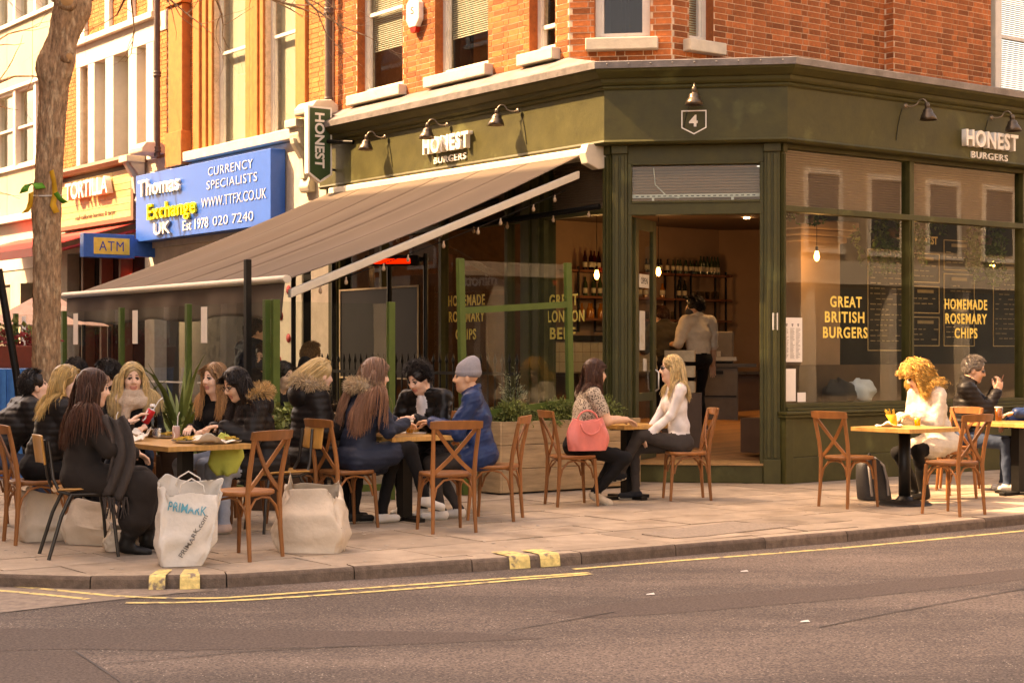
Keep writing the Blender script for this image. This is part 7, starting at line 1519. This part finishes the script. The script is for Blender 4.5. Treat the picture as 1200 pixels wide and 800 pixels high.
    for s_ in (-1, 1):
        H.ell((s_*0.031, 0.106, 0.006), (0.019, 0.020, 0.012), 0, 0.014, sub=True); H.ell((s_*0.036, 0.060, -0.035), (0.024, 0.03, 0.026), 0, 0.03); H.ell((s_*0.080, -0.002, -0.018), (0.010, 0.020, 0.031), 0, 0.008)
        H.ell((s_*0.031, 0.0790, 0.006), (0.0120, 0.012, 0.0056), 7, 0.004, pri=0.0); H.ell((s_*0.031, 0.0890, 0.006), (0.0072, 0.005, 0.0066), 8, 0.002, pri=0.004); H.rc((s_*0.020, 0.0915, 0.0135), (s_*0.044, 0.081, 0.012), 0.0022, 0.0018, 8, 0.004, pri=0.002); H.rc((s_*0.018, 0.0965, 0.033), (s_*0.048, 0.081, 0.034), 0.004, 0.0028, 9, 0.006, pri=0.0015)
    H.rc((0, 0.088, 0.022), (0, 0.112, -0.028), 0.009, 0.0125, 0, 0.014); H.rc((-0.013, 0.100, -0.034), (0.013, 0.100, -0.034), 0.009, 0.009, 0, 0.012)
    H.rc((-0.020, 0.086, -0.066), (0.020, 0.086, -0.066), 0.007, 0.007, 6, 0.008, pri=0.003); H.rc((-0.014, 0.087, -0.075), (0.014, 0.087, -0.075), 0.0075, 0.0075, 6, 0.008, pri=0.003)
    if mask: H.ell((0, 0.062, -0.062), (0.066, 0.060, 0.052), 10, 0.01, pri=0.01)
    V2_, Q2, M2 = H.mesh(); V2_ = V2_ @ Rh.T+hc; allV.append(V2_); allQ.append(Q2+nv); allM.append(M2); nv += len(V2_)
    # hands: palm, four fingers of unequal length with two bends, thumb from the side of the palm
    for s_, (sh_, el, wr_) in arms.items():
        hd = hands.get('dL' if s_ < 0 else 'dR'); y_ = nrm(hd) if hd is not None else nrm(wr_-el+NP_([0, 0, -0.06 if wr_[2] < 0.95 else 0])); bk = hands.get('bL' if s_ < 0 else 'bR', (0, 0, 1)); Bm = basis(y_, nrm(bk)); fl = Field((-0.075, -0.045, -0.09), (0.075, 0.19, 0.05), 0.0048); sc_ = 1.08 if male else 0.98; cu = hands.get('curl', curl); side_ = -s_   # thumb on the inner side when palms face down
        fl.rc((0, -0.03, 0), (0, 0.01, 0), 0.026, 0.027, 0, 0.01); fl.ell((0, 0.045*sc_, 0), (0.040*sc_, 0.050*sc_, 0.0145), 0, 0.012)
        for i, (x, L_) in enumerate(((0.029, 0.070), (0.010, 0.079), (-0.010, 0.073), (-0.029, 0.058))):
            x *= side_; p0 = NP_([x*sc_, 0.085*sc_-0.006*(i == 3), 0]); a1, a2 = cu*0.55+0.05*i*cu, cu*1.35; p1 = p0+NP_([x*0.12, math.cos(a1), -math.sin(a1)])*L_*0.48*sc_; p2 = p1+NP_([0, math.cos(a2), -math.sin(a2)])*L_*0.55*sc_; fl.rc(p0-NP_([0, 0.02, 0]), p1, 0.0092*sc_, 0.0085*sc_, 0, 0.004); fl.rc(p1, p2, 0.0085*sc_, 0.007*sc_, 0, 0.004)
        p0 = NP_([side_*0.024*sc_, 0.015, -0.004]); p1 = p0+NP_([side_*0.62, 0.70, -0.28])*0.048*sc_; p2 = p1+NP_([side_*0.15, 0.90, -0.35*cu-0.1])*0.034*sc_; fl.rc(p0, p1, 0.014*sc_, 0.0105*sc_, 0, 0.008); fl.rc(p1, p2, 0.0105*sc_, 0.0085*sc_, 0, 0.005)
        v_, q_, m_ = fl.mesh(); v_ = v_ @ Bm.T+wr_; allV.append(v_); allQ.append(q_+nv); allM.append(m_); nv += len(v_)
    me = fastmesh('person', np.concatenate(allV), np.concatenate(allQ), np.concatenate(allM), [SKIN[skin], top, legs, shoe, inner or M_white, M_sole if sole else shoe, M_lip, M_eyew, M_eye, hair.get('mat'), mat('face_mask', (0.03, 0.03, 0.035), 0.8)])
    root = addmesh('person', me, None); root.location = (loc[0], loc[1], z0); root.rotation_euler = (0, 0, rz); root.scale = (S, S, S); tag(root, label, 'person')
    make_hair(root, hair, H, Rh, hc, F, rr)
    if shades or glasses:
        g = G(); T = lambda p: tuple(Rh @ NP_(p)+hc)
        for s_ in (-1, 1):
            if shades:
                ring = [(s_*0.034+0.027*math.copysign(abs(math.cos(a))**0.7, math.cos(a)), 0.103-0.010*abs(math.cos(a)) if math.cos(a)*s_ > 0 else 0.104, 0.006+0.019*math.copysign(abs(math.sin(a))**0.7, math.sin(a))) for a in np.linspace(0, 2*math.pi, 19)[:-1]]
                g.add([T(p) for p in ring]+[T((p[0], p[1]+0.004, p[2])) for p in ring], [tuple(range(18)), tuple(range(18, 36))[::-1]]+[(i, (i+1) % 18, 18+(i+1) % 18, 18+i) for i in range(18)])
            else: g.tube([T((s_*0.034+0.024*math.cos(a), 0.106, 0.004+0.021*math.sin(a))) for a in np.linspace(0, 2*math.pi, 17)], 0.0018, 5)
            g.tube([T((s_*0.060, 0.094, 0.010)), T((s_*0.078, 0.05, 0.012)), T((s_*0.082, 0.0, 0.004))], 0.003, 5)
        g.tube([T((-0.010, 0.106, 0.010)), T((0.010, 0.106, 0.010))], 0.003, 5); o = mk('sunglasses' if shades else 'glasses', g, M_shades, root, local=True)
    return root, dict(F=F, H=H, Rh=Rh, hc=hc, c7=c7, pel=pel, sp=sp, fx=fx, fy=fy, arms=arms, kn=kn, rr=rr)
def make_hair(root, hs, H, Rh, hc, F, rr):
    kind = hs['kind']; m = hs['mat']
    if kind == 'none': return
    # scalp underlayer
    C = Field((-0.13, -0.15, -0.16), (0.13, 0.16, 0.17), 0.006); vol = hs.get('vol', 0.012)
    C.ell((0, -0.014, 0.034), (0.078+vol, 0.097+vol, 0.097+vol), 0, 0.01)
    if kind in ('long', 'curly', 'tied'): C.ell((0, -0.045, -0.03), (0.066+vol, 0.055+vol, 0.085), 0, 0.03)
    else: C.ell((0, -0.05, -0.01), (0.07+vol*0.5, 0.05+vol, 0.07), 0, 0.03)
    hl = hs.get('line', 0.086); C.ell((0, 0.135, -0.045), (0.075, 0.100, hl+0.045), 0, 0.018, sub=True)
    if kind in ('short', 'beanie'): C.ell((0, 0.02, -0.10), (0.2, 0.075, 0.085), 0, 0.02, sub=True)
    C.wrinkle(0.0022, [0], int(rr.integers(1e6)), 55); V, Q, MI = C.mesh(); V = V @ Rh.T+hc
    if kind == 'beanie':
        B_ = Field((-0.13, -0.16, -0.06), (0.13, 0.16, 0.22), 0.005); B_.ell((0, -0.018, 0.05), (0.090, 0.110, 0.105), 0, 0.02); B_.ell((0, -0.06, 0.13), (0.05, 0.055, 0.05), 0, 0.05); B_.ell((0, 0.0, -0.09), (0.2, 0.2, 0.095), 0, 0.012, sub=True); B_.rc((-0.0, -0.015, 0.03), (0, -0.015, 0.031), 0.0, 0.0, 0, 0.001)
        X, Y = B_.ax[0][:, None, None], B_.ax[1][None, :, None]; B_.D += (0.0022*np.sin(np.arctan2(X, Y+0.018)*46)).astype(np.float32)*np.ones_like(B_.D); Z = B_.ax[2][None, None, :]; B_.D -= 0.006*np.exp(-((Z-0.028)/0.022)**4).astype(np.float32)
        V, Q, MI = B_.mesh(); addmesh('beanie', fastmesh('beanie', V @ Rh.T+hc, Q, MI, [hs['hat']]), root); return
    tint0 = np.full((len(V), 3), hs.get('under', 0.75)); parts_ = [(V, Q, tint0)]; n = int(hs.get('n', 420)*(1.9 if kind != 'short' else 1.3)); L = hs.get('len', 0.4)
    d = rr.normal(size=(n*6, 3)); d /= np.linalg.norm(d, axis=1)[:, None]
    ok = (d[:, 2] > (-0.30 if kind != 'short' else -0.55)) & ~((d[:, 1] > 0.30) & (d[:, 2] < 0.60)) & ~((d[:, 1] > 0.05) & (d[:, 2] < 0.0)); d = d[ok][:n]; n = len(d)
    root_ = d*NP_([0.078+vol*0.7, 0.097+vol*0.7, 0.097+vol*0.7])+NP_([0, -0.014, 0.034]); part = hs.get('part', 0.0); sg = np.sign(d[:, 0]-part+1e-6)
    flds = [(H, Rh, hc), (F, None, None)]
    if kind == 'short':
        t = np.stack([sg*0.15, -0.5+0*sg, -0.15-0.4*(d[:, 1] < 0)], 1) if not hs.get('quiff') else np.stack([sg*0.15, 0.6*np.ones(n), 0.5*np.ones(n)], 1)
        v0 = d*0.75+t*0.6; v0 /= np.linalg.norm(v0, axis=1)[:, None]; ln = np.full(n, L)*rr.uniform(0.6, 1.1, n); V2_, F2, tn = strands(None, n, 5, root_ @ Rh.T+hc, v0 @ Rh.T, ln, NP_([0, 0, -1.0]), [(H, Rh, hc)], np.full(n, 0.008+vol), rr, hs.get('w', 0.006)*0.7, hs.get('wave', 0), hs.get('wf', 90), stiff=0.82)
        parts_.append((V2_, F2, tn))
    else:
        tg = np.stack([sg*0.9, -0.35*np.ones(n), 0.1*np.ones(n)], 1); tg = tg-d*(tg*d).sum(1)[:, None]; v0 = tg+d*0.12
        if kind == 'tied': v0 = NP_([[0, -1.0, 0.0]])-d*0.2+0*d
        v0 /= np.linalg.norm(v0, axis=1)[:, None]; ln = (L+np.clip(d[:, 2], 0, 1)*0.10)*rr.uniform(0.78, 1.06, n) if kind != 'tied' else np.full(n, 0.20)*rr.uniform(0.8, 1.1, n)
        off = 0.004+vol*rr.random(n)*1.3; flow = None; fr = hs.get('front', 0.0); fl = np.zeros((n, 3)); fl[:, 0] = sg*0.02; fl[:, 1] = np.where(rr.random(n) < fr+0.5*fr*(d[:, 1] > 0), 0.14, -0.10); fl = fl @ rot_z(math.atan2(Rh[1, 0], Rh[0, 0])).T
        V2_, F2, tn = strands((Rh, hc, hs.get('gy', 0.03)), n, hs.get('N', 20), root_ @ Rh.T+hc, v0 @ Rh.T, ln, NP_([0, 0, -1.0]) if kind != 'tied' else Rh @ NP_([0, -0.5, -0.6]), flds, off, rr, hs.get('w', 0.0075)*0.55, hs.get('wave', 0.0), hs.get('wf', 22), hs.get('tint', 0.2), flow=fl*0.5)
        if hs.get('tips'):   # paler lengths
            s_ = np.tile(np.repeat(np.linspace(0, 1, hs.get('N', 20)+1), 3), n)[:, None]; tn = tn*(1+(NP_(hs['tips'])[None, :]-1)*np.clip((s_-0.25)*1.8, 0, 1))
        parts_.append((V2_, F2, tn))
    o = 0; VV, FF, TT = [], [], []
    for v_, f_, t_ in parts_: VV.append(v_); FF.append(f_+o); TT.append(t_); o += len(v_)
    FF = np.concatenate(FF); addmesh('hair', fastmesh('hair', np.concatenate(VV), FF, np.zeros(len(FF), int), [m], np.concatenate(TT)), root)
def scarf(root, d, m, r=0.052, R=0.115, tails=()):
    S_ = Field((-0.30, -0.30, 0.45), (0.30, 0.36, 1.35), 0.009); c = d['c7']+NP_([0, 0.03, -0.022])
    for k in range(26):
        a, a2 = 2*math.pi*k/26, 2*math.pi*(k+1)/26; q = lambda a: c+NP_([R*math.cos(a), R*0.9*math.sin(a), -0.045*math.sin(a)-0.01]); S_.rc(q(a), q(a2), r, r, 0, 0.02); q = lambda a: c+NP_([R*0.85*math.cos(a), R*0.85*math.sin(a), 0.045-0.02*math.sin(a)]); S_.rc(q(a), q(a2), r*0.7, r*0.7, 0, 0.012)
    for pts in tails:
        for a, b in zip(pts, pts[1:]): S_.rc(a, b, r*0.8, r*0.8, 0, 0.03)
    S_.wrinkle(0.006, [0], 5, 30); V, Q, MI = S_.mesh(); addmesh('scarf', fastmesh('scarf', V, Q, MI, [m]), root)
def furhood(root, d, mfur, mcoat, tilt=0.0, R=0.16, n=2600, up_=0.0, hood=True):
    """hood lying back on the shoulders with a thick fur rim"""
    rr = d['rr']; c = d['c7']+NP_([0, -0.045, 0.0+up_]); S_ = Field((-0.36, -0.42, 0.6), (0.36, 0.25, 1.45), 0.011); S_.ell(c+NP_([0, -0.07, -0.05]), (0.16, 0.10, 0.12), 0, 0.03); V, Q, MI = S_.mesh()
    if hood: addmesh('hood', fastmesh('hood', V, Q, MI, [mcoat]), root)
    A_ = rr.uniform(-0.15*math.pi, 1.15*math.pi, n); ph = rr.uniform(0, 6.283, n)
    def cen_(a): return c+np.stack([R*np.cos(a), -R*0.78*np.sin(a)+0.03, 0.045*np.sin(a)+0.02+0*a], -1)
    ctr = cen_(A_); rad = np.stack([np.cos(A_), -np.sin(A_), 0*A_], -1); nv = rad*np.cos(ph)[:, None]+NP_([0, 0, 1.0])*np.sin(ph)[:, None]; r0 = ctr+nv*0.038; v0 = nv+rr.normal(size=(n, 3))*0.35; v0 /= np.linalg.norm(v0, axis=1)[:, None]
    V2_, F2, tn = strands(None, n, 4, r0, v0, rr.uniform(0.03, 0.06, n), NP_([0, 0, -0.6]), [], np.zeros(n), rr, 0.0035, 0, 0, 0.28, stiff=0.85); g = G(); aa = np.linspace(-0.17*math.pi, 1.17*math.pi, 26); g.tube([tuple(x) for x in cen_(aa)], 0.044, 12); o = len(V2_)
    F3 = NP_([f_ for f_ in g.f if len(f_) == 4]); addmesh('fur_trim', fastmesh('fur_trim', np.concatenate([V2_, NP_(g.v)]), np.concatenate([F2, F3+o]), np.zeros(len(F2)+len(F3), int), [mfur], np.concatenate([tn, np.full((len(g.v), 3), 0.55)])), root)
# ------------------------------------------------------------------ the people in the photograph
C_black = cmat('black', (0.007, 0.006, 0.006)); C_blackp = cmat('black_padded', (0.012, 0.0095, 0.0085), 0.5, bscale=30); C_char = cmat('charcoal_wool', (0.024, 0.018, 0.015), 0.95, bscale=220, bump=0.5); C_navy = cmat('navy_padded', (0.014, 0.02, 0.036), 0.55, bscale=40); C_navyn = cmat('navy_nylon', (0.012, 0.032, 0.095), 0.38, bscale=30); C_leather = cmat('black_leather', (0.009, 0.0075, 0.0065), 0.32, sheen=0, bscale=60); C_jean = cmat('blue_denim', (0.04, 0.06, 0.10), 0.9); C_paleJ = cmat('pale_denim', (0.30, 0.34, 0.40), 0.9); C_grey = cmat('grey_check', (0.045, 0.037, 0.033), 0.9); C_white = cmat('white_cotton', (0.66, 0.62, 0.60), 0.9); C_cream = cmat('cream_boucle', (0.62, 0.55, 0.46), 0.95, bump=0.8, bscale=90, col2=(0.45, 0.36, 0.27), thr=0.6); C_tee = cmat('beige_tee', (0.64, 0.55, 0.45), 0.9); C_olive = cmat('brown_shirt', (0.05, 0.038, 0.022), 0.9); C_scarf = cmat('beige_knit', (0.50, 0.38, 0.28), 0.95, bump=0.8, bscale=70); C_beanie = cmat('grey_knit', (0.26, 0.25, 0.27), 0.95, bump=0.6, bscale=120)
SH_w = mat('white_sneaker', (0.62, 0.58, 0.53), 0.6, var=0.08); SH_b = mat('black_boot', (0.010, 0.009, 0.008), 0.45, var=0.15); SH_c = mat('canvas_black', (0.012, 0.014, 0.018), 0.8); SH_p = mat('pink_sneaker', (0.50, 0.38, 0.33), 0.7)
HB = hairmat('blonde', (0.52, 0.33, 0.13)); HP = hairmat('pale_blonde', (0.60, 0.42, 0.20)); HD = hairmat('dark', (0.012, 0.007, 0.005)); HR = hairmat('brunette', (0.065, 0.024, 0.012)); HL = hairmat('long_brown', (0.20, 0.10, 0.06)); HC = hairmat('curly_blonde', (0.60, 0.34, 0.10)); HG = hairmat('greying', (0.16, 0.13, 0.11)); HF = hairmat('fair_brown', (0.30, 0.16, 0.075)); HFUR = hairmat('fur', (0.48, 0.29, 0.12)); HFUR2 = hairmat('pale_fur', (0.50, 0.36, 0.22))
short = lambda m, **k: dict(kind='short', mat=m, n=1000, len=0.034, w=0.0045, **k)
# left table -------------------------------------------------------------------------------------
person('blonde woman in a black jacket seen in profile at the left table', (-3.80, 13.26), (0.85, 0.5), C_blackp, C_black, SH_b, dict(kind='long', mat=HB, len=0.36, n=480, part=0.2, tips=(1.35, 1.35, 1.25), under=0.5, front=0.1), yaw=-32, pitch=4, lean=16, bulk=0.03, quilt=0.006, hands={'L': (-0.12, 0.40, 0.84), 'R': (0.10, 0.42, 0.84)})
r_, d_ = person('woman with long straight brunette hair in a dark wool coat with her back to us', (-3.22, 12.33), (0.93, 0.36), C_char, C_black, SH_b, dict(kind='long', mat=HR, len=0.50, n=620, part=0.05, tips=(1.5, 1.35, 1.2), under=0.7, vol=0.016, w=0.008), yaw=8, pitch=6, lean=3, bulk=0.03, coat=0.95, torso=0.92, hands={'R': (0.10, 0.36, 0.72), 'L': (-0.02, 0.33, 0.92), 'dL': (0.1, 0.5, 0.5)}, feet={'R': (0.10, 0.30, 0.09), 'L': (-0.02, 0.46, 0.10), 'dR': (0.2, 1, -0.2), 'dL': (0.3, 1, -0.1)}, boots=0.5, sole=False, wr=0.005, elbow_out=0.9, extra=lambda F, d: [F.rc(a[1], a[1]+(a[2]-a[1])*0.58, 0.085, 0.115, 1, 0.07, pri=0.03) for a in d['kn'].values()])
# her dark scarf with a fringe hanging over the arm nearest us
g = G(); rows = [[(0.20+0.05*math.sin(3*s_)+0.028*math.sin(13*x+5*s_), 0.10+x*0.16+0.06*s_+0.05*math.sin(4*s_), 0.98-0.56*s_+0.02*math.sin(7*x)) for x in np.linspace(0, 1, 13)] for s_ in np.linspace(0, 1, 18)]; g.sheet(rows)
sc_o = mk('scarf', g, cmat('dark_grey_scarf', (0.06, 0.047, 0.041), 0.95, bump=0.8, bscale=80), r_, local=True, solid=0.018); gf = G()
for x in np.linspace(0, 1, 16): b0 = NP_([0.20+0.05*math.sin(3)+0.012*math.sin(9*x+5), 0.16+x*0.16+0.05*math.sin(4), 0.42]); gf.tube([tuple(b0), tuple(b0+NP_([0.012*math.sin(x*20), 0.01*math.cos(x*31), -0.07])), tuple(b0+NP_([0.02*math.sin(x*17+1), 0.02*math.cos(x*13), -0.15]))], [0.006, 0.005, 0.003], 5)
tag(mk('fringe', gf, cmat('dark_grey_scarf', (0.06, 0.047, 0.041)), r_, local=True), kind='stuff')
p_ = r_.matrix_basis @ Vector((-0.02, 0.42, 0.955)); can(p_.x+0.02, p_.y+0.02, p_.z-0.03, 'red drink can tilted in the hand of the woman in the dark coat', tilt=0.5)
person('man in a dark padded jacket hunched at the left edge of the picture', (-4.55, 14.4), (0.85, 0.5), C_blackp, C_jean, SH_b, short(HD), male=True, lean=34, bulk=0.05, quilt=0.007, yaw=0, pitch=-12, hands={'L': (-0.1, 0.55, 0.84), 'R': (0.14, 0.55, 0.84)})
person('dark-haired man behind the trunk turned away to the left', (-4.20, 16.05), (-0.6, 0.75), C_char, C_black, SH_b, short(HD), male=True, skin='tan', lean=6)
person('dark-haired man in profile facing left behind the scarf wearer', (-3.66, 15.72), (-1, -0.1), C_black, C_black, SH_b, short(HD, vol=0.016), male=True, lean=12, bulk=0.02, pitch=10, yaw=5)
r_, d_ = person('blonde woman facing us in a chunky beige scarf', (-3.47, 15.06), (0.16, -0.98), C_black, C_jean, SH_b, dict(kind='long', mat=HP, len=0.44, n=560, front=1.0, gy=0.07, part=0.0, under=0.55, w=0.007), lean=10, pitch=4, yaw=12, bulk=0.02, hands={'L': (-0.13, 0.33, 0.80), 'R': (0.13, 0.35, 0.80)})
scarf(r_, d_, C_scarf, 0.05, 0.10, tails=[[d_['c7']+NP_([0.03, 0.13, -0.05]), d_['c7']+NP_([0.05, 0.15, -0.25])]])
person('woman with loose fair brown hair looking left beyond the glasses wearer', (-2.56, 14.78), (-0.52, -0.85), C_black, C_paleJ, SH_p, dict(kind='long', mat=HF, len=0.40, n=460, front=0.8, gy=0.06, part=-0.1, tips=(1.8, 1.7, 1.5), wave=0.006, wf=26), lean=10, pitch=2, yaw=-8, bulk=0.015, hands={'L': (-0.14, 0.34, 0.80), 'R': (0.10, 0.34, 0.80)})
r_, d_ = person('dark-haired woman in glasses and a black parka with fur hood leaning over her food', (-2.08, 14.08), (-0.86, -0.5), C_blackp, C_paleJ, SH_p, dict(kind='long', mat=HD, len=0.42, n=500, front=0.6, gy=0.05, part=0.0, tips=(2.6, 2.0, 1.6), wave=0.008, wf=20), skin='warm', lean=20, pitch=24, yaw=6, bulk=0.045, quilt=0.006, glasses=True, coat=0.5, torso=1.02, hands={'L': (-0.10, 0.42, 0.84), 'R': (0.06, 0.44, 0.83), 'curl': 1.0})
furhood(r_, d_, HFUR, C_blackp, R=0.17, up_=0.0)
r_, d_ = person('blonde woman in a black parka with pale fur hood with her back to us', (-1.84, 14.60), (0.92, 0.4), C_blackp, C_black, SH_b, dict(kind='tied', mat=HP, len=0.2, n=420, vol=0.014), lean=8, yaw=12, pitch=10, bulk=0.055, quilt=0.005, coat=0.7, torso=1.06, hands={'L': (-0.1, 0.36, 0.8), 'R': (0.12, 0.34, 0.76)})
furhood(r_, d_, HFUR2, C_blackp, R=0.175, up_=0.02)
# middle table -----------------------------------------------------------------------------------
r_, d_ = person('woman with very long straight brown hair in a navy coat crossing her legs', (-1.38, 14.42), (0.80, 0.6), C_navy, C_black, SH_w, dict(kind='long', mat=HL, len=0.60, n=900,  part=0.05, tips=(1.5, 1.35, 1.25), under=0.7, vol=0.022, w=0.010), lean=14, yaw=-12, pitch=8, bulk=0.035, quilt=0.004, coat=0.6, torso=1.08, hands={'L': (-0.08, 0.44, 0.86), 'R': (0.16, 0.40, 0.84)}, feet={'R': (0.30, 0.50, 0.24), 'L': (-0.05, 0.30, 0.085), 'dR': (0.5, 0.9, -0.3), 'pR': (0.2, 0.5, 0.8)})
furhood(r_, d_, HFUR2, C_navy, R=0.15, n=1500, up_=-0.01, hood=False)
person('curly dark-haired man in a black leather jacket looking down at the table', (-0.74, 15.62), (-0.42, -0.9), C_leather, C_black, SH_w, dict(kind='short', mat=HD, n=1100, len=0.06, vol=0.02, wave=0.009, wf=130, w=0.0055, quiff=True), male=True, lean=18, pitch=26, yaw=-14, bulk=0.022, inner=C_white, torso=1.02, hands={'L': (-0.06, 0.46, 0.86), 'R': (0.20, 0.42, 0.84), 'curl': 0.9}, wr=0.006)
person('man in a grey beanie and navy jacket facing left at the middle table', (-0.28, 15.02), (-0.98, 0.02), C_navyn, C_grey, SH_w, dict(kind='beanie', mat=HD, hat=C_beanie), male=True, skin='tan', lean=8, pitch=2, yaw=4, bulk=0.035, torso=0.97, hands={'L': (-0.08, 0.42, 0.84), 'R': (0.10, 0.40, 0.82)}, feet={'L': (-0.10, 0.34, 0.085), 'R': (0.09, 0.20, 0.085)}, wr=0.006, coat=0.2)
# entrance table -----------------------------------------------------------------------------------
person('woman in a leopard print top with brown hair sitting beside a pink bag', (0.66, 16.50), (0.95, 0.3), leopard(), C_black, mat('beige_sneaker', (0.52, 0.42, 0.31), 0.7), dict(kind='long', mat=HR, len=0.26, n=480, part=0.1, tips=(1.4, 1.3, 1.2), front=0.3), skin='warm', lean=12, pitch=4, yaw=8, bulk=0.016, sleeve='short', torso=1.06, hands={'L': (-0.10, 0.46, 0.80), 'R': (0.12, 0.44, 0.80), 'curl': 0.5}, feet={'R': (0.12, 0.14, 0.12), 'L': (-0.06, 0.20, 0.11), 'dR': (0.1, 1, -0.45), 'dL': (0.1, 1, -0.4)})
person('blonde woman in sunglasses and a white top with legs crossed', (1.73, 17.06), (-0.98, -0.16), C_white, C_grey, SH_c, dict(kind='long', mat=HP, len=0.36, n=520, front=0.25, part=0.0, under=0.6), lean=3, pitch=0, yaw=-6, bulk=0.006, torso=1.10, shades=True, hands={'L': (-0.08, 0.30, 0.66), 'R': (0.06, 0.31, 0.65), 'curl': 0.8}, feet={'L': (0.03, 0.58, 0.27), 'R': (0.06, 0.42, 0.085), 'dL': (0.1, 1, -0.25), 'pL': (-0.1, 0.4, 1.0)})
# right-hand tables --------------------------------------------------------------------------------
r_, d_ = person('woman with curly golden hair and sunglasses in a cream cardigan bent over her food', (4.46, 17.16), (-0.88, -0.48), C_cream, C_black, SH_b, dict(kind='curly', mat=HC, len=0.29, n=900, vol=0.046, wave=0.026, wf=85, front=0.3, part=0.02, tint=0.45, w=0.0065, N=34, gy=0.05), lean=20, pitch=20, yaw=-22, bulk=0.035, coat=0.55, torso=1.06, shades=True, boots=0.45, sole=False, hands={'L': (-0.06, 0.42, 0.83), 'R': (0.16, 0.38, 0.80), 'curl': 1.0}, feet={'L': (-0.10, 0.30, 0.085), 'R': (0.10, 0.22, 0.085)})
r_, d_ = person('man in sunglasses and a black quilted jacket looking at his phone', (5.00, 18.24), (0.95, -0.3), C_blackp, C_jean, SH_w, dict(kind='short', mat=HG, n=900, len=0.035, w=0.0045, quiff=True), male=True, skin='warm', lean=4, pitch=14, yaw=0, bulk=0.03, quilt=0.006, torso=1.04, shades=True, hands={'L': (-0.07, 0.33, 1.06), 'R': (0.05, 0.34, 1.04), 'dL': (0.25, 0.3, 0.9), 'dR': (-0.2, 0.3, 0.9), 'bL': (-0.8, 0.5, 0.0), 'bR': (0.8, 0.5, 0.0), 'curl': 1.1}, feet={'L': (-0.10, 0.40, 0.085), 'R': (0.14, 0.44, 0.085)})
p_ = r_.matrix_basis @ Vector((-0.01, 0.375, 1.13)); ph_ = thing('phone', 'dark mobile phone held by the man in sunglasses', 'phone', p_, r_.rotation_euler.z); Fp = lambda a, b, c: (a, b+c*0.35, c); g = G(); g.box(Fp, -0.038, 0.038, -0.005, 0.005, -0.07, 0.08); mk('case', g, mat('phone_case', (0.14, 0.06, 0.04), 0.4), ph_, local=True, bevel=0.004); g = G(); g.box(Fp, -0.034, 0.034, -0.0062, -0.0052, -0.064, 0.074); mk('screen', g, M_shades, ph_, local=True)
person('person in a navy jacket cut off by the right edge of the picture', (5.90, 18.1), (-0.95, -0.1), C_navyn, C_black, SH_w, short(HD), male=True, lean=-3, bulk=0.04, pitch=15, torso=0.98, hands={'L': (-0.1, 0.40, 0.82), 'R': (0.12, 0.38, 0.72)}, coat=0.3)
# staff inside and people under the awning ----------------------------------------------------------
r_, d_ = person('barman in a beige T-shirt and dark mask standing behind the bar', (2.64, 23.3), (-0.5, 0.85), C_tee, C_black, SH_b, dict(kind='short', mat=HD, n=700, len=0.06, vol=0.018), male=True, skin='tan', stand=True, z0=0.41, lean=2, sleeve='short', bulk=0.035, yaw=52, pitch=6, mask=True, hands={'L': (-0.22, 0.30, 1.15), 'R': (0.27, 0.04, 0.80)}, S=1.07)
person('second member of staff in a dark brown shirt bending over the bar', (2.26, 23.5), (-0.3, 0.95), C_olive, C_black, SH_b, dict(kind='short', mat=HR, n=600, len=0.06, vol=0.018), male=True, skin='warm', stand=True, z0=0.40, lean=22, sleeve='long', bulk=0.03, pitch=24, yaw=30, hands={'L': (-0.2, 0.5, 1.1), 'R': (0.22, 0.5, 1.1)}, S=1.04)
person('person in a navy padded jacket standing under the awning behind the dark post', (-3.13, 19.6), (0.8, 0.45), C_navy, C_navyn, SH_b, short(HR), male=True, stand=True, lean=2, bulk=0.06, quilt=0.007, hands={'L': (-0.24, 0.10, 0.85), 'R': (0.24, 0.10, 0.85)}, S=1.08)
person('masked dark-haired man sitting under the awning', (-2.66, 18.7), (-0.5, -0.85), C_black, C_black, SH_b, short(HR), male=True, skin='warm', lean=12, pitch=10, bulk=0.03, mask=True, torso=1.15, S=1.12)
person('man with cropped hair in black sitting beside the masked man under the awning', (-2.42, 18.95), (0.6, 0.75), C_black, C_black, SH_b, short(HF), male=True, lean=8, bulk=0.03, torso=1.15, S=1.12)
person('woman with dark bobbed hair sitting behind the fur-hooded pair', (-2.50, 17.2), (0.85, -0.4), C_black, C_black, SH_b, dict(kind='long', mat=HD, len=0.22, n=380, part=0.1), lean=8, yaw=-10, pitch=8)
person('person with a black woolly hat beside the dark bobbed woman', (-2.28, 17.45), (0.7, 0.7), C_black, C_black, SH_b, dict(kind='beanie', mat=HD, hat=C_black), lean=10)
lump('lime_cloth', lambda a, b, c: (a, b, c), -2.36, 0.66, 13.55, 0.13, 0.17, 0.08, cmat('lime', (0.42, 0.46, 0.10), 0.7), 'lime green cloth bag hanging at the table edge by the nearest empty chair', 'bag', 9)
